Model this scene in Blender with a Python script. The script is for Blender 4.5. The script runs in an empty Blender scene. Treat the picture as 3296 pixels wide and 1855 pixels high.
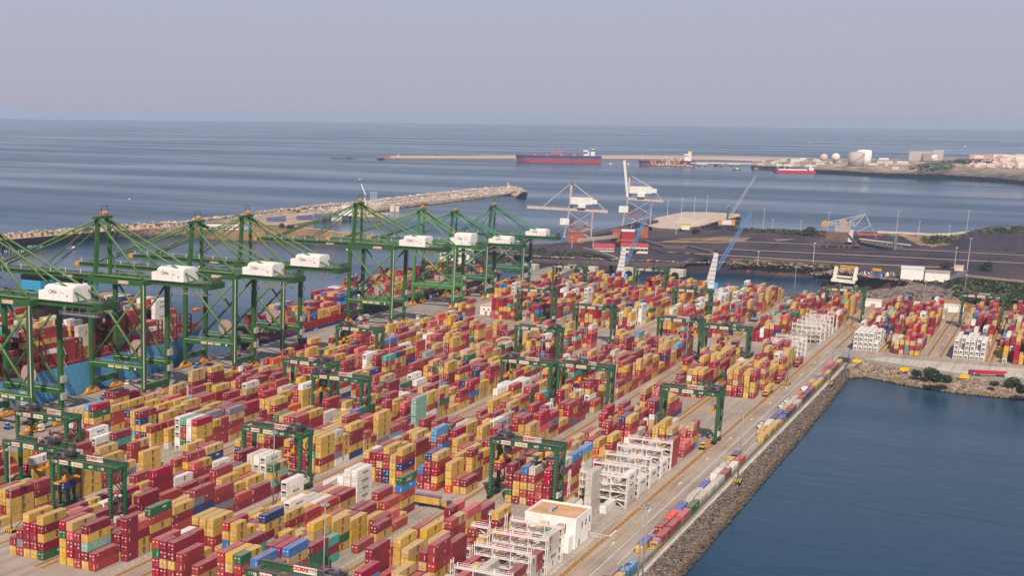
import bpy, math, random, numpy as np
from mathutils import Vector, Matrix
from mathutils.bvhtree import BVHTree
R = math.radians
random.seed(7)
scene = bpy.context.scene
# ------------------------------------------------------------------ camera
FOC, PITCH, ROLL, YAW, CAMZ = 4432.927, R(13.209798), R(0.591595), R(30.574452), 140.4183
PPX, PPY = 791.4104, 1401.2720            # principal point of the lens on the 3296 x 1855 frame
_fw = np.array([math.cos(YAW)*math.cos(PITCH), math.sin(YAW)*math.cos(PITCH), -math.sin(PITCH)])
_rt = np.array([math.sin(YAW), -math.cos(YAW), 0.0]); _up = np.cross(_rt, _fw)
_r2 = _rt*math.cos(ROLL)+_up*math.sin(ROLL); _u2 = -_rt*math.sin(ROLL)+_up*math.cos(ROLL)
cam = bpy.data.cameras.new('camera'); camo = bpy.data.objects.new('camera', cam); scene.collection.objects.link(camo)
camo.matrix_world = Matrix(((_r2[0], _u2[0], -_fw[0], 0), (_r2[1], _u2[1], -_fw[1], 0), (_r2[2], _u2[2], -_fw[2], CAMZ), (0, 0, 0, 1)))
cam.sensor_width = 36; cam.lens = FOC/3296*36
cam.shift_x = (1648-PPX)/3296; cam.shift_y = (PPY-927.5)/3296
cam.clip_start = 5; cam.clip_end = 60000
scene.camera = camo
# ------------------------------------------------------------------ sky, sun, exposure
SUN_EL, SUN_AZ = R(47), R(25)             # light travels towards +X turned 25 deg to +Y
world = bpy.data.worlds.new('World'); scene.world = world; world.use_nodes = True
wn = world.node_tree.nodes; wl = world.node_tree.links; wn.clear()
sky = wn.new('ShaderNodeTexSky'); sky.sky_type = 'NISHITA'; sky.sun_disc = False
sky.sun_elevation = SUN_EL
sun_dir = Vector((-math.cos(SUN_EL)*math.cos(SUN_AZ), -math.cos(SUN_EL)*math.sin(SUN_AZ), math.sin(SUN_EL)))
sky.sun_rotation = math.atan2(sun_dir.x, sun_dir.y)
sky.altitude = 100; sky.air_density = 1.0; sky.dust_density = 3.5; sky.ozone_density = 1.5
mx = wn.new('ShaderNodeMix'); mx.data_type = 'RGBA'; mx.inputs['Factor'].default_value = 0.82
tc = wn.new('ShaderNodeTexCoord'); sx_ = wn.new('ShaderNodeSeparateXYZ'); rp_ = wn.new('ShaderNodeValToRGB')   # thick summer haze, brightest low down
wl.new(tc.outputs['Generated'], sx_.inputs[0]); wl.new(sx_.outputs['Z'], rp_.inputs[0]); e_ = rp_.color_ramp.elements
e_[0].position = 0.0; e_[0].color = (0.46, 0.46, 0.570, 1); e_[1].position = 1.0; e_[1].color = (0.17, 0.21, 0.33, 1)
for p_, c_ in ((0.10, (0.445, 0.453, 0.60, 1)), (0.40, (0.27, 0.31, 0.44, 1))): q_ = e_.new(p_); q_.color = c_
sc_ = wn.new('ShaderNodeVectorMath'); sc_.operation = 'SCALE'; sc_.inputs['Scale'].default_value = 10.3; wl.new(rp_.outputs[0], sc_.inputs[0]); wl.new(sc_.outputs[0], mx.inputs[7])
bg = wn.new('ShaderNodeBackground'); bg.inputs['Strength'].default_value = 0.105
wo = wn.new('ShaderNodeOutputWorld')
wl.new(sky.outputs['Color'], mx.inputs[6]); wl.new(mx.outputs[2], bg.inputs['Color']); wl.new(bg.outputs[0], wo.inputs['Surface'])
sun = bpy.data.lights.new('sun', 'SUN'); suno = bpy.data.objects.new('sun', sun); scene.collection.objects.link(suno)
sun.energy = 4.7; sun.angle = R(0.6); sun.color = (1.0, 0.90, 0.78)
suno.rotation_euler = sun_dir.to_track_quat('Z', 'Y').to_euler()
scene.view_settings.view_transform = 'Standard'; scene.view_settings.look = 'None'
scene.view_settings.exposure = 0.0; scene.view_settings.gamma = 1.0; scene.view_settings.use_curve_mapping = False
scene.cycles.max_bounces = 5; scene.cycles.diffuse_bounces = 2; scene.cycles.glossy_bounces = 2; scene.cycles.transmission_bounces = 2
scene.cycles.volume_bounces = 0; scene.cycles.sample_clamp_indirect = 4; scene.cycles.use_denoising = True
# ------------------------------------------------------------------ helpers
def _ray(px, py): return _fw + _r2*(px-PPX)/FOC - _u2*(py-PPY)/FOC
def at(px, py, z=0.0):
    """ground point seen at photo position px, py when it lies at height z"""
    d = _ray(px, py); t = (z-CAMZ)/d[2]; return (float(t*d[0]), float(t*d[1]), z)
def atX(px, py, X):
    d = _ray(px, py); t = X/d[0]; return (X, float(t*d[1]), float(t*d[2]+CAMZ))
def atY(px, py, Y):
    d = _ray(px, py); t = Y/d[1]; return (float(t*d[0]), Y, float(t*d[2]+CAMZ))
def proj(p):
    d = np.array(p)-np.array([0, 0, CAMZ]); z = d@_fw
    return PPX+FOC*(d@_r2)/z, PPY-FOC*(d@_u2)/z
COL = scene.collection
def rgb(r, g, b):      # sRGB 0-255 to linear
    f = lambda c: (c/255/12.92) if c <= 10 else ((c/255+0.055)/1.055)**2.4
    return (f(r), f(g), f(b))
class MB:
    def __init__(s): s.v = []; s.f = []; s.c = []; s.sm = []
    def quad(s, p, col, smooth=False):
        n = len(s.v); s.v += [tuple(q) for q in p]; s.f.append(tuple(range(n, n+len(p)))); s.c.append(col); s.sm.append(smooth)
    def hexa(s, P, col, top=None):           # P: 4 bottom (ccw), 4 top
        n = len(s.v); s.v += [tuple(q) for q in P]
        for k, q in enumerate(((3, 2, 1, 0), (4, 5, 6, 7), (0, 1, 5, 4), (1, 2, 6, 5), (2, 3, 7, 6), (3, 0, 4, 7))):
            s.f.append(tuple(n+i for i in q)); s.c.append(top if (k == 1 and top) else col); s.sm.append(False)
    def box(s, x0, x1, y0, y1, z0, z1, col, top=None):
        s.hexa([(x0, y0, z0), (x1, y0, z0), (x1, y1, z0), (x0, y1, z0), (x0, y0, z1), (x1, y0, z1), (x1, y1, z1), (x0, y1, z1)], col, top)
    def beam(s, a, b, w, h, col, w2=None, h2=None):
        a = Vector(a); b = Vector(b); d = (b-a).normalized()
        side = d.cross(Vector((0, 0, 1)))
        side = Vector((1, 0, 0)) if side.length < 1e-3 else side.normalized()
        up = side.cross(d).normalized(); w2 = w2 or w; h2 = h2 or h
        P = []
        for c, ww, hh in ((a, w, h), (b, w2, h2)):
            P += [c-side*ww/2-up*hh/2, c+side*ww/2-up*hh/2, c+side*ww/2+up*hh/2, c-side*ww/2+up*hh/2]
        n = len(s.v); s.v += [tuple(q) for q in P]
        for q in ((0, 1, 2, 3), (7, 6, 5, 4), (0, 4, 5, 1), (1, 5, 6, 2), (2, 6, 7, 3), (3, 7, 4, 0)):
            s.f.append(tuple(n+i for i in q)); s.c.append(col); s.sm.append(False)
    def tube(s, a, b, r, col, n=8, r2=None, caps=True):
        a = Vector(a); b = Vector(b); d = (b-a).normalized()
        side = d.cross(Vector((0, 0, 1))); side = Vector((1, 0, 0)) if side.length < 1e-3 else side.normalized()
        up = side.cross(d); r2 = r if r2 is None else r2; m = len(s.v)
        for c, rr in ((a, r), (b, r2)):
            for i in range(n):
                t = 2*math.pi*i/n; s.v.append(tuple(c+side*math.cos(t)*rr+up*math.sin(t)*rr))
        for i in range(n):
            j = (i+1) % n; s.f.append((m+i, m+j, m+n+j, m+n+i)); s.c.append(col); s.sm.append(n > 6)
        if caps:
            s.f.append(tuple(m+i for i in range(n))[::-1]); s.c.append(col); s.sm.append(False)
            s.f.append(tuple(m+n+i for i in range(n))); s.c.append(col); s.sm.append(False)
    def prism(s, poly, z0, z1, col, top=None):
        n = len(s.v); k = len(poly)
        s.v += [(x, y, z0) for x, y in poly]+[(x, y, z1) for x, y in poly]
        for i in range(k):
            j = (i+1) % k; s.f.append((n+i, n+j, n+k+j, n+k+i)); s.c.append(col); s.sm.append(False)
        s.f.append(tuple(n+k+i for i in range(k))); s.c.append(top or col); s.sm.append(False)
        s.f.append(tuple(n+i for i in range(k))[::-1]); s.c.append(col); s.sm.append(False)
    def loft(s, rings, col, close=True, smooth=False, cols=None):
        n = len(s.v); k = len(rings[0])
        for r_ in rings: s.v += [tuple(p) for p in r_]
        for a in range(len(rings)-1):
            for i in range(k if close else k-1):
                j = (i+1) % k
                s.f.append((n+a*k+i, n+a*k+j, n+(a+1)*k+j, n+(a+1)*k+i)); s.c.append(cols[a] if cols else col); s.sm.append(smooth)
    def sphere(s, c, r, col, nu=12, nv=7, z0=-1.0, sz=1.0):
        rings = []
        for i in range(nv+1):
            t = math.asin(z0)+(math.pi/2-math.asin(z0))*i/nv
            rr = max(r*math.cos(t), r*0.002)
            rings.append([(c[0]+rr*math.cos(2*math.pi*j/nu), c[1]+rr*math.sin(2*math.pi*j/nu), c[2]+r*sz*math.sin(t)) for j in range(nu)])
        s.loft(rings, col, smooth=True)
    def ball(s, c, r, col, seed=0, rough=.35):      # irregular rock
        rn = random.Random(seed); n = len(s.v)
        for q in ((1, 0, 0), (-1, 0, 0), (0, 1, 0), (0, -1, 0), (0, 0, 1), (0, 0, -1), (.7, .7, .5), (-.7, .7, .5), (-.7, -.7, .5), (.7, -.7, .5)):
            k = 1-rough/2+rn.random()*rough
            s.v.append((c[0]+q[0]*r[0]*k, c[1]+q[1]*r[1]*k, c[2]+q[2]*r[2]*k))
        for t in ((6, 4, 9), (7, 4, 6), (8, 4, 7), (9, 4, 8), (0, 6, 9), (2, 7, 6), (1, 8, 7), (3, 9, 8), (0, 2, 6), (2, 1, 7), (1, 3, 8), (3, 0, 9), (5, 2, 0), (5, 1, 2), (5, 3, 1), (5, 0, 3)):
            s.f.append(tuple(n+i for i in t)); s.c.append(col); s.sm.append(False)
    def merge(s, o, off=(0, 0, 0)):
        n = len(s.v); s.v += [(a+off[0], b+off[1], c+off[2]) for a, b, c in o.v]
        s.f += [tuple(n+i for i in f) for f in o.f]; s.c += o.c; s.sm += o.sm
    def mesh(s, name, mat):
        me = bpy.data.meshes.new(name); me.from_pydata(s.v, [], s.f); me.materials.append(mat)
        att = me.color_attributes.new('Col', 'FLOAT_COLOR', 'CORNER')
        ln = np.array([len(f) for f in s.f]); cc = np.array([tuple(c[:3])+(1.0,) for c in s.c], dtype=np.float32)
        att.data.foreach_set('color', np.repeat(cc, ln, axis=0).ravel())
        me.polygons.foreach_set('use_smooth', np.array(s.sm, dtype=bool)); me.update()
        return me
    def build(s, name, mat, parent=None, loc=None, rz=0):
        o = bpy.data.objects.new(name, s.mesh(name, mat)); COL.objects.link(o)
        if parent is not None: o.parent = parent
        if loc is not None: o.location = loc
        if rz: o.rotation_euler = (0, 0, rz)
        return o
def tag(o, label=None, cat=None, group=None, kind=None):
    if label: o['label'] = label
    if cat: o['category'] = cat
    if group: o['group'] = group
    if kind: o['kind'] = kind
    return o
def thing(name, label, cat, loc=(0, 0, 0), rz=0, group=None):
    o = bpy.data.objects.new(name, None); COL.objects.link(o); o.location = loc; o.rotation_euler = (0, 0, rz)
    o.empty_display_size = 2
    return tag(o, label, cat, group)
def dup(root, loc, rz=0, label=None, group=None):
    r = root.copy(); COL.objects.link(r); r.location = loc; r.rotation_euler = (0, 0, rz)
    if label: r['label'] = label
    if group: r['group'] = group
    for ch in list(root.children):
        c = ch.copy(); COL.objects.link(c); c.parent = r
        for g in ch.children:
            d = g.copy(); COL.objects.link(d); d.parent = c
    return r
def newmat(name): 
    m = bpy.data.materials.new(name); m.use_nodes = True; nt = m.node_tree
    return m, nt.nodes, nt.links, nt.nodes['Principled BSDF']
def ramp(nodes, p):
    r = nodes.new('ShaderNodeValToRGB'); e = r.color_ramp.elements
    e[0].position, e[0].color = p[0][0], tuple(p[0][1])+(1,)
    e[1].position, e[1].color = p[-1][0], tuple(p[-1][1])+(1,)
    for pos, c in p[1:-1]:
        q = e.new(pos); q.color = tuple(c)+(1,)
    return r
def paint(name, rough=0.55, dirt=0.25, dust=0.0, scale=0.6, corr=0.0, spec=0.3, vary=0.0, dustcol=(0.42, 0.34, 0.27), rust=0.0, streak=1.0):
    """painted or bare material whose own colour is the face colour, broken up with dirt, dust on flat tops and rust"""
    m, N, L, b = newmat(name)
    a = N.new('ShaderNodeAttribute'); a.attribute_name = 'Col'
    g = N.new('ShaderNodeNewGeometry')
    mp = N.new('ShaderNodeMapping'); mp.inputs['Scale'].default_value = (1, 1, 0.35*streak)
    L.new(g.outputs['Position'], mp.inputs['Vector'])
    n1 = N.new('ShaderNodeTexNoise'); n1.inputs['Scale'].default_value = scale; n1.inputs['Detail'].default_value = 5; n1.inputs['Roughness'].default_value = .65
    L.new(mp.outputs[0], n1.inputs['Vector'])
    r1 = ramp(N, [(0.3, (1-dirt,)*3), (0.62, (1.08,)*3)]); L.new(n1.outputs['Fac'], r1.inputs[0])
    m1 = N.new('ShaderNodeMix'); m1.data_type = 'RGBA'; m1.blend_type = 'MULTIPLY'; m1.inputs['Factor'].default_value = 1
    L.new(a.outputs['Color'], m1.inputs[6]); L.new(r1.outputs[0], m1.inputs[7]); out = m1.outputs[2]
    if rust:
        n3 = N.new('ShaderNodeTexNoise'); n3.inputs['Scale'].default_value = scale*1.7; n3.inputs['Detail'].default_value = 7; L.new(mp.outputs[0], n3.inputs['Vector'])
        r3 = ramp(N, [(0.60, (0, 0, 0)), (0.72, (rust,)*3)]); L.new(n3.outputs['Fac'], r3.inputs[0])
        m3 = N.new('ShaderNodeMix'); m3.data_type = 'RGBA'; L.new(r3.outputs[0], m3.inputs['Factor']); L.new(out, m3.inputs[6]); m3.inputs[7].default_value = (0.16, 0.07, 0.035, 1); out = m3.outputs[2]
    if dust:
        sp = N.new('ShaderNodeSeparateXYZ'); L.new(g.outputs['Normal'], sp.inputs[0])
        n2 = N.new('ShaderNodeTexNoise'); n2.inputs['Scale'].default_value = 0.35; n2.inputs['Detail'].default_value = 4; L.new(g.outputs['Position'], n2.inputs['Vector'])
        mu = N.new('ShaderNodeMath'); mu.operation = 'MULTIPLY'; mu.use_clamp = True; L.new(sp.outputs['Z'], mu.inputs[0]); L.new(n2.outputs['Fac'], mu.inputs[1])
        mu2 = N.new('ShaderNodeMath'); mu2.operation = 'MULTIPLY'; mu2.use_clamp = True; L.new(mu.outputs[0], mu2.inputs[0]); mu2.inputs[1].default_value = dust*2
        m4 = N.new('ShaderNodeMix'); m4.data_type = 'RGBA'; L.new(mu2.outputs[0], m4.inputs['Factor']); L.new(out, m4.inputs[6]); m4.inputs[7].default_value = tuple(dustcol)+(1,); out = m4.outputs[2]
    L.new(out, b.inputs['Base Color']); b.inputs['Roughness'].default_value = rough
    b.inputs['Specular IOR Level'].default_value = spec
    if corr:
        sx = N.new('ShaderNodeSeparateXYZ'); L.new(g.outputs['Position'], sx.inputs[0])
        w = N.new('ShaderNodeMath'); w.operation = 'MULTIPLY'; w.inputs[1].default_value = 2*math.pi/0.28; L.new(sx.outputs['X'], w.inputs[0])
        w2 = N.new('ShaderNodeMath'); w2.operation = 'SINE'; L.new(w.outputs[0], w2.inputs[0])
        bp = N.new('ShaderNodeBump'); bp.inputs['Strength'].default_value = corr; bp.inputs['Distance'].default_value = 0.03
        L.new(w2.outputs[0], bp.inputs['Height']); L.new(bp.outputs[0], b.inputs['Normal'])
    return m
M_CONT = paint('container_paint', 0.5, 0.24, 0.30, 0.8, corr=0.6, rust=0.3, dustcol=(0.50, 0.36, 0.31))
M_CRANE = paint('crane_paint', 0.5, 0.18, 0.12, 0.5, rust=0.25)
M_STEEL = paint('painted_steel', 0.5, 0.2, 0.1, 1.2)
M_SHIP = paint('ship_paint', 0.45, 0.2, 0.1, 0.15, rust=0.25)
M_WHITE = paint('white_render', 0.75, 0.14, 0.15, 0.5)
M_MACH = paint('machinery_paint', 0.45, 0.3, 0.1, 1.5)
M_CONC = paint('concrete', 0.85, 0.3, 0.0, 0.12)
M_ROCK = paint('rock', 0.95, 0.45, 0.1, 0.6)
M_LEAF = paint('leaf', 0.7, 0.4, 0.0, 0.8)
M_GLASS, _n, _l, _b = newmat('dark_glass'); _b.inputs['Base Color'].default_value = (0.03, 0.04, 0.05, 1); _b.inputs['Roughness'].default_value = 0.12
_tc = {}
def text_mb(txt, size, col, bold=0.0):
    """flat lettering in the XY plane, origin bottom left; returns MB and width"""
    key = (txt, bold)
    if key not in _tc:
        cu = bpy.data.curves.new('lettering', 'FONT'); cu.body = txt; cu.size = 1; cu.offset = bold; cu.resolution_u = 2
        ob = bpy.data.objects.new('lettering', cu); COL.objects.link(ob)
        dg = bpy.context.evaluated_depsgraph_get(); dg.update()
        me = ob.evaluated_get(dg).to_mesh()
        v = [tuple(q.co) for q in me.vertices]; f = [tuple(p.vertices) for p in me.polygons]
        ob.evaluated_get(dg).to_mesh_clear(); bpy.data.objects.remove(ob); bpy.data.curves.remove(cu)
        _tc[key] = (v, f)
    v, f = _tc[key]; mb = MB()
    w = max(q[0] for q in v)*size if v else 0
    mb.v = [(q[0]*size, q[1]*size, 0) for q in v]; mb.f = list(f); mb.c = [col]*len(f); mb.sm = [False]*len(f)
    return mb, w
def letter(dst, txt, size, origin, u, w, col, bold=0.02, center=True):
    """add lettering to MB dst: baseline start origin, direction u (reading), w (up)"""
    mb, wd = text_mb(txt, size, col, bold); o = Vector(origin); u = Vector(u); w = Vector(w)
    if center: o = o-u*wd/2
    n = len(dst.v); dst.v += [tuple(o+u*a+w*b_) for a, b_, _ in mb.v]
    dst.f += [tuple(n+i for i in f) for f in mb.f]; dst.c += mb.c; dst.sm += mb.sm
def fine(mb_pts_a, mb_pts_b, n): return [tuple(Vector(mb_pts_a).lerp(Vector(mb_pts_b), i/n)) for i in range(n+1)]
# ================================================================== THE SETTING
SEA = -5.5
def water_mat():
    m, N, L, b = newmat('sea_water')
    g = N.new('ShaderNodeNewGeometry')
    mp = N.new('ShaderNodeMapping'); mp.inputs['Rotation'].default_value = (0, 0, R(-20)); mp.inputs['Scale'].default_value = (1.0, 0.28, 1)
    L.new(g.outputs['Position'], mp.inputs['Vector'])
    n1 = N.new('ShaderNodeTexNoise'); n1.inputs['Scale'].default_value = 0.13; n1.inputs['Detail'].default_value = 6; n1.inputs['Roughness'].default_value = .6; L.new(mp.outputs[0], n1.inputs['Vector'])
    n2 = N.new('ShaderNodeTexNoise'); n2.inputs['Scale'].default_value = 0.0022; n2.inputs['Detail'].default_value = 5; n2.inputs['Roughness'].default_value = .55
    mp2 = N.new('ShaderNodeMapping'); mp2.inputs['Rotation'].default_value = (0, 0, R(-23)); mp2.inputs['Scale'].default_value = (1.6, 0.30, 1)
    L.new(g.outputs['Position'], mp2.inputs['Vector']); L.new(mp2.outputs[0], n2.inputs['Vector'])
    bp = N.new('ShaderNodeBump'); bp.inputs['Distance'].default_value = 1.0; L.new(n1.outputs['Fac'], bp.inputs['Height'])
    r = N.new('ShaderNodeMapRange'); r.inputs[1].default_value = .40; r.inputs[2].default_value = .60; r.inputs[3].default_value = .14; r.inputs[4].default_value = .42
    L.new(n2.outputs['Fac'], r.inputs[0]); L.new(r.outputs[0], bp.inputs['Strength'])
    r2 = N.new('ShaderNodeMapRange'); r2.inputs[1].default_value = .40; r2.inputs[2].default_value = .60; r2.inputs[3].default_value = .13; r2.inputs[4].default_value = .30
    L.new(n2.outputs['Fac'], r2.inputs[0]); L.new(r2.outputs[0], b.inputs['Roughness'])
    b.inputs['Base Color'].default_value = (0.0, 0.034, 0.070, 1); b.inputs['IOR'].default_value = 1.33; b.inputs['Specular IOR Level'].default_value = 0.33; b.inputs['Specular Tint'].default_value = (0.66, 0.88, 1.0, 1)
    L.new(bp.outputs[0], b.inputs['Normal'])
    return m
rings = []
for rr in (60, 400, 1200, 3000, 7000, 14000, 23300): rings.append([(rr*math.cos(2*math.pi*i/96), rr*math.sin(2*math.pi*i/96), SEA) for i in range(96)])
mb = MB(); mb.loft(rings, (0.02, 0.05, 0.08)); mb.quad(rings[0], (0.02, 0.05, 0.08))
tag(mb.build('sea', water_mat()), kind='structure')
# terminal ground
def ground_mat(name, base, joint=6.0, jcol=0.72, patch=0.22, tint=(0.30, 0.25, 0.21)):
    m, N, L, b = newmat(name)
    g = N.new('ShaderNodeNewGeometry')
    n1 = N.new('ShaderNodeTexNoise'); n1.inputs['Scale'].default_value = 0.035; n1.inputs['Detail'].default_value = 8; n1.inputs['Roughness'].default_value = .68; L.new(g.outputs['Position'], n1.inputs['Vector'])
    r1 = ramp(N, [(0.33, tuple(c*(1-patch) for c in base)), (0.5, base), (0.66, tuple(c*1.14 for c in base))]); L.new(n1.outputs['Fac'], r1.inputs[0])
    mp = N.new('ShaderNodeMapping'); mp.inputs['Scale'].default_value = (0.02, 0.35, 1); L.new(g.outputs['Position'], mp.inputs['Vector'])
    n2 = N.new('ShaderNodeTexNoise'); n2.inputs['Scale'].default_value = 1.0; n2.inputs['Detail'].default_value = 6; L.new(mp.outputs[0], n2.inputs['Vector'])
    r2 = ramp(N, [(0.35, (0.74, 0.72, 0.70)), (0.55, (1.04, 1.04, 1.04))]); L.new(n2.outputs['Fac'], r2.inputs[0])
    m1 = N.new('ShaderNodeMix'); m1.data_type = 'RGBA'; m1.blend_type = 'MULTIPLY'; m1.inputs['Factor'].default_value = .8; L.new(r1.outputs[0], m1.inputs[6]); L.new(r2.outputs[0], m1.inputs[7])
    n3 = N.new('ShaderNodeTexNoise'); n3.inputs['Scale'].default_value = 0.16; n3.inputs['Detail'].default_value = 5; n3.inputs['Roughness'].default_value = .7; L.new(g.outputs['Position'], n3.inputs['Vector'])
    r3 = ramp(N, [(0.62, (0, 0, 0)), (0.74, (.55, .55, .55))]); L.new(n3.outputs['Fac'], r3.inputs[0])
    m2 = N.new('ShaderNodeMix'); m2.data_type = 'RGBA'; L.new(r3.outputs[0], m2.inputs['Factor']); L.new(m1.outputs[2], m2.inputs[6]); m2.inputs[7].default_value = tuple(c*.55 for c in tint)+(1,)
    br = N.new('ShaderNodeTexBrick'); br.offset = 0; br.inputs['Scale'].default_value = 1.0; br.inputs['Brick Width'].default_value = joint; br.inputs['Row Height'].default_value = joint
    br.inputs['Mortar Size'].default_value = 0.05; br.inputs['Mortar Smooth'].default_value = .3
    br.inputs['Color1'].default_value = (1, 1, 1, 1); br.inputs['Color2'].default_value = (.94, .94, .94, 1); br.inputs['Mortar'].default_value = (jcol,)*3+(1,)
    L.new(g.outputs['Position'], br.inputs['Vector'])
    m3 = N.new('ShaderNodeMix'); m3.data_type = 'RGBA'; m3.blend_type = 'MULTIPLY'; m3.inputs['Factor'].default_value = 1; L.new(m2.outputs[2], m3.inputs[6]); L.new(br.outputs['Color'], m3.inputs[7])
    L.new(m3.outputs[2], b.inputs['Base Color']); b.inputs['Roughness'].default_value = .88; b.inputs['Specular IOR Level'].default_value = .2
    return m
G_YARD = ground_mat('yard_concrete', (0.36, 0.29, 0.235))
G_QUAY = ground_mat('quay_concrete', (0.33, 0.275, 0.235), 5.0)
G_ROAD = ground_mat('road_concrete', (0.50, 0.43, 0.36), 8.0, .9, .12)
kc = at(2709, 1174)
fr = [at(2766, 1166), at(3131, 1222), at(3296, 1233), at(3420, 1250)]
yard = [(150, 420.4), (150, 102), (kc[0]-14, 102), (kc[0]+2, 98)]+[(p[0], p[1]) for p in fr]+[(1160, -120), (1156, 40), (1150, 192), (1182, 300), (1190, 388), (1276, 396), (1276, 420.4)]
mb = MB(); mb.prism(yard, -9, 0, (0.3, 0.25, 0.2)); tag(mb.build('ground', G_YARD), kind='structure')
def sheet(name, poly, z, mat, kind='structure', col=(.3, .3, .3)):
    b = MB(); b.quad([(x, y, z) for x, y in poly], col); return tag(b.build(name, mat), kind=kind)
sheet('quay_apron', [(151, 386.8), (1190, 386.8), (1275, 396.5), (1275, 420), (151, 420)], 0.004, G_QUAY)
rp = [at(2766, 1158), at(2850, 1150), at(3010, 1164), at(3296, 1189), at(3420, 1200)]
sheet('pavement', [(p[0], p[1]) for p in rp]+[(p[0], p[1]-0.0) for p in [at(3420, 1249), at(3296, 1231), at(3131, 1220), at(2775, 1166)]], 0.004, G_ROAD)
# painted markings: flat sheets in the yard
M_MARK = paint('road_paint', 0.8, 0.45, 0, 0.8)
YEL = rgb(214, 160, 60); WHT = rgb(232, 222, 208); BRN = rgb(150, 116, 88)
def strip(b, x0, x1, y, w, z, col): b.quad([(x0, y-w/2, z), (x1, y-w/2, z), (x1, y+w/2, z), (x0, y+w/2, z)], col)
tracks = []
for k, (x0, x1) in {0: (330, 1140), 1: (330, 1140), 2: (322, 1165), 3: (322, 1180), -1: (921, 1150), -2: (921, 1150)}.items():
    e = 127.8+58.6*k
    for t in (e-5.0, e+19.4, e+22.1, e+46.8): tracks.append((x0, x1, t))
yb = MB(); bb = MB(); wb = MB()
for x0, x1, t in tracks:
    strip(bb, x0, x1, t, 1.5, 0.004, BRN)
    for s_ in (-1, 1): strip(yb, x0, x1, t+s_*1.15, 0.32, 0.008, YEL)
for x in np.arange(330, 640, 7.5):         # slotted drain grid by the seawall road
    yb.quad([(x, 121.2, .008), (x+.35, 121.2, .008), (x+.35, 124.4, .008), (x, 124.4, .008)], rgb(206, 150, 70))
strip(yb, 330, 900, 118.4, 0.3, .008, YEL)
strip(wb, 330, 900, 115.3, .22, .008, WHT); strip(wb, 330, 900, 111.3, .22, .008, WHT); strip(wb, 500, 900, 107.6, .22, .008, WHT)
for k in range(-2, 4):
    e = 127.8+58.6*k
    for x in np.arange(330 if k >= 0 else 921, 1140, 3.6):
        strip(wb, x, x+1.8, e-1.6, .22, .008, WHT); strip(wb, x, x+1.8, e+42.5, .22, .008, WHT)
    for x in np.arange(350 if k >= 0 else 930, 1130, 46): # lane arrows
        y = e-9.0; wb.quad([(x, y-.18, .008), (x+3.4, y-.18, .008), (x+3.4, y+.18, .008), (x, y+.18, .008)], WHT)
        wb.quad([(x+3.4, y-.75, .008), (x+5.6, y, .008), (x+3.4, y+.75, .008)], WHT)
for x in (452, 466):
    for y in np.arange(128, 350, 2.4): wb.quad([(x, y, .008), (x+.3, y, .008), (x+.3, y+1.3, .008), (x, y+1.3, .008)], WHT)
mt = at(1918, 1731)
letter(wb, 'STOP', 2.6, (mt[0], mt[1], .008), (0, -1, 0), (1, 0, 0), WHT)
wb.quad([(mt[0]+3.4, mt[1]+4, .008), (mt[0]+3.4, mt[1]-4, .008), (mt[0]+4.2, mt[1]-4, .008), (mt[0]+4.2, mt[1]+4, .008)], WHT)
wb.quad([(mt[0]+4.2, mt[1]-4, .008), (mt[0]+4.2, mt[1]-3.3, .008), (mt[0]+12, mt[1]-3.3, .008), (mt[0]+12, mt[1]-4, .008)], WHT)
strip(wb, 300, 1190, 385.5, .35, .012, rgb(110, 95, 85)); strip(wb, 300, 1260, 417.5, .35, .012, rgb(90, 80, 72)); strip(wb, 330, 1180, 366+7.5, .25, .008, rgb(200, 180, 150))
tag(bb.build('runway_strips', M_MARK), kind='structure'); tag(yb.build('yellow_road_markings', M_MARK), kind='structure'); tag(wb.build('white_road_markings', M_MARK), kind='structure')
# kerb along the seawall and the quay edge
mb = MB(); mb.box(150, kc[0]-14, 101.3, 102.0, -0.5, 0.9, rgb(205, 195, 182)); tag(mb.build('seawall_kerb', M_CONC), label='pale concrete kerb wall along the top of the rock revetment', cat='wall', kind='structure')
mb = MB(); mb.box(150, 1276, 420.4, 421.3, -8, 0.25, rgb(120, 110, 100)); tag(mb.build('quay_wall', M_CONC), label='concrete quay wall with coping edge under the ship hulls', cat='wall', kind='structure')
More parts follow.
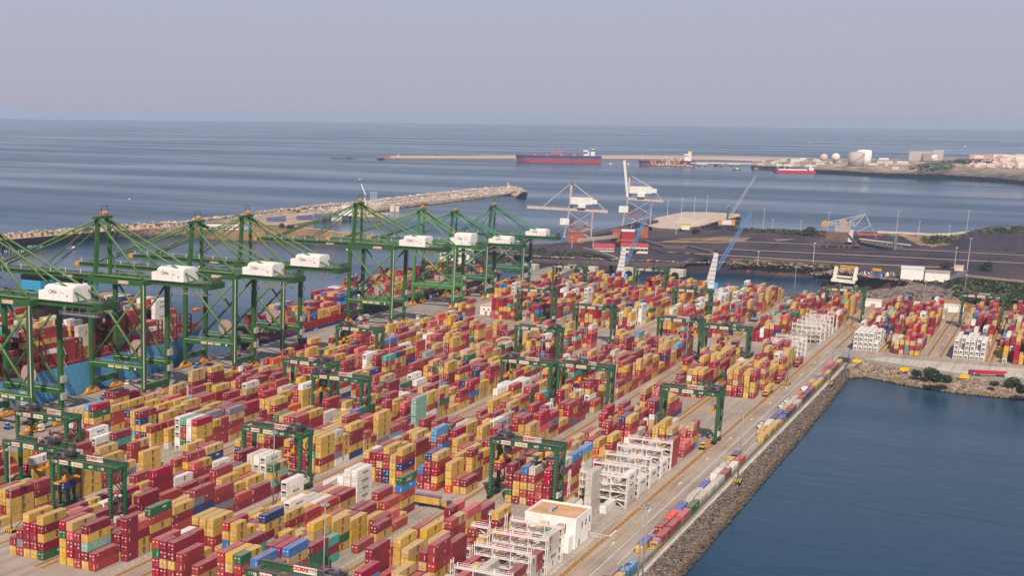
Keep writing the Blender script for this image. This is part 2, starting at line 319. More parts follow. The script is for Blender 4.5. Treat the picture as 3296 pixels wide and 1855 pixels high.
# ------------------------------------------------------------------ rock slopes
def ruled(top, bot, n):
    """n+1 samples along two polylines"""
    def samp(pl, t):
        d = [0]
        for a, b in zip(pl, pl[1:]): d.append(d[-1]+(Vector(b)-Vector(a)).length)
        s_ = t*d[-1]
        for i in range(len(pl)-1):
            if s_ <= d[i+1] or i == len(pl)-2:
                return Vector(pl[i]).lerp(Vector(pl[i+1]), (s_-d[i])/max(1e-6, d[i+1]-d[i]))
    return [(samp(top, i/n), samp(bot, i/n)) for i in range(n+1)]
def rock_slope(name, top, bot, size, count, c1, c2, base, seed=1, wet=None, mat=None, cdark=None, lab=None):
    rn = random.Random(seed); b = MB(); rows = ruled(top, bot, 80)
    rg = []
    for a, c in rows: rg.append([tuple(a), tuple(a.lerp(c, .5)+Vector((0, 0, -.2))), tuple(c+Vector((0, 0, -1.5)))])
    b.loft(rg, base, close=False)
    for i in range(count):
        t = rn.random()*(len(rows)-1.001); k = int(t); a = rows[k][0].lerp(rows[k+1][0], t-k); c = rows[k][1].lerp(rows[k+1][1], t-k)
        u = rn.random()**.9; p = a.lerp(c, u); s_ = size*(.55+rn.random()**2*1.0)
        f = rn.random(); col = tuple(x*(1-f)+y*f for x, y in zip(c1, c2))
        if cdark and u > .80: col = tuple(x*.45+y*.55 for x, y in zip(col, cdark))
        if wet and .66 < u < .8 and rn.random() < .5: col = wet
        b.ball((p.x, p.y, p.z+rn.random()*size*.1), (s_, s_*(.6+.5*rn.random()), s_*(.5+.3*rn.random())), col, rn.randrange(10**6), .6)
    return tag(b.build(name, mat or M_ROCK), kind='stuff', label=lab, cat='rocks' if lab else None)
GR1, GR2, GR3 = rgb(74, 60, 54), rgb(134, 116, 104), rgb(92, 80, 72)
rock_slope('seawall_rocks', [(300, 101.6, .2), (890, 101.6, .2)], [(300, 93.2, SEA), (690, 95.5, SEA), (840, 98.0, SEA), (890, 99.2, SEA)], 0.68, 19000, GR1, GR2, rgb(88, 76, 68), 3, wet=rgb(120, 94, 58), cdark=rgb(44, 36, 26), lab='grey rock revetment below the kerb beside the dark basin')
tp = [(886, 101.6, .2), (kc[0]+2, 98, .1)]+[(p[0], p[1], 0.0) for p in fr]
wt = [at(2725, 1219, SEA), at(2784, 1216, SEA), at(2850, 1228, SEA), at(2933, 1245, SEA), at(3086, 1268, SEA), at(3296, 1289, SEA), at(3420, 1300, SEA)]
rock_slope('basin_shore_rocks', tp, [(886, 98.5, SEA)]+wt, 1.1, 6500, rgb(104, 84, 68), rgb(172, 148, 128), rgb(118, 90, 60), 5, cdark=rgb(110, 90, 50), lab='brown and grey shore rocks closing the head of the basin')
# ------------------------------------------------------------------ coal terminal peninsula
def P3(pts, z): return [at(x, y, z) for x, y in pts]
ZP = 5.0
near = [(1490, 800), (1600, 812), (1740, 826), (1950, 838), (2150, 842), (2224, 846), (2350, 844), (2500, 851), (2717, 863), (2783, 890), (2900, 905), (3010, 935), (3100, 962)]
far = [(3420, 960), (3420, 732), (3296, 728), (3190, 727), (3150, 740), (3060, 752), (2900, 748), (2700, 745), (2560, 741), (2420, 742), (2330, 738), (2200, 745), (2050, 742), (1900, 765), (1800, 782), (1640, 792)]
land = P3(near+far, ZP)
mb = MB(); mb.prism([(p[0], p[1]) for p in land], SEA-2, ZP, rgb(96, 80, 70))
def earth_mat(name, cols, s=0.012):
    m, N, L, b = newmat(name); g = N.new('ShaderNodeNewGeometry')
    mp = N.new('ShaderNodeMapping'); mp.inputs['Rotation'].default_value = (0, 0, R(65)); mp.inputs['Scale'].default_value = (.35, 1.2, 1); L.new(g.outputs['Position'], mp.inputs['Vector'])
    n = N.new('ShaderNodeTexNoise'); n.inputs['Scale'].default_value = s; n.inputs['Detail'].default_value = 9; n.inputs['Roughness'].default_value = .66; L.new(mp.outputs[0], n.inputs['Vector'])
    r = ramp(N, cols); L.new(n.outputs['Fac'], r.inputs[0]); L.new(r.outputs[0], b.inputs['Base Color']); b.inputs['Roughness'].default_value = .95
    b.inputs['Specular IOR Level'].default_value = .15
    return m
E_COAL = earth_mat('coal_yard_earth', [(0.30, rgb(50, 44, 54)), (0.46, rgb(70, 60, 68)), (0.58, rgb(84, 70, 72)), (0.68, rgb(116, 88, 74)), (0.8, rgb(96, 90, 68))])
tag(mb.build('coal_yard_ground', E_COAL), kind='structure')
E_GRASS = earth_mat('dry_scrub_earth', [(0.3, rgb(88, 88, 58)), (0.45, rgb(128, 104, 76)), (0.6, rgb(160, 128, 94)), (0.75, rgb(104, 104, 66))], .03)
def zone(name, px, z, mat):
    b = MB(); b.quad([at(x, y, ZP)[:2]+(z,) for x, y in px], (.3, .3, .3)); return tag(b.build(name, mat), kind='structure')
zone('scrub_strip', [(2560, 770), (2480, 768), (2330, 762), (2200, 768), (2110, 780), (2250, 782), (2480, 780)], ZP+.02, E_GRASS)
zone('scrub_bank', [(2900, 760), (2720, 752), (3060, 757), (3150, 745), (3200, 730), (3290, 732), (3290, 762), (3120, 765), (3080, 790), (2960, 790)], ZP+.02, E_GRASS)
zone('verge', [(2350, 842), (2740, 862), (2700, 853), (2350, 832)], ZP+.02, E_GRASS)
zone('verge', [(3000, 800), (2960, 770), (3150, 752), (3296, 765), (3296, 775), (3060, 772)], ZP+.03, E_GRASS)
rdm = ground_mat('asphalt', (0.15, 0.13, 0.125), 30, 1, .1)
zone('road', [(3150, 765), (3196, 731), (3216, 731), (3186, 766)], ZP+.04, rdm)
zone('road', [(3030, 905), (3098, 868), (3120, 868), (3085, 905)], ZP+.05, rdm)
slope_top = P3([(1500, 802), (1740, 828), (2150, 843), (2224, 847), (2350, 845), (2717, 864), (2790, 893)], ZP)
slope_bot = P3([(1500, 829), (1740, 852), (2150, 870), (2224, 875), (2350, 876), (2680, 896), (2760, 908)], SEA)
rock_slope('peninsula_shore_rocks', slope_top, slope_bot, 1.7, 5200, rgb(124, 100, 88), rgb(178, 150, 132), rgb(120, 94, 80), 11, cdark=rgb(84, 68, 60), lab='brown rock bank of the coal terminal facing the harbour channel')
rock_slope('channel_end_rocks', P3([(2790, 893), (2900, 905), (3010, 930), (3110, 945), (3160, 962)], ZP), [at(2770, 915, SEA), at(2900, 925, SEA), at(2974, 950, SEA), (1215, 215, SEA), (1175, 130, SEA)], 2.3, 4200, rgb(84, 70, 68), rgb(140, 120, 112), rgb(92, 72, 64), 13, cdark=rgb(50, 42, 40), lab='dark boulder slope at the end of the harbour channel')
# land behind the right-hand yard, rising to the coal yard
pg = [(1150, 192), (1156, 40), (1160, -160), (1700, -160)]
ll = [(p[0], p[1]) for p in P3([(3420, 960), (3100, 962)], ZP)]
mb = MB(); a1 = [(1151, 180, 0.0), (1153, 100, 0), (1156, 20, 0), (1158, -100, 0)]; a2 = [at(3060, 958, ZP), at(3140, 950, ZP), at(3296, 940, ZP), at(3440, 930, ZP)]
mb.loft([[tuple(Vector(q)+Vector((0, 0, -.1))) for q in a1], [tuple(Vector(q).lerp(Vector(w_), .4)+Vector((0, 0, 1.2))) for q, w_ in zip(a1, a2)], a2], (.3, .3, .2), close=False)
tag(mb.build('scrub_slope', E_GRASS), kind='structure')
# coal heaps
M_COAL = paint('coal', 0.9, 0.35, 0, 0.12)
def heap(px0, px1, h, wd, lab):
    a = Vector(at(*px0, ZP)); c = Vector(at(*px1, ZP)); d = (c-a).normalized(); s_ = Vector((-d.y, d.x, 0)); rn = random.Random(4); b = MB(); rg = []
    n = 40
    for i in range(n+1):
        t = i/n; p = a.lerp(c, t); k = min(1, min(t, 1-t)*(c-a).length/(wd*.5)); hh = h*k*(1+.04*math.sin(i*1.7)); w_ = wd/2*max(.05, k)
        rg.append([tuple(p+s_*w_*q+Vector((0, 0, hh*z+(rn.random()-.5)*.5*k))) for q, z in ((-1, -.05), (-.66, .34), (-.33, .68), (-.12, .95), (.12, .97), (.33, .66), (.66, .33), (1, -.05))])
    b.loft(rg, rgb(62, 54, 66), close=False); return tag(b.build('coal_heap', M_COAL), label=lab, cat='coal heap')
heap((3040, 795), (3520, 815), 17, 46, 'huge dark coal heap at the right edge of the coal yard')
heap((2700, 795), (2960, 800), 13, 36, 'long black coal heap beside the white stacker machine')
heap((2395, 775), (2510, 782), 4, 16, 'low dark coal heap among the dry scrub')

b = MB(); rn = random.Random(61)     # rail beds, tracks and coal spill strips across the coal yard
for k, (ya, yb) in enumerate(((770, 800), (783, 816), (795, 834), (806, 846), (818, 856))):
    a = Vector(at(2080 if k < 2 else 2250, ya+rn.uniform(-2, 2), ZP)); c = Vector(at(3420, yb+8, ZP)); d = (c-a).normalized(); s_ = Vector((-d.y, d.x, 0)); n = 30; z = ZP+.06+.01*k
    w = [rn.uniform(2.0, 6.5) for _ in range(n+1)]
    for i in range(n):
        p = a.lerp(c, i/n); q = a.lerp(c, (i+1)/n); col = rgb(*rn.choice(((44, 38, 48), (52, 46, 56), (38, 34, 42))))
        b.quad([(p-s_*w[i])[:2]+(z,), (q-s_*w[i+1])[:2]+(z,), (q+s_*w[i+1])[:2]+(z,), (p+s_*w[i])[:2]+(z,)], col)
tag(b.build('coal_spill_ground', M_COAL), kind='structure')
# ================================================================== BREAKWATERS AND FAR SHORE
def pl(px, z): return [at(x, y, z) for x, y in px]
LIGHT1, LIGHT2 = rgb(150, 132, 116), rgb(212, 192, 172)
crest_px = [(-60, 762), (0, 757), (299, 733), (598, 714), (654, 708), (945, 672), (1103, 656)]
top = pl(crest_px, 9); low = [Vector(p)+Vector((-16, -16, -5)) for p in top]
# parapet wall with buttresses: the sheltered side of the mole
b = MB(); W = pl([(-60, 762), (0, 757), (150, 745), (299, 733), (450, 723), (598, 714)], 8.5)
for a, c in zip(W, W[1:]):
    a = Vector(a); c = Vector(c); d = (c-a); n = max(1, int(d.length/7.5)); u = d.normalized(); s_ = Vector((u.y, -u.x, 0))
    b.beam(a+Vector((0, 0, -2.4)), c+Vector((0, 0, -2.4)), 2.2, 4.8, rgb(198, 172, 148))
    b.beam(a+s_*3+Vector((0, 0, -4.6)), c+s_*3+Vector((0, 0, -4.6)), 6, .5, rgb(190, 166, 144))
    for i in range(n):
        p = a+d*((i+.5)/n)+s_*1.9; b.hexa([tuple(p+u*q+s_*w_+Vector((0, 0, z))) for z in (-4.6, -.2) for q, w_ in ((-.9, -.8), (.9, -.8), (.9, 1.0 if z < -1 else .2), (-.9, 1.0 if z < -1 else .2))], rgb(206, 182, 158))
tag(b.build('mole_wall', M_CONC), 'long buttressed concrete parapet wall along the stone mole', 'wall')
wl_in = [at(x, y, SEA) for x, y in [(-60, 798), (0, 794), (326, 768), (600, 759), (760, 762), (860, 762)]]
rock_slope('mole_inner_rocks', pl([(-60, 776), (0, 772), (326, 745), (600, 732), (760, 742), (860, 742)], 3.5), wl_in, 1.7, 5200, rgb(124, 100, 88), rgb(184, 156, 138), rgb(124, 98, 84), 21, cdark=rgb(74, 60, 52), lab='brown rock slope of the mole below the parapet wall')
b = MB(); rn = random.Random(9)
for a, c in zip(top[1:], top[2:]):
    a = Vector(a); c = Vector(c); n = int((c-a).length/3.4)
    for i in range(n):
        p = a.lerp(c, (i+rn.random())/n); f = rn.random(); b.ball((p.x+rn.uniform(0, 9), p.y+rn.uniform(0, 9), 7.2+rn.random()*2.2), (2.3, 2.1, 1.9), tuple(x*(1-f)+y*f for x, y in zip(LIGHT1, LIGHT2)), rn.randrange(10**6), .7)
tag(b.build('mole_armour_rocks', M_ROCK), 'pale armour boulders along the crest of the mole', 'rocks', kind='stuff')
top2 = pl([(945, 672), (1103, 656), (1300, 634), (1427, 620), (1560, 606), (1640, 601), (1672, 606), (1690, 618)], 7)
low2 = pl([(1010, 715), (1110, 702), (1200, 685), (1287, 669), (1420, 655), (1582, 635), (1650, 627), (1696, 622)], SEA)
rock_slope('mole_head_rocks', top2, low2, 2.6, 8200, rgb(138, 120, 104), rgb(216, 196, 176), rgb(140, 120, 104), 23, cdark=rgb(84, 66, 54), lab='wide pale boulder slope of the mole head below its small beacon')
back2 = [(q[0]+22, q[1]+26, SEA) for q in top2]
rock_slope('mole_back_rocks', [(p[0]+3, p[1]+4, 7.2) for p in top2], back2, 2.6, 1500, rgb(150, 132, 116), rgb(216, 196, 176), rgb(150, 130, 112), 24)['label'] = 'seaward boulder slope behind the mole crest'
b = MB()
for a, c in zip(top2[:6], top2[1:7]): b.beam(Vector(a)+Vector((-5, -6, -.2)), Vector(c)+Vector((-5, -6, -.2)), 5, 1.4, rgb(206, 188, 168))
tag(b.build('mole_road', M_CONC), kind='structure')
spit = [(598, 740), (700, 706), (845, 722), (926, 728), (1046, 741), (1110, 750), (1180, 764), (1110, 768), (1000, 762), (845, 752), (700, 748)]
b = MB(); b.prism([p[:2] for p in pl(spit, 3)], SEA-1, 3, rgb(132, 106, 88)); tag(b.build('spit_ground', E_GRASS), kind='structure')
b = MB(); g = pl([(700, 711), (845, 680), (1010, 663), (1010, 712), (940, 722), (850, 724)], 3.1); b.prism([p[:2] for p in g], SEA, 3.1, rgb(140, 118, 100)); tag(b.build('mole_ground', earth_mat('mole_stone_earth', [(0.3, rgb(120, 98, 84)), (.5, rgb(170, 146, 124)), (.7, rgb(200, 176, 150))], .06)), kind='structure')
b = MB(); q = pl([(640, 716), (760, 715), (900, 722), (1040, 740), (1120, 752)], 3.3)
for a, c in zip(q, q[1:]): b.beam(a, c, 5, .3, rgb(196, 172, 148))
tag(b.build('spit_road', M_CONC), kind='structure')
rock_slope('spit_rocks', pl([(845, 752), (1000, 762), (1110, 768), (1180, 764), (1130, 752)], 3), pl([(845, 764), (1000, 774), (1120, 782), (1200, 768), (1140, 748)], SEA), 2.0, 1500, rgb(104, 84, 74), rgb(150, 122, 104), rgb(100, 80, 68), 27, lab='brown rock edge of the low spit behind the crane booms')

def local(px, py, z):
    p = Vector(at(px, py, z)); az = math.atan2(p.y, p.x); s_ = math.hypot(p.x, p.y)/FOC*1.0
    return p, az-math.pi/2, s_          # local x points right in the picture, local y away; metres per photo pixel
def lthing(name, label, cat, px, py, z, group=None, turn=0.0):
    p, rz, s_ = local(px, py, z); return thing(name, label, cat, p, rz+turn, group), s_
# far tank farm and town terrain
E_TOWN = earth_mat('town_earth', [(0.32, rgb(84, 88, 64)), (.44, rgb(128, 112, 92)), (.55, rgb(168, 146, 126)), (.68, rgb(110, 104, 80))], .02)
shore = [(2420, 541), (2520, 545), (2600, 553), (2700, 557), (2860, 566), (3050, 571), (3200, 580), (3296, 590), (3440, 606)]
q1 = [(x, y-9) for x, y in shore]
r0 = [at(x, y, SEA) for x, y in shore]; r1 = [at(x, y-8, 4) for x, y in shore]
r2 = [at(x, yy, zz) for (x, y), yy, zz in zip(shore, (528, 529, 531, 533, 534, 535, 540, 545, 555), (5, 5, 6, 8, 10, 14, 18, 20, 20))]
r3 = [at(x, yy, zz) for (x, y), yy, zz in zip(shore, (521, 518, 517, 516, 516, 512, 515, 518, 522), (6, 6, 7, 9, 12, 20, 30, 34, 34))]
r4 = [at(x, yy, zz) for (x, y), yy, zz in zip(shore, (518, 512, 511, 510, 511, 508, 504, 503, 505), (8, 10, 10, 12, 14, 20, 34, 38, 38))]
r5 = [(p[0]*1.25, p[1]*1.25, SEA-20) for p in r4]
b = MB(); b.loft([r0, r1, r2, r3, r4, r5], (.3, .3, .3), close=False, smooth=True); HILL = b.build('hills', E_TOWN); tag(HILL, kind='structure')
_hb = BVHTree.FromPolygons([v_.co for v_ in HILL.data.vertices], [tuple(p_.vertices) for p_ in HILL.data.polygons], epsilon=0.0)
def hill_at(px, py, z=8):
    h = _hb.ray_cast(Vector((0, 0, CAMZ)), Vector(_ray(px, py)).normalized())
    return tuple(h[0]) if h[0] is not None else at(px, py, z)
rock_slope('town_shore_rocks', r1, r0, 4.5, 900, rgb(90, 78, 78), rgb(130, 112, 104), rgb(100, 86, 80), 31, lab='grey rock shoreline below the far tank farm and town')
# outer breakwater with long wall
cr = pl([(1258, 501), (1500, 501), (1800, 499.5), (2000, 498.5), (2150, 499.5), (2400, 503), (2560, 507), (2680, 511)], 6.5)
wlo = pl([(1256, 514.5), (1500, 515), (1800, 515.5), (2000, 516), (2150, 517.5), (2300, 519.5), (2420, 524), (2500, 528)], SEA)
b = MB(); mid = [tuple(Vector(a).lerp(Vector(c), .45)[:2])+(1.5,) for a, c in zip(cr, wlo)]; mid2 = [tuple(Vector(a).lerp(Vector(c), .93)[:2])+(0.5,) for a, c in zip(cr, wlo)]
b.loft([[tuple(Vector(p)*1.03)[:2]+(SEA,) for p in cr], cr, mid, mid2, wlo], rgb(180, 155, 136), close=False, cols=[rgb(150, 130, 116), rgb(188, 160, 138), rgb(206, 184, 162), rgb(120, 100, 92)])
tag(b.build('outer_breakwater', M_CONC), 'long low pinkish breakwater wall across the far bay', 'breakwater')
rock_slope('breakwater_tip_rocks', pl([(1225, 508), (1258, 503)], 1), pl([(1212, 512), (1256, 514.5)], SEA), 4, 240, rgb(140, 92, 80), rgb(170, 120, 104), rgb(140, 96, 84), 33, lab='low reddish rocks trailing off the outer breakwater tip')
def beacon(px, py, z, h, r, lab, bands):
    t, s_ = lthing('lighthouse', lab, 'lighthouse', px, py, z)
    for i in range(bands*2):
        b = MB() if i == 0 else b; zz = h*i/(bands*2); b.tube((0, 0, zz), (0, 0, zz+h/(bands*2)), r*(1-.03*i), rgb(200, 40, 40) if i % 2 else rgb(240, 236, 228), 10)
    b.build('tower', M_WHITE, t); b = MB(); b.tube((0, 0, h), (0, 0, h+r*1.6), r*.7, rgb(60, 60, 60), 8); b.tube((0, 0, h), (0, 0, h+.5), r*1.3, rgb(230, 225, 215), 10); b.build('lantern', M_STEEL, t)
    b = MB(); b.box(-r*2.4, r*2.4, -r*2.4, r*2.4, -2, .2, rgb(220, 205, 188)); b.build('base', M_CONC, t)
beacon(1282, 503, 6.5, 12, 2.2, 'red and white banded beacon on the outer breakwater tip', 2)
beacon(1635, 601.5, 7.5, 9, 1.5, 'short white beacon on the inner mole head', 2)
b = MB(); p, rz, s_ = local(1100, 511, SEA)
b.loft([[(x, y, 0) for x, y in ((-36*s_, -4), (40*s_, -4), (44*s_, 3), (-30*s_, 4))], [(x, y, 3) for x, y in ((-34*s_, -2), (38*s_, -3), (40*s_, 2), (-26*s_, 2))]], rgb(70, 60, 64)); b.box(18*s_, 28*s_, -2, 2, 2, 6, rgb(64, 56, 60)); b.quad([(-34*s_, -2, 3), (38*s_, -3, 3), (40*s_, 2, 3), (-26*s_, 2, 3)], rgb(76, 66, 68))
tag(b.build('rock_reef', M_ROCK, None, p, rz), 'low dark reef of rock awash left of the outer breakwater', 'rocks')

# ---- houses, tanks and plant of the far shore
def ordn_(n): return ('first second third fourth fifth sixth seventh eighth ninth tenth eleventh twelfth thirteenth fourteenth fifteenth sixteenth seventeenth eighteenth nineteenth twentieth'.split()+['twenty-%s' % q for q in 'first second third fourth fifth sixth seventh eighth ninth'.split()]+['thirtieth']+['thirty-%s' % q for q in 'first second third fourth fifth sixth seventh eighth ninth'.split()]+['fortieth']+['forty-%s' % q for q in 'first second third fourth fifth sixth seventh'.split()])[n-1]
def gable(b, w, d, h, roofh, wall, roof):
    b.box(-w/2, w/2, 0, d, 0, h, wall)
def house(px, py, z, w, d, h, wall, roof, lab, name='house', cat='house', flat=False, group=None, turn=0.0, proto={}):
    t, s_ = lthing(name, lab, cat, px, py, z, group, turn); t.location = hill_at(px, py, z)
    b = MB(); b.box(-w/2, w/2, 0, d, -8, h, wall); b.build('wall', M_WHITE, t)
    b = MB(); o = .4
    if flat: b.box(-w/2-.2, w/2+.2, -.2, d+.2, h+.004, h+.7, roof)
    else:
        rh = min(w, d)*.28
        P = [(-w/2-o, -o, h), (w/2+o, -o, h), (w/2+o, d+o, h), (-w/2-o, d+o, h)]; m1, m2 = ((-w/2-o, d/2, h+rh), (w/2+o, d/2, h+rh))
        b.quad([P[0], P[1], m2, m1], roof); b.quad([P[2], P[3], m1, m2], roof); b.quad([P[1], P[2], m2], wall); b.quad([P[3], P[0], m1], wall); b.quad(P[::-1], wall)
    b.build('roof', M_STEEL, t)
    nw = max(2, int(w/4))
    for i in range(min(nw, 8)):
        for lv in range(max(1, int(h/3.2))):
            b = MB(); x = -w/2+w*(i+.5)/min(nw, 8); zz = 1.2+lv*3.1; b.box(x-.6, x+.6, -.06, .3, zz, zz+1.2, rgb(52, 54, 64)); b.build('window', M_GLASS, t)
    return t
rn = random.Random(5)
roofs = [(rgb(206, 130, 110), 'terracotta'), (rgb(232, 224, 214), 'white'), (rgb(196, 150, 130), 'faded brick'), (rgb(214, 200, 186), 'sandy')]
spots = []
for row, (y0, y1, z0, n, h0) in enumerate([(536, 541, 19, 19, 6), (527, 531, 25, 16, 6), (518, 521, 31, 11, 7), (509, 512, 36, 11, 8)]):
    xs = {0: (3118, 3290), 1: (3105, 3292), 2: (3190, 3290), 3: (3130, 3292)}[row]
    for i in range(n):
        x = xs[0]+(xs[1]-xs[0])*(i+.5)/n; y = y0+(y1-y0)*(x-3100)/190
        w_ = rn.uniform(12, 19)*(1.5 if row == 3 else 1); rf = roofs[0 if rn.random() < .3 or (row == 3 and x < 3190) else rn.choice((1, 1, 2, 3))]
        wallc = rgb(236, 222, 208) if rn.random() < .8 else rgb(214, 170, 150)
        edge = 'shore terrace' if row == 0 else 'second terrace' if row == 1 else 'upper terrace' if row == 2 else 'hilltop'
        ordn = ('first', 'second', 'third', 'fourth', 'fifth', 'sixth', 'seventh', 'eighth', 'ninth', 'tenth', 'eleventh', 'twelfth', 'thirteenth', 'fourteenth', 'fifteenth', 'sixteenth', 'seventeenth', 'eighteenth', 'nineteenth')[i]
        house(x, y+rn.uniform(-.8, .8), z0-2, w_, 10, h0+rn.uniform(0, 4), wallc, rf[0], 'pale house with %s roof, %s from the trees on the %s' % (rf[1], ordn, edge), flat=rn.random() < .3, group='town houses on the far headland')
house(2960, 517, 12, 62, 40, 27, rgb(190, 176, 168), rgb(200, 186, 178), 'broad grey windowless plant hall left on the far headland', 'plant_hall', 'hall', True)
house(2990, 517, 11, 34, 30, 22, rgb(176, 154, 146), rgb(190, 170, 160), 'low brownish plant hall between two taller grey halls', 'plant_hall', 'hall', True)
house(3017, 516, 13, 30, 40, 30, rgb(196, 184, 176), rgb(206, 194, 186), 'tall grey plant hall beside a white domed tank', 'plant_hall', 'hall', True)
house(3010, 527, 14, 84, 16, 8, rgb(120, 100, 110), rgb(130, 110, 116), 'long dark purple low block below the plant halls', 'long_building', 'building', True)
house(3060, 523, 16, 16, 14, 9, rgb(176, 130, 110), rgb(186, 140, 120), 'small brick red block right of the dark long block', 'small_building', 'building', True)
for i, (x, y, w_, h_, c) in enumerate([(2610, 536, 30, 4, (236, 226, 214)), (2640, 530, 24, 4, (226, 214, 200)), (2850, 526, 40, 6, (226, 212, 196)), (2880, 531, 50, 4, (206, 190, 174)), (2905, 527, 30, 6, (236, 226, 214)), (2925, 532, 30, 4, (200, 184, 170)), (2560, 521, 26, 8, (232, 222, 204)), (2520, 520, 20, 7, (226, 200, 150)), (2585, 518, 18, 8, (240, 230, 216)), (2630, 519, 24, 6, (214, 196, 176)), (2480, 527, 26, 6, (222, 206, 188)), (2450, 531, 20, 5, (214, 196, 170)), (3035, 540, 20, 8, (226, 200, 170)), (3075, 536, 26, 7, (200, 170, 150)), (2845, 515, 28, 6, (236, 228, 216))]):
    house(x, y, 5 if x < 2700 else 9, w_, 10, h_, rgb(*c), rgb(*[min(250, v+8) for v in c]), 'low %s shed, %s in the row of tank farm sheds from the jetty root' % ('cream' if c[2] < 190 else 'white', ('first first second third fourth fifth sixth seventh eighth ninth tenth eleventh twelfth thirteenth fourteenth fifteenth'.split())[i+1]), 'shed', 'shed', True, group='sheds of the far tank farm')
rs_ = random.Random(44); _n = 0
for x in sorted(rs_.uniform(2440, 3060) for _ in range(46)):
    pass; y = 548-(abs(2750-x)*.0)-rs_.uniform(8, 30)+(x-2440)*.012; 
    if 2725 < x < 2800 or y < 517: continue
    _n += 1; g = rs_.uniform(150, 236); house(x, y, 8, rs_.uniform(8, 34), rs_.uniform(6, 14), rs_.uniform(3, 9), rgb(g, g*.93, g*.85), rgb(min(255, g*1.05), g*.95, g*.88), 'small %s plant building, %s counted rightward along the far tank farm shore' % ('pale' if g > 200 else 'dull grey', ordn_(_n)), 'plant_building', 'building', True, group='plant buildings of the far tank farm')
def tank(px, py, z, r, h, lab, dome=.18, col=(236, 226, 214), stair=True, name='storage_tank'):
    t, s_ = lthing(name, lab, 'tank', px, py, z); t.location = hill_at(px, py, z); c = rgb(*col); b = MB(); b.tube((0, r, -2), (0, r, h), r, c, 32); b.build('shell', M_WHITE, t)
    b = MB(); b.sphere((0, r, h-.02), r*.99, c, 32, 6, 0.0, dome); b.build('roof', M_WHITE, t)
    if stair:
        b = MB(); n = 14
        for i in range(n):
            a0 = math.pi*1.15+i*.75/n*math.pi; a1 = math.pi*1.15+(i+1)*.75/n*math.pi
            b.beam((math.cos(a0)*r*1.02, r+math.sin(a0)*r*1.02, h*i/n), (math.cos(a1)*r*1.02, r+math.sin(a1)*r*1.02, h*(i+1)/n), 1.2, 1.2, rgb(120, 104, 100))
        b.build('stair', M_STEEL, t)
tank(2754, 536, 6, 21, 37, 'huge grey beige domed gas tank with spiral stair', .2, (190, 172, 164))
tank(2778, 532, 7, 20, 40, 'huge white domed gas tank behind the beige one', .2, (246, 236, 222), False)
tank(2806, 529, 7, 13, 17, 'squat grey green tank right of the huge tanks', .05, (128, 130, 120))
tank(3006, 519, 16, 9, 16, 'white domed tank in front of the plant halls', .4)
for px, lab, r in ((2650, 'beige spherical gas tank left of the pair', 11.5), (2688, 'cream spherical gas tank right of the pair', 12.5)):
    t, s_ = lthing('sphere_tank', lab, 'tank', px, 524, 6, 'spherical gas tanks'); t.location = hill_at(px, 524); b = MB(); b.sphere((0, r, r+4), r, rgb(236, 222, 204) if px > 2660 else rgb(206, 188, 174), 20, 12, -1.0); b.build('shell', M_WHITE, t)
    b = MB()
    for i in range(8): a = i*math.pi/4; b.tube((math.cos(a)*r*.9, r+math.sin(a)*r*.9, -2), (math.cos(a)*r*.9, r+math.sin(a)*r*.9, r+4), .5, rgb(200, 190, 180), 5)
    b.build('support_legs', M_STEEL, t)
# ================================================================== CONTAINERS
CW, CH = 2.44, 2.9
CC = {  # albedo by name
 'Y': (rgb(206, 166, 84), 'mustard yellow'), 'y': (rgb(198, 162, 108), 'sandy yellow'), 'G': (rgb(216, 170, 62), 'bright yellow'),
 'M': (rgb(138, 40, 56), 'maroon'), 'm': (rgb(154, 56, 62), 'dull maroon'), 'R': (rgb(172, 66, 58), 'rust red'), 'C': (rgb(166, 20, 58), 'crimson'),
 'P': (rgb(206, 92, 92), 'faded pink red'), 'O': (rgb(212, 84, 50), 'orange'), 'N': (rgb(44, 62, 112), 'navy blue'), 'B': (rgb(66, 116, 176), 'blue'),
 'L': (rgb(98, 158, 200), 'light blue'), 'T': (rgb(74, 164, 142), 'teal'), 't': (rgb(136, 180, 162), 'pale mint'), 'E': (rgb(50, 104, 70), 'dark green'), 'U': (rgb(44, 104, 52), 'grass green'),
 'g': (rgb(128, 124, 134), 'grey'), 'W': (rgb(236, 230, 220), 'white'), 'w': (rgb(206, 196, 180), 'off white'), 'b': (rgb(40, 104, 140), 'sea blue'), 'V': (rgb(146, 108, 96), 'brown')}
WTS = 'Y'*25+'y'*13+'G'*4+'M'*19+'m'*20+'R'*12+'C'*10+'P'*4+'O'*1+'N'*2+'B'*2+'L'*1+'T'*1+'t'*1+'E'*2+'g'*1+'W'*3+'w'*2
BLK = rgb(46, 34, 26)
def jit(c, rn, a=.09):
    k = 1+rn.uniform(-a, a); return tuple(max(.004, x*k*(1+rn.uniform(-.03, .03))) for x in c)
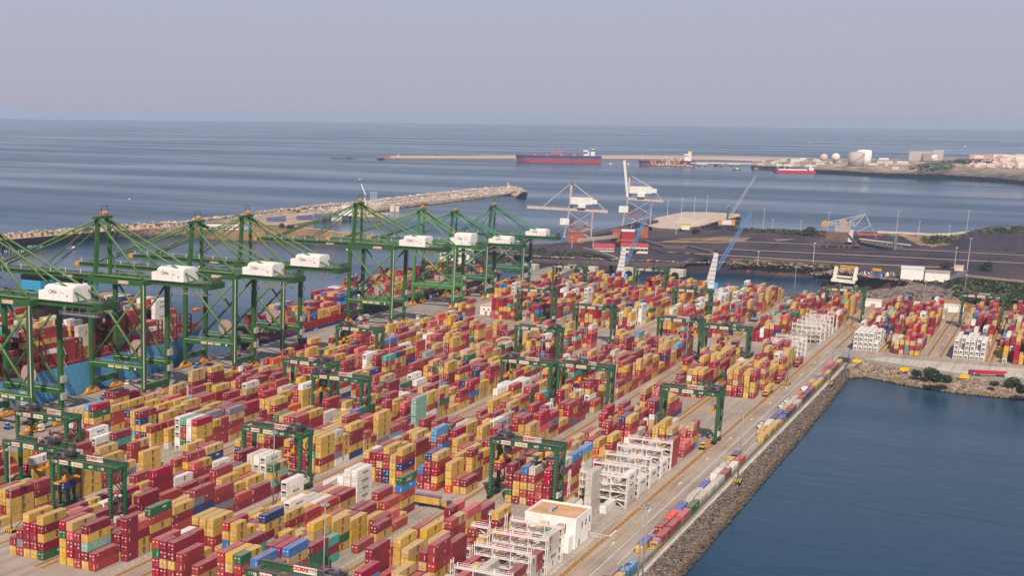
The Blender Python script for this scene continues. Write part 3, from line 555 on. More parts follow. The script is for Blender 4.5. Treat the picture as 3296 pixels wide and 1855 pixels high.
# logo strokes on yellow boxes: an m over s and c, as small blocks (u along X, v up), unit = 1
_ms = [(-.56, .02, .26, .95), (-.30, .72, .24, .24), (-.10, .02, .22, .92), (.12, .72, .22, .24), (.34, .02, .26, .95),
       (-.50, -.20, .42, .16), (-.50, -.36, .18, .18), (-.50, -.50, .42, .15), (-.26, -.66, .18, .18), (-.50, -.80, .42, .16), (.08, -.20, .42, .16), (.08, -.66, .20, .48), (.08, -.80, .42, .16)]
def cont_faces(b, x, y, z, L, key, end, rn, ends=True, ydir=1, H=CH, logo=True):
    c = jit(CC[key][0], rn); x1 = x+L; y1 = y+CW; d = tuple(q*.6 for q in c)
    # body
    b.box(x, x1, y, y1, z+.10, z+H, c)
    for cx in (x, x1-.2):
        for cy in (y, y1-.2): b.box(cx, cx+.2, cy, cy+.2, z, z+.098, d)
    e = .035
    def q(u0, v0, w, h, col, off=e): b.quad([(u0, y-off, v0), (u0+w, y-off, v0), (u0+w, y-off, v0+h), (u0, y-off, v0+h)], col)
    def qe(u0, v0, w, h, col, off=e): b.quad([(x-off, y+u0+w, v0), (x-off, y+u0, v0), (x-off, y+u0, v0+h), (x-off, y+u0+w, v0+h)], col)
    wht = rgb(226, 214, 204)
    if key in 'YyG' and logo:
        s_ = 1.12; cx = x+L/2+(.6 if L > 8 else .2); cz = z+H*.52
        for u, v, w, h in _ms: q(cx+u*s_, cz+v*s_, w*s_, h*s_, BLK)
    elif key in 'MmRC' and rn.random() < .7:
        if rn.random() < .5: q(x+1.0, z+2.0, .9, .42, wht)
        else: q(x+.9, z+.7, .28, 1.5, wht)
        if L > 8: q(x1-1.5, z+2.3, .5, .16, wht)
    elif key in 'gW' and L > 8 and rn.random() < .5: letter(b, 'MAERSK', 1.35, (x+L*.56, y-e, z+.85), (1, 0, 0), (0, 0, 1), rgb(40, 60, 90))
    elif key == 'U': letter(b, 'UASC', 2.0, (x+L*.5, y-e, z+.7), (1, 0, 0), (0, 0, 1), wht)
    elif key in 'Ww' and rn.random() < .35: 
        for u, v, w, h in _ms: q(x+L*.55+u, z+1.6+v, w, h, BLK)
    elif key in 'NBbE' and L > 8 and rn.random() < .6: q(x+L*.55, z+1.6, 2.2, .5, wht)
    # lower side rail line, door end
    if end == 'reefer':
        qe(.25, z+.25, CW-.5, 1.05, rgb(168, 164, 160)); qe(.35, z+1.42, CW-.7, .66, rgb(38, 44, 66), .05)
    elif end == 'door' and ends:
        qe(CW/2-.04, z+.12, .08, H-.2, d)
        for u in (.42, .86, 1.5, 1.94): qe(u, z+.12, .05, H-.24, tuple(min(1, v*1.5+.04) for v in c), .05)
        if key not in 'Ww':
            qe(1.55, z+1.9, .62, .36, wht, .055); qe(.35, z+1.95, .55, .3, wht, .055); qe(.4, z+.7, .5, .5, wht if rn.random() < .5 else rgb(214, 120, 60), .055)
    elif end == 'front' and ends:
        if key not in 'WwYyG': qe(.4, z+.7, .16, 1.4, wht)
        elif key in 'YyG': qe(.3, z+2.2, .3, .3, BLK)
PITCH_Y = 2.87
def sec_bays(k):
    out = []
    if k >= 0:
        out += [328+13.3*i for i in range(9)]+[473.5+13.3*i for i in range(28)]+[920.3+13.3*i for i in range(17)]
    else: out += [920.3+13.3*i for i in range(17)]
    return out
BLOCKS = {}      # (k, half) -> y0
for k in (-2, -1, 0, 1, 2, 3): BLOCKS[(k, 'L')] = 127.8+58.6*k; BLOCKS[(k, 'U')] = 151.0+58.6*k
BLOCKS[(4, 'L')] = 357.4
BNAME = {(0, 'L'): 'first', (0, 'U'): 'second', (1, 'L'): 'third', (1, 'U'): 'fourth', (2, 'L'): 'fifth', (2, 'U'): 'sixth', (3, 'L'): 'seventh', (3, 'U'): 'eighth', (4, 'L'): 'ninth'}
ORD = 'first second third fourth fifth sixth seventh eighth ninth tenth eleventh twelfth thirteenth fourteenth fifteenth sixteenth seventeenth eighteenth nineteenth'.split()
TENS = {2: 'twenty', 3: 'thirty', 4: 'forty', 5: 'fifty', 6: 'sixty'}
def ordn(n):
    if n <= 19: return ORD[n-1]
    t, u = divmod(n, 10); return (TENS[t][:-1]+'ieth') if u == 0 else TENS[t]+'-'+ORD[u-1]
LAY = []       # dicts
LEVELS = ['bottom', 'second up', 'third up', 'fourth up', 'fifth up', 'sixth up', 'seventh up', 'eighth up']
# stacks read off the photograph: (k, half, bay, row counted from the road side) -> 'colours bottom to top' ; lower case s prefix = two twenty-footers
FIX = {}
def fx(k, h, bay, rows):
    for r_, v in enumerate(rows):
        if v is not None: FIX[(k, h, bay, r_)] = v
RACKX = [354.8, 370.1, 385.6, 401.2, 416.8, 491.0, 507.4, 523.3, 539.6, 555.5, 848.5, 862, 877.6, 932.9, 950.5, 968.8, 984.1, 1001]

fx(2, 'L', 0, ['', 'Rm', 'YMtYM', 'RMMm', 'YCmPy', 'YGYEC'])
fx(2, 'U', 0, ['EMYMY', 'YmmC', 'YmMCY', 'RgM', 'Ym', ''])
fx(2, 'L', 1, ['sMMMMM', 'sYMM', 'YmM', 'sYmM', 'MY', 'mYP'])
fx(2, 'U', 1, ['Ymym', 'MY', 'mY', 'YYy', 'mM', 'm'])
fx(2, 'L', 2, ['YMYRE', 'mYm', 'MRY', 'YmY', 'sYYM', 'mM'])
fx(2, 'L', 3, ['mRMY', 'yYM', 'sYYm', 'MYm', 'mY', 'YM'])
fx(2, 'L', 4, ['smRNgm', 'mYm', 'yRY', 'sMYY', 'YY', 'mM'])
fx(2, 'L', 5, ['mgMm', 'YMM', 'mYR', 'YyM', 'ymm', 'sYY'])
fx(2, 'U', 2, ['mYM', 'CM', 'mYY', 'sMmP', 'YmM', 'W'])
fx(2, 'U', 3, ['YM', 'Ymm', 'WWW', 'mM', 'sYYY', 'MM'])
fx(2, 'U', 4, ['YMM', 'sYYY', 'MY', 'mYC', 'YY', 'mm'])
fx(3, 'L', 2, ['YYYM', 'mmYY', 'YYYm', 'Rm', 'YY', 'm'])
fx(3, 'L', 3, ['RYMm', 'mmg', 'mRm', 'YYm', 'yYY', 'mm'])
fx(3, 'L', 4, ['YYmM', 'mYm', 'sYYY', 't', 'YC', 'yY'])
fx(1, 'U', 1, ['', '', 'YR', '', 'mY', 'mmCM']); FIX[(1, 'U', 1, 6)] = 'WWwW'; FIX[(1, 'U', 1, 7)] = 'WWM'
fx(1, 'U', 2, ['YM', 'sMgYYY', 'sYYBYR', 'my', 'RRRYY', 'wRRYY']); FIX[(1, 'U', 2, 6)] = 'YRRmY'
fx(1, 'U', 3, ['sgwMYN', 'mYY', 'YmR', 'RmM', 'YYm', 'mY'])
fx(1, 'U', 4, ['sYYmY', 'YyY', 'mmC', 'YmR', 'sMYY', 'bMY'])
fx(1, 'U', 5, ['wPR', 'YmY', 'MyW', 'YMM', 'bMY', 'sTY'])
fx(1, 'U', 6, ['MYR', 'mYW', 'Yyw', 'WWw', 'MYY', 'sYY'])
fx(1, 'U', 7, ['LYM', 'CmC', 'wWy', 'sYMm', 'YW', 'mE'])
fx(1, 'U', 8, ['WWWWW', 'WWWWW', 'WWWW', 'ME', 'YM', 'sMm'])
fx(1, 'L', 3, ['', 'TMT', 'yYRyG', 'sYYY', 'YmM', 'sYMN'])
fx(1, 'L', 4, ['', '', 'YEYY', 'YmM', 'YyR', 'YMm'])
fx(1, 'L', 5, ['', '', 'YGY', 'mYM', 'yyY', 'NYR'])
fx(1, 'L', 6, ['', 'mM', 'YY', 'mYM', 'LYM', 'MR'])
fx(1, 'L', 7, ['', 'sRP', 'mYR', 'MMYm', 'YC', 'mR'])
fx(1, 'L', 8, ['', '', 'MYRBU', 'sMNP', 'YyY', 'MR'])
fx(1, 'L', 9, ['', 'OGYY', '', 'RYCRy', 'PMMRN', 'smmB'])
fx(1, 'U', 9, ['NONmY', 'GYYy', 'NNRmY', 'MmyC', 'YYmM', 'sMmmY'])
fx(1, 'L', 10, ['sMmYYM', 'yYm', 'YRyY', 'BT', 'YmR', 'YYM'])
fx(1, 'U', 10, ['mYYmM', 'YYmG', 'mRM', 'YYyY', 'BYmM', 'YmmR'])
fx(2, 'L', 9, ['YMYYY', 'YYTmY', 'mmRYY', 'MmmCR', 'smMmM', 'YmMY'])
fx(2, 'L', 10, ['sWgmYw', 'YMmYy', 'mmYT', 'RCmR', 'mOmR', 'YmRM'])
fx(2, 'L', 11, ['NYMMY', 'sYgYm', 'mmMY', 'YYmR', 'mMYY', 'YmmM'])
for key, v in {(3,'L',9,1):'WWWWW',(3,'L',9,3):'WWWWW',(2,'U',6,1):'WWW',(2,'U',8,4):'WWW',(2,'U',8,1):'WWW',(2,'U',8,0):'WW',(2,'L',8,1):'WWWWW',(2,'L',8,2):'WWWWW',(2,'L',8,3):'WWWWw',(2,'L',8,0):'sMtYE',
    (2,'L',7,0):'MM',(2,'L',7,1):'wWY',(1,'U',8,4):'WWW',(1,'U',5,2):'yYWW',(1,'U',6,5):'MYWWW',(3,'L',23,4):'YmWWW',(3,'L',27,5):'WWWW',(3,'L',26,3):'WWWWW',(3,'L',29,4):'WWWWW',(1,'U',20,4):'mYMRW',(1,'U',19,4):'YmmYW',(2,'L',39,0):'WWWWW',(2,'L',38,1):'WWWW',
    (3,'L',43,2):'WWWWW',(1,'U',38,4):'mYWWW',(1,'U',40,5):'WWWWW',(1,'U',44,1):'WWWWW',(1,'U',45,0):'WWWWW',(1,'U',46,0):'WWWWW',(1,'U',46,1):'WWWWW',(1,'U',47,2):'WWWWW',(1,'U',48,3):'WWWw',(1,'L',45,4):'WWWW',(1,'L',43,3):'wWWWw',(3,'U',24,2):'mRRmM',(3,'U',25,4):'mRMmm',(2,'U',17,3):'YMmmM',(2,'U',18,1):'mmRMM'}.items(): FIX[key] = v
ABS = [(388.6, 186.6, 'm'), (402.6, 186.6, 'YM'), (416.2, 186.8, 'R'), (474.6, 183.6, 'YM'), (474.9, 186.5, 'YR'), (477.6, 130.9, 'W'), (477.9, 136.8, 'wwwww'), (472, 139.8, 'W'), (472, 142.8, 'w')]
for px, py, cc in ((1573, 1532, 'GMRMm'), (1677, 1606, 'RMMM'), (1718.6, 1622.6, 'mMYMY'), (1745, 1600, 'm')):
    g = at(px, py); ABS.append((g[0], g[1], cc))

rn = random.Random(21); USED = set()
for (k, h), y0 in BLOCKS.items():
    bays = sec_bays(k); phase = rn.random()*6
    for bi, X in enumerate(bays):
        if k == 2 and h == 'U' and X < 327: continue
        if (k, h) == (3, 'L') and X < 328: continue
        if (k, h) == (0, 'L') and ((424 < X < 470) or (600 < X < 714)): continue
        if (k, h) == (0, 'U') and (424 < X < 470 or 668 < X < 705): continue
        if (k, h) == (4, 'L') and (X < 455 or X > 1110): continue
        if k <= 0 and X > 1128: continue
        if (k, h) == (3, 'U') and 930 < X < 970: continue
        if (k, h) == (4, 'L') and 925 < X < 990: continue
        rack = (k, h) == (0, 'L') and (X < 424 or 480 < X < 572 or any(-14 < X-r_ < 2 or -2 < r_-X < 13 for r_ in RACKX))
        if (k, h) == (0, 'L') and 470 < X < 480: continue
        base = 3.35+.9*math.sin(bi*.9+phase)+.6*math.sin(bi*.37+phase*2)
        if k < 0: base = 3.4+.8*math.sin(bi*.8+phase)
        nrow = 6 if h == 'L' else (5 if (k in (-1,) or (k == 2 and bi < 3)) else 6)
        if (k, h) == (4, 'L'): nrow = 5; base -= 1.2
        for r_ in range(nrow+2):
            if r_ >= nrow and (k, h, bi, r_) not in FIX: continue
            f = FIX.get((k, h, bi, r_)); hgt = int(round(base+rn.gauss(0, 1.45)))
            if rn.random() < .07: hgt = 0
            hgt = max(0, min(5, hgt)); two = rn.random() < .27; cols = ''
            c0 = rn.choice(WTS)
            reef = (rn.random() < .25 and (k, h) == (1, 'U') and bi > 40) or rn.random() < .012 or (k == -1 and h == 'U' and bi < 3) or (k == -2 and h == 'U' and bi < 3)
            for l in range(hgt): cols += ('W' if reef else (c0 if rn.random() < .3 else rn.choice(WTS)))
            if k < 0 and bi < 2 and reef: hgt = rn.choice((2, 4, 4)) if bi == 0 else 4; cols = 'W'*hgt
            if rack: cols = (cols+'ww')[:rn.choice((0, 1, 2, 3, 3))] if X > 480 else cols[:3]; cols = ''.join(rn.choice('Ww') if rn.random() < (.85 if X > 480 else .12) else q for q in cols)
            if rack and f is None:
                ri = min(range(len(RACKX)), key=lambda q: abs(RACKX[q]+3-X)); rx = RACKX[ri]
                if r_ == 0: cols = {385.6: 'www', 401.2: 'WWww', 491.0: 'wwWW', 507.4: 'WW', 523.3: 'WW', 539.6: 'WW', 555.5: 'RRRR', 354.8: 'mM', 370.1: 'NYM'}.get(rx, cols if X > 600 else '')
                elif X < 420 and r_ < 3: cols = ''
            if f is not None: cols = f.lstrip('s'); two = f.startswith('s'); reef = False
            y = y0+r_*PITCH_Y+rn.uniform(-.06, .06); z = 0.02
            if rack and X > 600: cols = cols[:2]
            for l, ck in enumerate(cols):
                if rack and f is None:
                    Xp = rx+.9
                    if (rx, r_, 'own', bi) not in USED and (rx, r_) in USED: continue
                    USED.add((rx, r_)); USED.add((rx, r_, 'own', bi))
                else: Xp = X+rn.uniform(-.14, .14)
                end = 'reefer' if (ck in 'W' and (reef or rn.random() < .5)) else rn.choice(('door', 'door', 'door', 'front'))
                if two and ck not in 'W':
                    LAY.append(dict(k=k, h=h, bi=bi, r=r_, l=l, n=len(cols), x=Xp, y=y, z=z, L=6.06, c=ck, e=end, half='near half'))
                    if l < len(cols)-rn.choice((0, 0, 1)): LAY.append(dict(k=k, h=h, bi=bi, r=r_, l=l, n=len(cols), x=Xp+6.12, y=y, z=z, L=6.06, c=rn.choice((ck, rn.choice(WTS))), e=end, half='far half'))
                else: LAY.append(dict(k=k, h=h, bi=bi, r=r_, l=l, n=len(cols), x=Xp, y=y, z=z, L=12.19, c=ck, e=end, half=''))
                z += CH

for q, (x, y, cc) in enumerate(ABS):
    for l, ck in enumerate(cc): LAY.append(dict(k=9, h='A', bi=0, r=0, l=l, n=len(cc), x=x, y=y, z=.02+l*CH, L=12.19, c=ck, e='door', half='', lab='%s forty-foot container, %s of the %s separate stack by the aisle or office' % (CC[ck][1], LEVELS[l] if l < len(cc)-1 else 'topmost', ordn(q+1))))
# ================================================================== SHIP TO SHORE CRANES
GRN, GRN2, GRN3 = rgb(52, 94, 44), rgb(86, 120, 62), rgb(52, 100, 74)
ORA, STL = rgb(222, 150, 36), rgb(150, 146, 146)
def rails(b, a, c, n, col=rgb(160, 170, 160), h=1.1):
    a = Vector(a); c = Vector(c)
    for z in (h, h*.5): b.beam(a+Vector((0, 0, z)), c+Vector((0, 0, z)), .09, .09, col)
    for i in range(n+1): p = a.lerp(c, i/n); b.beam(p, p+Vector((0, 0, h)), .08, .08, col)
def plate(b, x, y0, y1, z0, z1, col): b.box(x-.06, x, min(y0, y1), max(y0, y1), z0, z1, col)
def sts(lab, Hg, Ha, W, tip, back, G, Gl, X, house=(4, 17, -5.7, -21, 6.6), boomw=(5.5, 15.5), shift=0.0, scale_leg=1.9, trol=20, sign=True, topleg=0):
    t = thing('quay_crane', lab, 'crane', (X, 385.5, 0), 0, 'green ship-to-shore cranes along the quay')
    S = 32.0; zt = Hg-2.6
    for xi in (0, W):
        for yi in (0, S):
            b = MB(); lx = xi+(1 if xi == 0 else -1)*.0
            b.beam((lx, yi, 17.5), (lx+(topleg if xi == 0 else -topleg), yi, zt+2.4), scale_leg, scale_leg+.2, G)
            b.beam((lx, yi, 5.5), (lx, yi, 17.5), 1.7, 1.7, G, scale_leg+.6, scale_leg+.6)
            b.build('leg', M_CRANE, t)
            b = MB()     # travelling bogie
            for k, q in enumerate((-4.6, -1.6, 1.6, 4.6)):
                xx = lx+(2.2 if xi == 0 else -2.2)*0+q
                b.box(xx-1.15, xx+1.15, yi-.7, yi+.7, .5, 1.7, ORA)
                for w_ in (-.6, .6): b.tube((xx+w_, yi-.35, .42), (xx+w_, yi+.35, .42), .42, rgb(60, 50, 44), 10)
            for q in (-3.1, 3.1): b.hexa([(lx+q-1.5, yi-.6, 1.7), (lx+q+1.7, yi-.6, 1.7), (lx+q+1.7, yi+.6, 1.7), (lx+q-1.7, yi+.6, 1.7), (lx+q-.5, yi-.6, 3.1), (lx+q+.5, yi-.6, 3.1), (lx+q+.5, yi+.6, 3.1), (lx+q-.5, yi+.6, 3.1)], ORA)
            b.hexa([(lx-3.4, yi-.6, 3.1), (lx+3.4, yi-.6, 3.1), (lx+3.4, yi+.6, 3.1), (lx-3.4, yi+.6, 3.1), (lx-1.1, yi-.6, 4.1), (lx+1.1, yi-.6, 4.1), (lx+1.1, yi+.6, 4.1), (lx-1.1, yi+.6, 4.1)], rgb(150, 96, 40))
            b.box(lx-.9, lx+.9, yi-.7, yi+.7, 4.1, 5.6, G); b.build('bogie', M_MACH, t)
    for yi in (0, S):
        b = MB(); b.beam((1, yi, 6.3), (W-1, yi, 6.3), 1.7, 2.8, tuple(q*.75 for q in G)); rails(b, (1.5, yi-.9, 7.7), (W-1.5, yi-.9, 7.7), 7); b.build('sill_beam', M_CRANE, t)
        b = MB(); b.beam((0, yi, zt+1.0), (W, yi, zt+1.0), 2.0, 2.6, G); b.build('cross_girder', M_CRANE, t)
    for xi in (0, W):
        b = MB(); b.beam((xi, -.2, 15.8), (xi, S+.2, 15.8), 1.9, 2.9, G); b.tube((xi-1.25, 0, 16.6), (xi-1.25, S, 16.6), .2, rgb(150, 196, 140), 6)
        rails(b, (xi+.7, 1, 17.3), (xi+.7, S-1, 17.3), 14)
        if xi == 0 and sign:
            for q, c_ in ((21, rgb(232, 200, 160)), (16.5, rgb(232, 200, 160)), (12, rgb(230, 230, 220))): plate(b, -.97, q, q-3.6, 15.0, 16.2, c_)
            letter(b, 'MAX 85 T', .75, (-1.06, 10.2, 15.3), (0, -1, 0), (0, 0, 1), rgb(90, 70, 60)); plate(b, -.97, 5.0, 4.1, 14.9, 16.2, WHT)
        b.build('portal_beam', M_CRANE, t)
        b = MB(); b.beam((xi, 0, zt+.8), (xi, S, zt+.8), 1.5, 2.6, G); b.tube((xi, .6, zt+3.1), (xi, S-.6, zt+3.1), .45, Gl, 8)
        if xi == 0 and sign:
            plate(b, -.78, 14.5, 8.2, zt+.1, zt+1.5, rgb(236, 208, 178)); letter(b, 'PACECO ESPAÑA', .82, (-.87, 11.35, zt+.5), (0, -1, 0), (0, 0, 1), rgb(170, 50, 40))
        b.build('top_beam', M_CRANE, t)
        for a, c in (((0, 17.4), (S, zt-1)), ((S, 17.4), (0, zt-1))):
            b = MB(); b.tube((xi, a[0], a[1]), (xi, c[0], c[1]), .62, Gl, 8); b.build('brace', M_CRANE, t)
    # twin girder boom
    z0 = zt+1.2
    for n_, (ya, yb) in (('boom', (S+.5, tip)), ('trolley_girder', (back, S+.5))):
        b = MB()
        for bx in boomw: b.beam((bx, ya, z0), (bx, yb, z0), 1.3, 2.4, G)
        n = max(2, int(abs(yb-ya)/9))
        for i in range(n+1):
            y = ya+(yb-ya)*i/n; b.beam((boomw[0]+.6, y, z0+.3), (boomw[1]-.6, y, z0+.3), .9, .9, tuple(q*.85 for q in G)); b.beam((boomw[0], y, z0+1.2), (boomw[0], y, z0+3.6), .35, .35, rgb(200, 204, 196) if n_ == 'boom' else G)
        for bx, o in ((boomw[0], -1.4), (boomw[1], 1.4)): b.box(bx+min(o, o*.45), bx+max(o, o*.45), min(ya, yb), max(ya, yb), z0+.9, z0+1.0, rgb(110, 96, 80)); rails(b, (bx+o, ya, z0+1), (bx+o, yb, z0+1), n*3)
        if n_ == 'boom':
            b.box(boomw[0]-1, boomw[1]+1, tip, tip+.8, z0-1.3, z0+1.2, G); b.box(boomw[0]-1.6, boomw[0]+2.4, tip+.8, tip+3.6, z0-1.0, z0+1.2, ORA)
            if sign: plate(b, boomw[0]-.66, S+21, S+15, z0-.6, z0+.8, rgb(236, 208, 178)); letter(b, 'PACECO ESPAÑA', .72, (boomw[0]-.75, S+18, z0-.1), (0, -1, 0), (0, 0, 1), rgb(170, 50, 40))
        b.build(n_, M_CRANE, t)
    # back platform hanging below the girder end
    b = MB()
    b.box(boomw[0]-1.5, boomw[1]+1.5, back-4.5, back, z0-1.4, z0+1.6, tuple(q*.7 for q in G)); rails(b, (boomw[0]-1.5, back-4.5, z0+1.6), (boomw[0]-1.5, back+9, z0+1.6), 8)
    for k in range(6): b.box(boomw[0]-1.4+k*2, boomw[0]-.5+k*2, back-4, back-2.4, z0+1.6, z0+3+k % 2, rgb(70, 84, 70))
    b.build('winch_platform', M_CRANE, t)
    b = MB(); rails(b, (boomw[0]-2, back-2, z0-4.2), (boomw[0]-2, back+18, z0-4.2), 14, STL, 1.5); b.box(boomw[0]-2.1, boomw[0]+3.4, back-2, back+18, z0-4.3, z0-4.2, rgb(130, 128, 126))
    for k in range(5): b.beam((boomw[0]-1.6, back+4*k, z0-4.2), (boomw[0]-.4, back+4*k, z0-1), .14, .14, STL)
    b.build('hanging_walkway', M_STEEL, t)
    # A-frame
    ax0, ax1 = boomw[0]+.6, boomw[1]-.2
    for a_, bx in ((ax0, boomw[0]-1.3), (ax1, boomw[1]+1.3)):
        b = MB(); b.beam((bx, S, zt+1.6), (a_, S-.6, Ha-2.5), 1.7, 1.9, G); b.beam((a_-1, S-.6, Ha-3.4), (a_+1, S-.6, Ha-3.4), 2.4, 3.6, G)
        rails(b, (a_-1.6, S-1.8, Ha-7.5), (a_+1.6, S-1.8, Ha-7.5), 3, STL); b.build('mast', M_CRANE, t)
    b = MB(); b.beam((ax0-3, S-.6, Ha-1.6), (ax1+2, S-.6, Ha-1.6), 2.2, 1.3, G); rails(b, (ax0-3, S-1.8, Ha-.9), (ax1+2, S-1.8, Ha-.9), 8, STL)
    for q in (4.2, 5.6, 7.0): b.tube((ax0+q-.5, S-.6, Ha+.5), (ax0+q+.4, S-.6, Ha+.5), 1.0, ORA, 10)
    for q in (3.2, 8.2): b.beam((ax0+q, S-.6, Ha-.9), (ax0+q, S-.6, Ha+4), .22, .22, rgb(60, 60, 60))
    b.beam((ax0+3.2, S-.6, Ha+4), (ax0+8.2, S-.6, Ha+4), .22, .22, rgb(60, 60, 60)); b.build('apex_platform', M_CRANE, t)
    for a_, bx in ((ax0, boomw[0]), (ax1, boomw[1])):
        b = MB(); b.tube((a_, S-1, Ha-3), (0 if a_ == ax0 else W, 0.3, zt+3), .55, Gl, 8); b.tube((a_+(.8 if a_ == ax0 else -.8), S-1, Ha-2.4), (bx, back+2, z0+1.4), .5, Gl, 8); b.build('backstay', M_CRANE, t)
        b = MB(); b.tube((a_, S+.2, Ha-2.4), (bx, S+(tip-S)*.86, z0+1.4), .48, Gl, 8); b.tube((a_, S+.2, Ha-3.4), (bx, S+(tip-S)*.48, z0+1.4), .32, Gl, 6); b.tube((a_, S+.4, Ha-2.0), (bx+.6, S+(tip-S)*.45, z0+1.6), .12, rgb(60, 66, 60), 5); b.build('forestay', M_CRANE, t)
    b = MB()     # ladder tower up the far mast and far landside leg
    for (lx, ly, za, zb) in ((boomw[1]+2.6, S-1.8, zt+2, Ha-3), (W+1.5, -1.4, 6, zt)):
        n = int((zb-za)/3)
        for i in range(n):
            z = za+i*3; o = .8 if i % 2 else -.8; b.beam((lx, ly-o, z), (lx, ly+o, z+3), .5, .15, STL); b.box(lx-.6, lx+.6, ly+o-.4, ly+o+.4, z+2.95, z+3.05, STL)
    b.build('stairs', M_STEEL, t)
    x0, x1, ya, yb, hh = house; zb = z0+1.35
    h = MB(); h.prism([(x0, yb), (x1, yb), (x1, ya), (x0, ya)], zb, zb+hh-.9, rgb(238, 230, 222))
    h.hexa([(x0-.002, yb, zb+hh-.9), (x1, yb, zb+hh-.9), (x1, ya, zb+hh-.9), (x0-.002, ya, zb+hh-.9), (x0+2.4, yb+.1, zb+hh), (x1-2.4, yb+.1, zb+hh), (x1-2.4, ya-.1, zb+hh), (x0+2.4, ya-.1, zb+hh)], rgb(238, 230, 222))
    h.box(x0, x0+5.5, ya+.003, ya+3.4, zb, zb+hh*.6, rgb(238, 230, 222))
    for k in range(1, 9): y = ya+(yb-ya)*k/9; h.box(x0-.03, x0, y-.05, y+.05, zb+.2, zb+hh-1.0, rgb(214, 206, 200))
    ho = h.build('machinery_house', M_WHITE, t)
    b = MB(); letter(b, 'PSA', 1.7, (x0-.09, ya-5.4, zb+hh*.48), (0, -1, 0), (0, 0, 1), rgb(110, 110, 120), .03); letter(b, 'Sines', 1.25, (x0-.09, ya-9.4, zb+hh*.48), (0, -1, 0), (0, 0, 1), rgb(170, 170, 178), .0)
    for k in range(6):
        a0 = k*math.pi/3; a1 = a0+math.pi/3*.72; b.beam((x0-.09, ya-3.2+.85*math.cos(a0), zb+hh*.48+.7+.85*math.sin(a0)), (x0-.09, ya-3.2+.85*math.cos(a1), zb+hh*.48+.7+.85*math.sin(a1)), .05, .28, rgb(90, 90, 100))
    b.box(x0-.1, x0-.04, ya-12.6, ya-12.0, zb+2, zb+2.8, rgb(90, 90, 90)); b.build('lettering', M_STEEL, ho)
    b = MB()     # trolley, cab, head block, spreader
    y = trol; b.box(boomw[0]+.4, boomw[1]-.4, y-3, y+3, z0-1.2, z0-.2, rgb(110, 90, 76)); b.box(boomw[0]+1.2, boomw[0]+3.6, y-7, y-3.6, z0-4.2, z0-1.2, rgb(232, 230, 226)); b.box(boomw[0]+1.1, boomw[0]+3.7, y-7.05, y-5, z0-3.4, z0-2.2, rgb(40, 44, 50)); b.build('trolley', M_MACH, t)
    b = MB(); zs = 22 if trol > 30 else 40
    for dx in (-4, 4):
        for dy in (-.9, .9): b.tube((W/2+dx*.4, y+dy, z0-1.2), (W/2+dx*.4, y+dy, zs+1.6), .05, rgb(50, 50, 50), 4)
    b.box(W/2-6, W/2+6, y-.5, y+.5, zs, zs+.7, rgb(214, 62, 40)); b.box(W/2-2, W/2+2, y-1.1, y+1.1, zs+.7, zs+1.7, ORA)
    for s_ in (-6.1, 5.7): b.box(W/2+s_, W/2+s_+.4, y-1.2, y+1.2, zs-.2, zs+.4, rgb(214, 62, 40))
    b.build('spreader', M_MACH, t)
    b = MB(); b.tube((W+.9, S*.58, 21.5), (W+.3, S*.58, 21.5), 4.2, rgb(150, 110, 104), 28); b.tube((W+.2, S*.58, 21.5), (W-.1, S*.58, 21.5), 4.5, rgb(184, 150, 144), 28); b.beam((W, S*.58, 17), (W, S*.58, 21.5), 1, 1, G); b.build('cable_reel', M_MACH, t)
    b = MB(); b.tube((-1.5, -1.2, 6), (-1.5, -1.2, zt), .28, rgb(190, 184, 176), 6); b.box(W-2, W+1.4, -2.6, -1.2, 12, 15, rgb(168, 160, 154)); b.box(W-2, W+1.4, -2.6, -1.2, 20, 23, rgb(168, 160, 154)); b.box(3, 6, -2.2, -.9, .8, 3.6, rgb(226, 220, 210)); b.build('electrical_box', M_STEEL, t)
    b = MB()
    for k in range(8):
        ya_ = 3+k*3.4; pts = [(boomw[0]-1.2, ya_+3.4*q/5, z0-1.3-1.9*math.sin(math.pi*q/5)) for q in range(6)]
        for p_, q_ in zip(pts, pts[1:]): b.beam(p_, q_, .09, .09, rgb(40, 40, 40))
        ya_ = back+2+k*3.2; pts = [(boomw[0]-1.2, ya_+3.2*q/5, z0-1.3-1.7*math.sin(math.pi*q/5)) for q in range(6)]
        for p_, q_ in zip(pts, pts[1:]): b.beam(p_, q_, .09, .09, rgb(40, 40, 40))
    b.build('festoon_cables', M_STEEL, t)
    return t
sts('tall green quay crane cut by the left picture edge, lowest white house', 60, 90, 21, 110, -32, GRN, GRN2, 465.5, trol=50)
sts('tall green quay crane over the red container on a blue tractor', 60, 90, 21, 110, -32, GRN, GRN2, 552.3, trol=46)
sts('green quay crane standing beside the bow of the blue ship', 54.6, 82.5, 21, 108, -30, GRN, GRN2, 639, trol=60)
sts('green quay crane over the blue hull of the small feeder ship', 54.6, 82.5, 21, 108, -30, GRN, GRN2, 693, trol=66)
sts('green quay crane in front of the white bridge, red spreader hanging low', 54.6, 82.5, 21, 107, -30, GRN, GRN2, 843, trol=42)
sts('pale green quay crane with blocky house beside the MSC hull letters', 47, 72.5, 18, 104, -12, rgb(74, 128, 66), rgb(96, 142, 70), 951, house=(2.5, 15.5, 2, -11, 8.4), boomw=(4, 14), trol=55, sign=False, topleg=1.2)
sts('blue-green quay crane second from the far end of the quay', 43.5, 67.5, 18, 100, -22, GRN3, rgb(70, 130, 92), 1016, house=(4, 14, -3, -17, 5.6), boomw=(4.5, 13.5), trol=40, sign=False)
sts('blue-green quay crane farthest along the quay by the open water', 43.5, 67.5, 18, 62, -22, GRN3, rgb(70, 130, 92), 1100, house=(4, 14, -3, -17, 5.6), boomw=(4.5, 13.5), trol=12, sign=False)
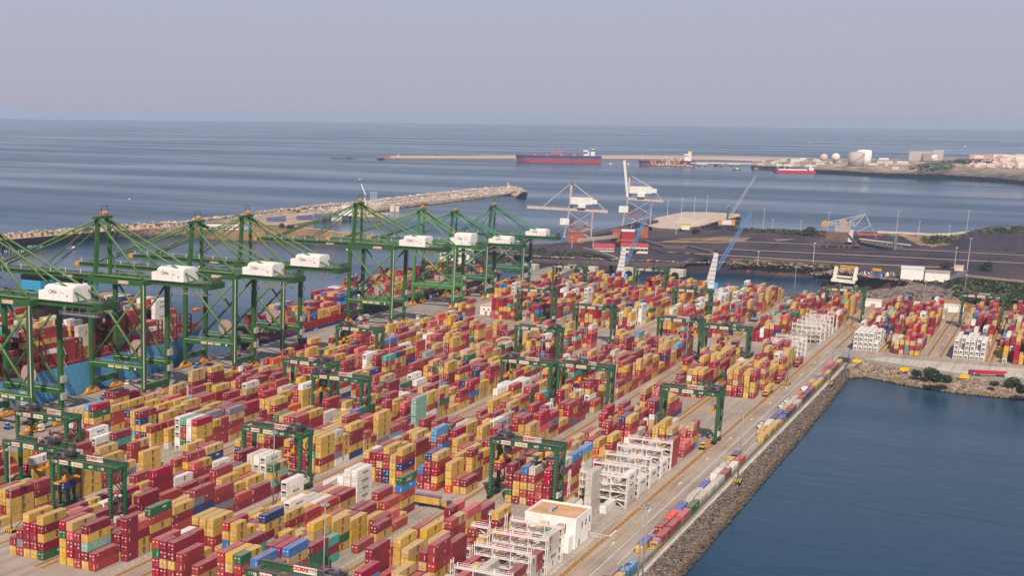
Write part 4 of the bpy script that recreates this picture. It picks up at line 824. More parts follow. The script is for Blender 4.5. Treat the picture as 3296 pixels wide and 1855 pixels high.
# ================================================================== RUBBER-TYRED GANTRY CRANES
RG = rgb(40, 92, 58)
def rtg():
    t = thing('yard_gantry_crane', 'x', 'crane', (0, 0, 0), 0, 'green rubber-tyred gantry cranes over the container blocks')
    S = 24.6; D = 8.2; H = 21.2
    for xi in (0, D):
        for yi in (0, S):
            b = MB(); b.beam((xi, yi, 3.0), (xi, yi, H), .95, 1.1, RG, 1.25, 1.5)
            if xi == 0:
                for k in range(14): b.box(xi-.9, xi-.56, yi-.25, yi+.25, 4.2+k*1.15, 4.3+k*1.15, rgb(150, 160, 150))
            b.build('leg', M_CRANE, t)
        b = MB(); b.beam((xi, -1, H+1), (xi, S+1, H+1), 1.3, 2.1, RG); b.box(xi-.9, xi+.9, -1, S+1, H+2.05, H+2.12, rgb(92, 80, 72)); rails(b, (xi-.85 if xi == 0 else xi+.85, -1, H+2.1), (xi-.85 if xi == 0 else xi+.85, S+1, H+2.1), 12, rgb(110, 100, 92))
        g = b.build('main_girder', M_CRANE, t)
        if xi == 0:
            b = MB(); plate(b, -.66, 21.2, 17.4, H+.35, H+1.75, WHT); letter(b, 'KALMAR', .95, (-.74, 19.3, H+.7), (0, -1, 0), (0, 0, 1), rgb(206, 30, 44), .05); b.build('maker_board', M_STEEL, g); b = MB()
            plate(b, -.66, 15.8, 11.0, H+.25, H+1.8, rgb(226, 214, 180)); letter(b, 'PSA Sines', .95, (-.74, 13.2, H+.65), (0, -1, 0), (0, 0, 1), rgb(90, 90, 96), .02); b.build('operator_board', M_STEEL, g); b = MB()
            letter(b, '41T', 1.15, (-.68, 7.6, H+.6), (0, -1, 0), (0, 0, 1), WHT, .05)
            b.build('capacity_lettering', M_STEEL, g)
        else:
            b = MB(); plate(b, D-.66, 15.5, 8.5, H+.6, H+2.5, WHT); letter(b, 'KALMAR', 1.3, (D-.74, 13.4, H+1.1), (0, -1, 0), (0, 0, 1), rgb(206, 30, 44), .05); letter(b, 'E-ONE²', .95, (D-.74, 9.9, H+1.2), (0, -1, 0), (0, 0, 1), rgb(110, 110, 116), .0); b.build('maker_board', M_STEEL, g)
    for yi in (0, S):
        b = MB(); b.beam((-1.2, yi, 2.3), (D+1.2, yi, 2.3), 1.0, 1.5, RG)
        b.box(1.8, D-1.8, yi-.9 if yi == 0 else yi-.2, yi+.2 if yi == 0 else yi+.9, 3.1, 5.0, rgb(210, 206, 196) if yi == 0 else rgb(70, 74, 70)); b.build('sill_beam', M_CRANE, t)
        b = MB()
        for q in (-1.3, .9, D-.9, D+1.3):
            for s_ in (-.55, .15): b.tube((q, yi+s_, .75), (q, yi+s_+.4, .75), .74, rgb(26, 25, 25), 14)
            b.box(q-.35, q+.35, yi-.12, yi+.12, .8, 1.7, rgb(34, 60, 44))
        b.build('wheels', M_MACH, t)
        b = MB(); b.beam((0, yi, H+.3), (D, yi, H+.3), .9, 1.4, RG); b.build('end_beam', M_CRANE, t)
    b = MB()
    b.beam((.2, 0, 5), (D-.2, 0, 12), .3, .3, rgb(50, 60, 54)); b.beam((D-.2, 0, 12), (.2, 0, 19), .3, .3, rgb(50, 60, 54)); n = 6
    for i in range(n): z = 4+i*2.8; b.beam((D*.35, -.8, z), (D*.65, -.8, z+2.8), .6, .12, rgb(66, 66, 66)) if i % 2 else b.beam((D*.65, -.8, z), (D*.35, -.8, z+2.8), .6, .12, rgb(66, 66, 66))
    b.build('stairs', M_STEEL, t)
    rr = random.Random(3); b = MB(); b.box(-.6, D+.6, -2.4, 2.4, .12, .6, rgb(52, 46, 48))
    for k in range(26):
        x = rr.uniform(0, D-1.2); y = rr.uniform(-2.1, 1.4); h = rr.uniform(.5, 1.9); g = rr.uniform(46, 120); b.box(x, x+rr.uniform(.5, 1.6), y, y+rr.uniform(.4, 1.3), .6, .6+h, rgb(g, g*.95, g))
    for k in range(3): b.tube((1+2.4*k, -1.6, 1.5), (1+2.4*k, 1.0, 1.5), .62, rgb(80, 76, 78), 10)
    rails(b, (-.6, -2.4, .6), (D+.6, -2.4, .6), 5, rgb(84, 80, 80)); rails(b, (-.6, 2.4, .6), (D+.6, 2.4, .6), 5, rgb(84, 80, 80)); b.tube((6.5, 1.7, .6), (6.5, 1.7, 4.2), .25, rgb(46, 46, 46), 6)
    o = b.build('trolley', M_MACH, t); o.location = (0, 20.5, H+2.12)
    b = MB()
    for dx in (-1.8, 1.8):
        for dy in (-.8, .8): b.tube((D/2+dx, dy, 0), (D/2+dx*.7, dy, -5.2), .05, rgb(40, 40, 40), 4)
    b.box(D/2-1.5, D/2+1.5, -1.0, 1.0, -6, -5.2, ORA); b.box(D/2-6, D/2+6, -.45, .45, -6.7, -6.05, ORA)
    for s_ in (-6.1, 5.75): b.box(D/2+s_, D/2+s_+.35, -1.2, 1.2, -6.9, -6.2, ORA)
    for s_ in (-.7, .7): b.tube((D/2+s_, 0, -5.2), (D/2+s_, 0, -4.6), .5, rgb(230, 180, 30), 8)
    b.box(0.2, 1.9, -1.6-2.2, -1.6, -2.9, -.3, rgb(60, 64, 66)); b.box(.1, 2.0, -3.9, -3.7, -2.6, -1.2, rgb(30, 34, 38))
    o = b.build('spreader', M_MACH, t); o.location = (0, 20.5, H)
    return t
RT = [(416.5, 327.7, 'TT17', .86, 'green gantry crane nearest the landside rail at left, orange spreader, no load'), (375.5, 299.0, 'TT19', .3, 'green gantry crane left of the white reefer stack, trolley at its right end'), (364.0, 268.2, 'TT20', .88, 'green gantry crane holding a blue container at the left'),
      (443.0, 238.0, 'TT25', .18, 'green gantry crane left of centre with yellow spreader at its right leg'), (476.0, 149.9, 'TT10', .88, 'large green gantry crane lowering a red container near the white office'), (690.5, 324.0, 'TT12', .88, 'green gantry crane standing alone by the quay apron'),
      (580.5, 296.7, 'TT15', .25, 'green gantry crane behind its twin, over the seventh block'), (554.0, 266.8, 'TT13', .9, 'green gantry crane in front of its twin over the sixth block'), (642.5, 208.0, 'TT11', .9, 'green gantry crane joined at left of a pair in mid yard'),
      (646.5, 180.6, 'TT16', .6, 'green gantry crane at right of the mid yard pair, casting shade on stacks'), (613.0, 122.3, 'TT14', .1, 'green gantry crane beside the wide road, yellow box under it'), (749.5, 239.6, 'TT18', .14, 'green gantry crane in mid yard with trolley over its dark right leg'),
      (919.0, 299.4, 'TT21', .1, 'small looking green gantry crane near the white apron building'), (855.5, 239.6, 'TT22', .1, 'green gantry crane lifting a yellow box in the far middle'), (1080.0, 327.8, 'TT23', .9, 'far green gantry crane nearest the water at the quay end'),
      (1099.0, 267.9, 'TT26', .4, 'far green gantry crane just right of the white tower crane'), (981.0, 208.0, 'TT27', .5, 'far green gantry crane in front of the right blue harbour crane'), (831.5, 180.0, 'TT28', .13, 'green gantry crane left of its larger twin over the far third block'),
      (816.0, 150.0, 'TT29', .5, 'green gantry crane with green trolley over the reach stacker lane'), (1050.5, 118.2, 'TT30', .7, 'pale green gantry crane at the channel corner'), (1067.0, 32.6, 'TT31', .9, 'pale green gantry crane in front of the dark scrub'),
      (298.0, 149.9, 'TT24', .1, 'green gantry crane cut by the bottom edge with KALMAR boards')]
proto = rtg()
for i, (x, y, no, tr, lab) in enumerate(RT):
    o = proto if i == 0 else dup(proto, (x, y, 0), 0, lab)
    o.location = (x, y, 0); o['label'] = lab
    b = MB(); letter(b, no, 1.15, (-.68, 3.4, 21.8), (0, -1, 0), (0, 0, 1), WHT, .05); b.build('number_lettering', M_STEEL, o); b = MB(); letter(b, no, 1.15, (-.68, 23.3, 21.8), (0, -1, 0), (0, 0, 1), WHT, .05); b.build('number_lettering', M_STEEL, o)
    for ch in o.children:
        if ch.name.startswith(('trolley', 'spreader')): ch.location.y = 24.6*tr
def hang(x, y, z, L, ck, end, lab):
    LAY.append(dict(k=9, h='X', bi=0, r=0, l=0, n=1, x=x, y=y, z=z, L=L, c=ck, e=end, half='', lab=lab))
hang(364+8.2/2-3.03, 268.2+24.6*.88-CW/2, 21.2-6.75-CH, 6.06, 'N', 'door', 'navy blue container hanging under a gantry crane spreader')
hang(476+8.2/2-6.1, 149.9+24.6*.88-CW/2, 21.2-6.75-CH, 12.19, 'm', 'door', 'dull maroon container hanging above a trailer by the aisle')
# ================================================================== SHIPS
def hull(b, x0, x1, yc, B, z0, zs, z1, clow, cup, bow=1, lw=.16, rake=10, deck=None, stern_w=.8, strip=None):
    """x0 stern .. x1 bow at deck level (bow=-1 turns it round); zs splits the two hull colours"""
    n = 28; rings = []; levels = sorted(set([z0, zs, z1])); L = x1-x0
    def hw(t, z):
        f = (z-z0)/(z1-z0); s_ = 1.0
        if t > 1-lw*1.4: u = (t-(1-lw*1.4))/(lw*1.4); s_ = (1-u**(2.2+1.4*f))**(.75)
        if t < .08: s_ *= stern_w+(1-stern_w)*(t/.08)
        return B/2*max(.012, s_)
    for side in (1, -1):
        rg = []
        for z in levels:
            f = (z-z0)/(z1-z0); Lz = L-rake*(1-f); ring = []
            for i in range(n+1):
                t = (i/n)**.8 if True else 0; t = 1-(1-i/n)**1.35
                x = x0+Lz*t if bow > 0 else x1-Lz*t; ring.append((x, yc+side*hw(t, z), z))
            rg.append(ring)
        b.loft(rg, cup, close=False, smooth=False, cols=[clow, cup] if len(levels) > 2 else [cup])
        if side == 1: A = rg
    a = A[-1]; c = rg[-1]
    for i in range(n): b.quad([a[i], a[i+1], c[i+1], c[i]], deck or rgb(120, 60, 50))
    for q in range(len(levels)-1): b.quad([A[q][0], rg[q][0], rg[q+1][0], A[q+1][0]], cup if q else clow)
MAROON = rgb(120, 40, 38)
t = thing('container_ship', 'huge light blue container ship moored under the left quay cranes', 'ship', (0, 0, 0))
b = MB(); hull(b, 240, 701, 450, 54, SEA-1, SEA, 15.9, rgb(60, 120, 160), rgb(88, 158, 196), 1, .17, 15, MAROON); b.box(240, 640, 422.93, 477.07, 15.9, 17.0, MAROON)
b.quad([(497, 422.9, 16), (640, 422.9, 16), (640, 422.9, 16.9), (497, 422.9, 16.9)], MAROON)
letter(b, 'MAERSK LINE', 15, (420, 422.85, -2.5), (1, 0, 0), (0, 0, 1), rgb(236, 238, 236), .05, False)
b.build('hull', M_SHIP, t)
b = MB(); z = 17.0
for x in np.arange(262, 660, 14.55): [b.box(x-1.4, x-.2, 423.4, 476.6, zz, zz+.35, MAROON) for zz in (19.6, 22.3, 25, 27.7)]; [b.box(x-1.4, x-.2, y, y+.35, 17, 28, MAROON) for y in np.arange(423.4, 476.6, 2.5)]; [b.beam((x-.8, 423.5, zz), (x-.8, 428.5, zz+2.7), .3, .3, MAROON) for zz in (17, 19.7, 22.4, 25)]
b.build('lashing_bridge', M_SHIP, t)
for x, y in ((556, 452.5), (556, 427.5)):
    b = MB(); b.box(x+4, x+15, y+1, y+11.6, 17, 44, rgb(50, 46, 50)); b.box(x-.2, x+16.2, y-.2, y+12.8, 44, 47, rgb(36, 36, 40)); b.box(x-.1, x+16.1, y-.1, y+12.7, 47.002, 54.6, rgb(70, 158, 196)); b.box(x-.15, x+16.15, y-.15, y+12.75, 54.602, 57.2, rgb(30, 30, 34))
    for k in range(7):
        a0 = k*2*math.pi/7+.3; b.quad([(x+12+.4*math.cos(a0+.6), y-.2, 51+.4*math.sin(a0+.6)), (x+12+1.9*math.cos(a0), y-.2, 51+1.9*math.sin(a0)), (x+12+.4*math.cos(a0-.6), y-.2, 51+.4*math.sin(a0-.6))], WHT)
    b.build('funnel', M_SHIP, t)
b = MB(); b.box(662, 664, 444, 456, 17, 22, MAROON); b.tube((690, 450, 16), (690, 450, 26), .35, rgb(220, 210, 200)); b.box(676, 686, 440, 460, 16.0, 17.4, MAROON); b.build('forecastle', M_SHIP, t)
rs = random.Random(8)
BAYS = [(262, 7), (276.5, 7), (291, 6), (305.6, 7), (320, 7), (334.7, 6), (349, 7), (363.8, 7), (378, 6), (392.9, 7), (407, 5), (422, 7), (436.5, 7), (451, 6), (465.6, 7), (480.2, 7), (494.7, 4), (509.3, 7), (523.8, 7), (538.4, 4), (553, 6), (567.5, 1), (582, 6), (596.6, 7), (611.1, 4), (625.7, 8), (640.2, 5)]
SIDEC = {494.7: 'Ymgm', 509.3: 'YMmmYmR', 523.8: 'mmWmYRm', 538.4: 'mmmm', 553: 'YYwwwww', 567.5: 'm', 582: 'mTYmmRm', 596.6: 'WmgYmmR', 625.7: 'WWWWWWWW', 640.2: 'mYgYR', 480.2: 'gggmYYm', 611.1: 'RmWm'}
for X, hmax in BAYS:
    W_ = 19 if X < 612 else (17 if X < 630 else 14); y0 = 450-W_*2.5/2
    for r_ in range(W_):
        hh = max(1, min(8, hmax+(0 if r_ == 0 else int(round(rs.gauss(.2, .8))))))
        if X in (567.5,) and r_ > 5: hh = 6
        for l in range(hh):
            if 0 < r_ < W_-1 and l < hh-2: continue
            ck = SIDEC[X][l] if (r_ == 0 and X in SIDEC and l < len(SIDEC[X])) else rs.choice('MmRRYYywWgmWwyNT' if l == hh-1 else WTS)
            LAY.append(dict(k=20, h='S', bi=0, r=r_, l=l, n=hh, x=X, y=y0+r_*2.5, z=17.0+l*2.62 if False else 17.0+l*CH*.93, L=12.19, c=ck, e='door', half='', ship=1, stuff=True))
t1 = t
# feeder ship
t = thing('feeder_ship', 'small dark blue and red container feeder with white green-banded bridge', 'ship', (0, 0, 0))
b = MB(); hull(b, 731, 878, 435.5, 25, SEA-1, -1.6, 1.7, rgb(30, 44, 92), rgb(40, 58, 120), -1, .14, 6, MAROON); b.box(752, 872, 423.3, 447.7, 1.7, 6.0, rgb(150, 36, 40))
for x in np.arange(753, 871, 2.4): b.box(x, x+.25, 423.05, 423.3, 1.7, 6.0, rgb(110, 26, 30))
letter(b, 'OPDR', 2.2, (806, 422.9, -1.0), (1, 0, 0), (0, 0, 1), WHT, .04, True)
b.build('hull', M_SHIP, t)
b = MB()
for x in (768, 783, 798, 813, 828, 843): b.box(x-.5, x+.1, 423.6, 424.6, 1.7, 13, rgb(210, 120, 50)); b.box(x-.5, x+.1, 446.6, 447.4, 1.7, 11, rgb(210, 120, 50))
b.build('lashing_posts', M_SHIP, t)
b = MB(); X = 873; wh = rgb(240, 236, 228)
b.box(X, X+11, 428, 443, 1.7, 14.8, wh)
for y in (424.5, 446): b.box(X, X+1.2, y-.5, y+.5, 1.7, 15, wh)
b.box(X-1, X+9, 422.5, 448.5, 14.8, 16.4, wh); b.box(X-1, X+8, 423, 448, 16.4, 17.2, rgb(30, 90, 66)); b.box(X-.6, X+7.6, 423.6, 447.4, 17.2, 18.6, rgb(40, 60, 60)); b.box(X-1.2, X+8.4, 422.3, 448.7, 18.6, 19.8, wh)
for y in np.arange(424, 447, 1.6): b.box(X-1.2, X-1.1, y, y+.1, 19.8, 20.9, wh)
for y in (429.5, 433, 437, 441):
    for z in (4, 7, 10, 12.8): b.box(X-.04, X, y, y+.7, z, z+.8, rgb(40, 44, 60))
b.build('bridge', M_SHIP, t)
b = MB(); b.tube((X+3, 437, 19.8), (X+3, 437, 26), .5, rgb(210, 120, 80)); b.tube((X+3, 429, 19.8), (X+3, 429, 31), .6, rgb(200, 140, 60)); b.box(X+9, X+14, 425.5, 429.5, 15, 22.4, wh); b.box(X+8.8, X+14.2, 425.3, 429.7, 22.4, 23.6, rgb(30, 34, 50)); b.tube((X+11, 427.5, 23.6), (X+12, 427.5, 27.4), .6, rgb(220, 220, 220)); b.build('mast', M_SHIP, t)
for X, hs in ((754, 'Yy'), (768.3, 'Rm'), (783.3, 'NgY'), (798.3, 'NBM'), (813.3, 'YY'), (828.3, 'RY'), (843.3, 'NMLNB'), (858, 'NMbNN')):
    for r_ in range(9):
        n = max(1, min(5, len(hs)+(0 if r_ == 0 else rs.choice((0, 1, 1, -1))-(1 if r_ > 5 and X > 840 else 0))))
        for l in range(n): LAY.append(dict(k=21, h='S', bi=0, r=r_, l=l, n=n, x=X, y=424.2+r_*2.56, z=6.0+l*2.66, L=12.19, c=hs[l] if (r_ == 0 and l < len(hs)) else rs.choice('RmMYyNBCM'), e='door', half='', ship=2, stuff=True))
# black-hulled ship
t = thing('container_ship', 'black-hulled container ship with tall white bridge beyond the feeder', 'ship', (0, 0, 0))
b = MB(); hull(b, 897, 1178, 438, 32, SEA-1, SEA+.6, 5.2, rgb(110, 30, 34), rgb(34, 34, 44), 1, .13, 10, rgb(110, 50, 44)); letter(b, 'M S C', 7.0, (993, 421.9, -2.0), (1, 0, 0), (0, 0, 1), WHT, .05, False); b.build('hull', M_SHIP, t)
b = MB()
for z in (6.2, 8, 9.8): b.beam((900, 422.5, z), (1000, 422.5, z), .25, .25, rgb(210, 190, 180) if z < 9 else rgb(200, 50, 50))
for x in np.arange(900, 1100, 3): b.beam((x, 422.5, 5.2), (x, 422.5, 9.8), .2, .2, rgb(190, 170, 160))
b.build('deck_rails', M_SHIP, t)
b = MB(); f0 = atY(1419, 828, 425); b.box(1080, 1094, 425, 451, 5.2, 27, wh); b.box(1078, 1092, 427, 449, 27, 31, wh); b.box(1077, 1093, 422, 453.5, 31, 33.6, wh); b.box(1076.8, 1092, 422.3, 453.2, 33.7, 35.2, rgb(40, 50, 60)); b.box(1076.6, 1093.4, 422, 453.5, 35.3, 36.4, wh)
for z in (9, 12, 15, 18, 21, 24):
    for y in np.arange(427, 450, 3.4): b.box(1079.9, 1080, y, y+.9, z, z+1, rgb(50, 54, 64))
b.build('bridge', M_SHIP, t); b = MB(); b.box(1096, 1106, 431, 445, 5.2, 31, wh); b.box(1096, 1106, 431, 445, 31.004, 34, rgb(34, 34, 40)); b.tube((1085, 438, 36.4), (1085, 438, 44), .6, wh); b.build('funnel', M_SHIP, t)
b = MB(); rr = random.Random(4)
for k in range(50): x = rr.uniform(1110, 1160); y = rr.uniform(425, 450); b.beam((x, y, 5), (x+rr.uniform(-4, 4), y+rr.uniform(-3, 3), 5+rr.uniform(2, 9)), .7, .7, rgb(*rr.choice(((190, 160, 130), (150, 110, 90), (210, 190, 170)))))
b.build('deck_machinery', M_SHIP, t)
for X, n0 in ((903, 5), (918, 4), (933, 4), (948, 5), (963, 5), (978, 3), (993, 5), (1008, 5), (1023, 4), (1036.5, 5), (1051, 5), (1064.5, 4), (1112, 3)):
    for r_ in range(11):
        n = max(1, n0+rs.choice((-1, 0, 0, 1)))
        for l in range(n): LAY.append(dict(k=22, h='S', bi=0, r=r_, l=l, n=n, x=X, y=423.6+r_*2.54, z=7.0+l*2.66, L=12.19, c=rs.choice('RmMCYYyyRmNO'), e='door', half='', ship=3, stuff=True))
# ------------------------------------------------------------------ far ships and boats: local frames
def fship(name, lab, px, py, Lpx, hpx, cl, cu, split, bow, parts, B=None, cat='ship'):
    t, s_ = lthing(name, lab, cat, px, py, SEA); L = Lpx*s_; H = hpx*s_; Bm = B or L*.155; b = MB()
    hull(b, 0, L, Bm/2, Bm, -1, H*split, H, cl, cu, bow, .14, L*.03, rgb(130, 66, 56)); b.build('hull', M_SHIP, t); parts(t, s_, L, H, Bm); return t
def tanker_parts(t, s_, L, H, B):
    b = MB(); x = L*.82; b.box(x-L*.03, x+L*.035, B*.1, B*.9, H, H+L*.045, wh); b.box(x-L*.035, x+L*.02, -B*.05, B*1.05, H+L*.045, H+L*.062, wh); b.build('bridge', M_SHIP, t)
    b = MB(); b.box(x+L*.055, x+L*.1, B*.25, B*.75, H, H+L*.05, wh); b.box(x+L*.06, x+L*.095, B*.3, B*.7, H+L*.0501, H+L*.07, rgb(40, 40, 60)); b.box(x+L*.058, x+L*.097, B*.28, B*.72, H+L*.0701, H+L*.078, wh); b.build('funnel', M_SHIP, t)
    b = MB(); rr = random.Random(3); b.box(L*.06, L*.78, B*.4, B*.6, H, H+L*.008, rgb(170, 90, 80))
    for k in range(16): xx = L*(.41+.12*rr.random()); b.beam((xx, B*.1, H), (xx+rr.uniform(-3, 3), B*rr.random()*.6, H+L*rr.uniform(.03, .075)), L*.005, L*.005, rgb(176, 90, 84))
    for xx in (.22, .36, .53, .68): b.box(L*xx, L*xx+L*.01, 0, B*.3, H, H+L*.012, wh)
    b.tube((L*.05, B/2, H), (L*.05, B/2, H+L*.045), L*.0025, rgb(90, 60, 60), 5); b.tube((L*.375, B/2, H), (L*.375, B/2, H+L*.03), L*.002, rgb(120, 70, 70), 5); b.build('deck_pipes', M_SHIP, t)
fship('tanker', 'large dark blue and red oil tanker at the outer breakwater', 1658, 521.5, 260, 22.5, rgb(160, 60, 72), rgb(50, 66, 108), .58, -1, tanker_parts)
def t2(t, s_, L, H, B):
    b = MB(); b.box(L*.80, L*.92, B*.1, B*.9, H, H+L*.12, wh); b.box(L*.86, L*.92, B*.3, B*.7, H+L*.12, H+L*.17, rgb(236, 200, 120)); b.box(L*.79, L*.86, 0, B, H+L*.10, H+L*.125, wh); b.build('bridge', M_SHIP, t)
    b = MB(); rr = random.Random(6); b.box(L*.1, L*.78, B*.3, B*.7, H, H+L*.02, rgb(180, 110, 90)); b.tube((L*.06, B/2, H), (L*.06, B/2, H+L*.1), L*.004, wh, 5)
    for k in range(14): xx = L*rr.uniform(.12, .75); b.box(xx, xx+L*.02, B*.2, B*.8, H, H+L*rr.uniform(.02, .05), rgb(*rr.choice(((226, 214, 200), (190, 130, 110)))))
    b.build('deck_pipes', M_SHIP, t)
fship('tanker', 'black and red tanker behind orange loading towers of the jetty', 2054, 531.5, 166, 15, rgb(170, 70, 84), rgb(44, 54, 72), .42, -1, t2)
def t3(t, s_, L, H, B):
    b = MB(); b.box(L*.84, L*.95, B*.1, B*.9, H, H+L*.07, wh); b.box(L*.85, L*.9, B*.2, B*.8, H+L*.07, H+L*.1, wh); b.tube((L*.86, B/2, H), (L*.86, B/2, H+L*.2), L*.006, wh, 5); b.build('bridge', M_SHIP, t)
    b = MB(); b.box(L*.14, L*.8, B*.2, B*.8, H, H+L*.03, wh)
    for xx in (.11, .27, .4): b.tube((L*xx, B/2, H), (L*xx, B/2, H+L*.13), L*.007, wh, 5)
    b.build('deck_pipes', M_SHIP, t)
fship('coaster', 'small bright red coaster with white deckhouse at the tank farm shore', 2487, 555.5, 118, 8, rgb(190, 30, 60), rgb(196, 40, 66), .5, -1, t3)
def bt(t, s_, L, H, B):
    b = MB(); b.box(L*.45, L*.75, B*.2, B*.8, H, H+L*.16, rgb(225, 215, 200)); b.tube((L*.55, B/2, H), (L*.55, B/2, H+L*.45), L*.015, rgb(180, 170, 160), 5); b.build('deckhouse', M_SHIP, t)
for i, (x, y, l, lab, cl) in enumerate([(1950, 532, 24, 'low grey work boat right of the large tanker', (150, 130, 110)), (2007, 532, 22, 'low grey work boat just left of the second tanker', (160, 140, 120)), (2356, 548, 24, 'dark barge-like boat below the jetty posts', (90, 80, 80)), (2420, 543, 20, 'small grey craft beside the jetty root', (120, 110, 110)),
                                      (412, 641, 8, 'tiny white boat alone on the open sea', (240, 240, 240)), (1154, 577.5, 7, 'tiny white speedboat far out above the cranes', (240, 240, 240)), (3102, 472, 6, 'tiny white sail of a boat far out at right', (244, 244, 244)), (2604, 459, 5, 'tiny white dot of a boat on the far horizon water', (244, 244, 244))]):
    fship('boat', lab, x, y, l, max(1.4, l*.12), rgb(*cl), rgb(*cl), .5, 1, bt, cat='boat')
def fb(t, s_, L, H, B):
    b = MB(); b.box(L*.3, L*.62, B*.2, B*.8, H, H+2.4, rgb(190, 50, 50)); b.beam((L*.45, B*.5, H+2), (L*.62, B*.5, H+4.6), .3, .3, rgb(200, 50, 50)); b.box(L*.66, L*.9, B*.25, B*.75, H, H+1.7, wh); b.build('deckhouse', M_SHIP, t)
fship('fishing_boat', 'small blue boat with red deckhouse inside the mole', 211, 803, 33, 4.2, rgb(60, 100, 190), rgb(80, 130, 220), .5, -1, fb, cat='boat')
for i, (x, y, r_, lab) in enumerate([(45, 812, 30, 'round fish farm ring with floats, left of the blue boat'), (112, 812-16, 22, 'second fish farm ring behind, touching the mole shadow')]):
    t, s_ = lthing('fish_farm_ring', lab, 'fish farm', x, y, SEA); b = MB(); R_ = r_*s_
    for k in range(36):
        a = k*math.pi/18; b.beam((R_*math.cos(a), R_*math.sin(a), .3), (R_*math.cos(a+math.pi/18), R_*math.sin(a+math.pi/18), .3), .5, .4, rgb(60, 64, 70))
        if k % 2 == 0: b.tube((R_*math.cos(a), R_*math.sin(a), .2), (R_*math.cos(a), R_*math.sin(a), 1.5), .45, rgb(200, 206, 214), 6)
    b.build('float_ring', M_STEEL, t)
# ================================================================== HARBOUR CRANES
def lattice(b, a, c, w0, w1, n, r, col):
    a = Vector(a); c = Vector(c); d = (c-a).normalized(); s_ = d.cross(Vector((0, 1, 0))).normalized(); u = s_.cross(d).normalized()
    def cor(i, k): t = i/n; w = w0+(w1-w0)*t; p = a.lerp(c, t); return p+s_*w/2*(1 if k in (0, 1) else -1)+u*w/2*(1 if k in (1, 2) else -1)
    for k in range(4):
        b.beam(cor(0, k), cor(n, k), r*1.5, r*1.5, col)
        for i in range(n): b.beam(cor(i, k), cor(i+1, (k+1) % 4), r, r, col); b.beam(cor(i, k), cor(i, (k+1) % 4), r, r, col)
class LF:      # local frame of a far machine: photo position plus depth -> local metres
    def __init__(s, px, py, z=0.0): s.px, s.py = px, py; s.p, s.rz, s.s = local(px, py, z); s.z = z
    def __call__(s, x, y, d=0.0):   # x, y photo pixels, d metres behind the base point
        k = (math.hypot(s.p.x, s.p.y)+d)/FOC*1.012; return ((x-s.px)*s.s*1.0+(y-s.py)*0.03*s.s, d, (s.py-y)*s.s*1.02)
def mobile_crane(lab, base, tower, pivot, tip, tw, tcol, bcol, body, z=0.0):
    f = LF(*base, z); t = thing('harbour_crane', lab, 'crane', f.p, f.rz, 'mobile harbour cranes')
    A = Vector(f(*tower)); Pv = Vector(f(*pivot)); T = Vector(f(*tip)); wb = f.s*26
    b = MB(); b.box(-wb, wb, -5, 5, .9, 2.6, rgb(70, 74, 80))
    for k in range(7):
        for s_ in (-4.6, 3.8): b.tube((-wb*.85+k*wb*.28, s_, .8), (-wb*.85+k*wb*.28, s_+.8, .8), .8, rgb(30, 30, 32), 10)
    b.build('chassis', M_MACH, t)
    b = MB(); b.box(-wb*.9, wb*.9, -4, 4, 3.4, 3.4+f.s*16, body); b.box(-wb*.5, wb*.5, -4.1, -4, 4, 3.4+f.s*14, rgb(226, 226, 222)); b.tube((0, 0, 2.6), (0, 0, 3.4), 3.4, rgb(60, 60, 66), 16); b.build('slewing_body', M_MACH, t)
    b = MB(); b.beam((0, 0, 3.4+f.s*14), (A.x, 0, A.z), tw, tw, tcol, tw*.5, tw*.5)
    for k in range(1, 7): q = Vector((0, 0, 3.4+f.s*14)).lerp(Vector((A.x, 0, A.z)), k/7); ww = tw*(1-.5*k/7)/2+.06; b.box(q.x-ww, q.x+ww, -ww, ww, q.z, q.z+.35, rgb(90, 84, 84))
    b.box(A.x-2.5, A.x+1.2, -1.2, 1.2, A.z-.6, A.z+.6, rgb(170, 160, 156)); b.build('tower', M_STEEL, t)
    b = MB(); lattice(b, Pv, T, 2.8, 1.7, 20, .3, bcol); b.tube(T+Vector((0, -.8, 0)), T+Vector((0, .8, 0)), 1.0, rgb(190, 90, 60), 10); b.build('boom', M_STEEL, t)
    b = MB(); b.tube(A, T, .12, rgb(80, 84, 90), 5); b.tube(A, Pv, .25, rgb(90, 130, 180), 5); b.tube(T, T+Vector((0, 0, -T.z*.72)), .07, rgb(60, 60, 64), 4); q = T+Vector((0, 0, -T.z*.72)); b.box(q.x-.8, q.x+.8, -.8, .8, q.z-1.6, q.z, rgb(196, 60, 50)); b.build('cables', M_STEEL, t)
WT = rgb(206, 200, 200); BB = rgb(96, 140, 190)
mobile_crane('left blue and white harbour crane with steep blue lattice boom', (1992, 912), (2004, 803), (2010, 852), (2081, 668), 6.6, WT, BB, rgb(96, 160, 214))
mobile_crane('right blue and white harbour crane, blue lattice boom leaning right', (2282, 942), (2297, 825), (2300, 872), (2396, 686), 6.6, WT, BB, rgb(96, 160, 214))
mobile_crane('grey lattice harbour crane with orange body on the low pier', (2338, 733), (2342, 668), (2346, 700), (2412, 580), 2.8, rgb(90, 88, 100), rgb(176, 170, 176), rgb(216, 150, 100), ZP)
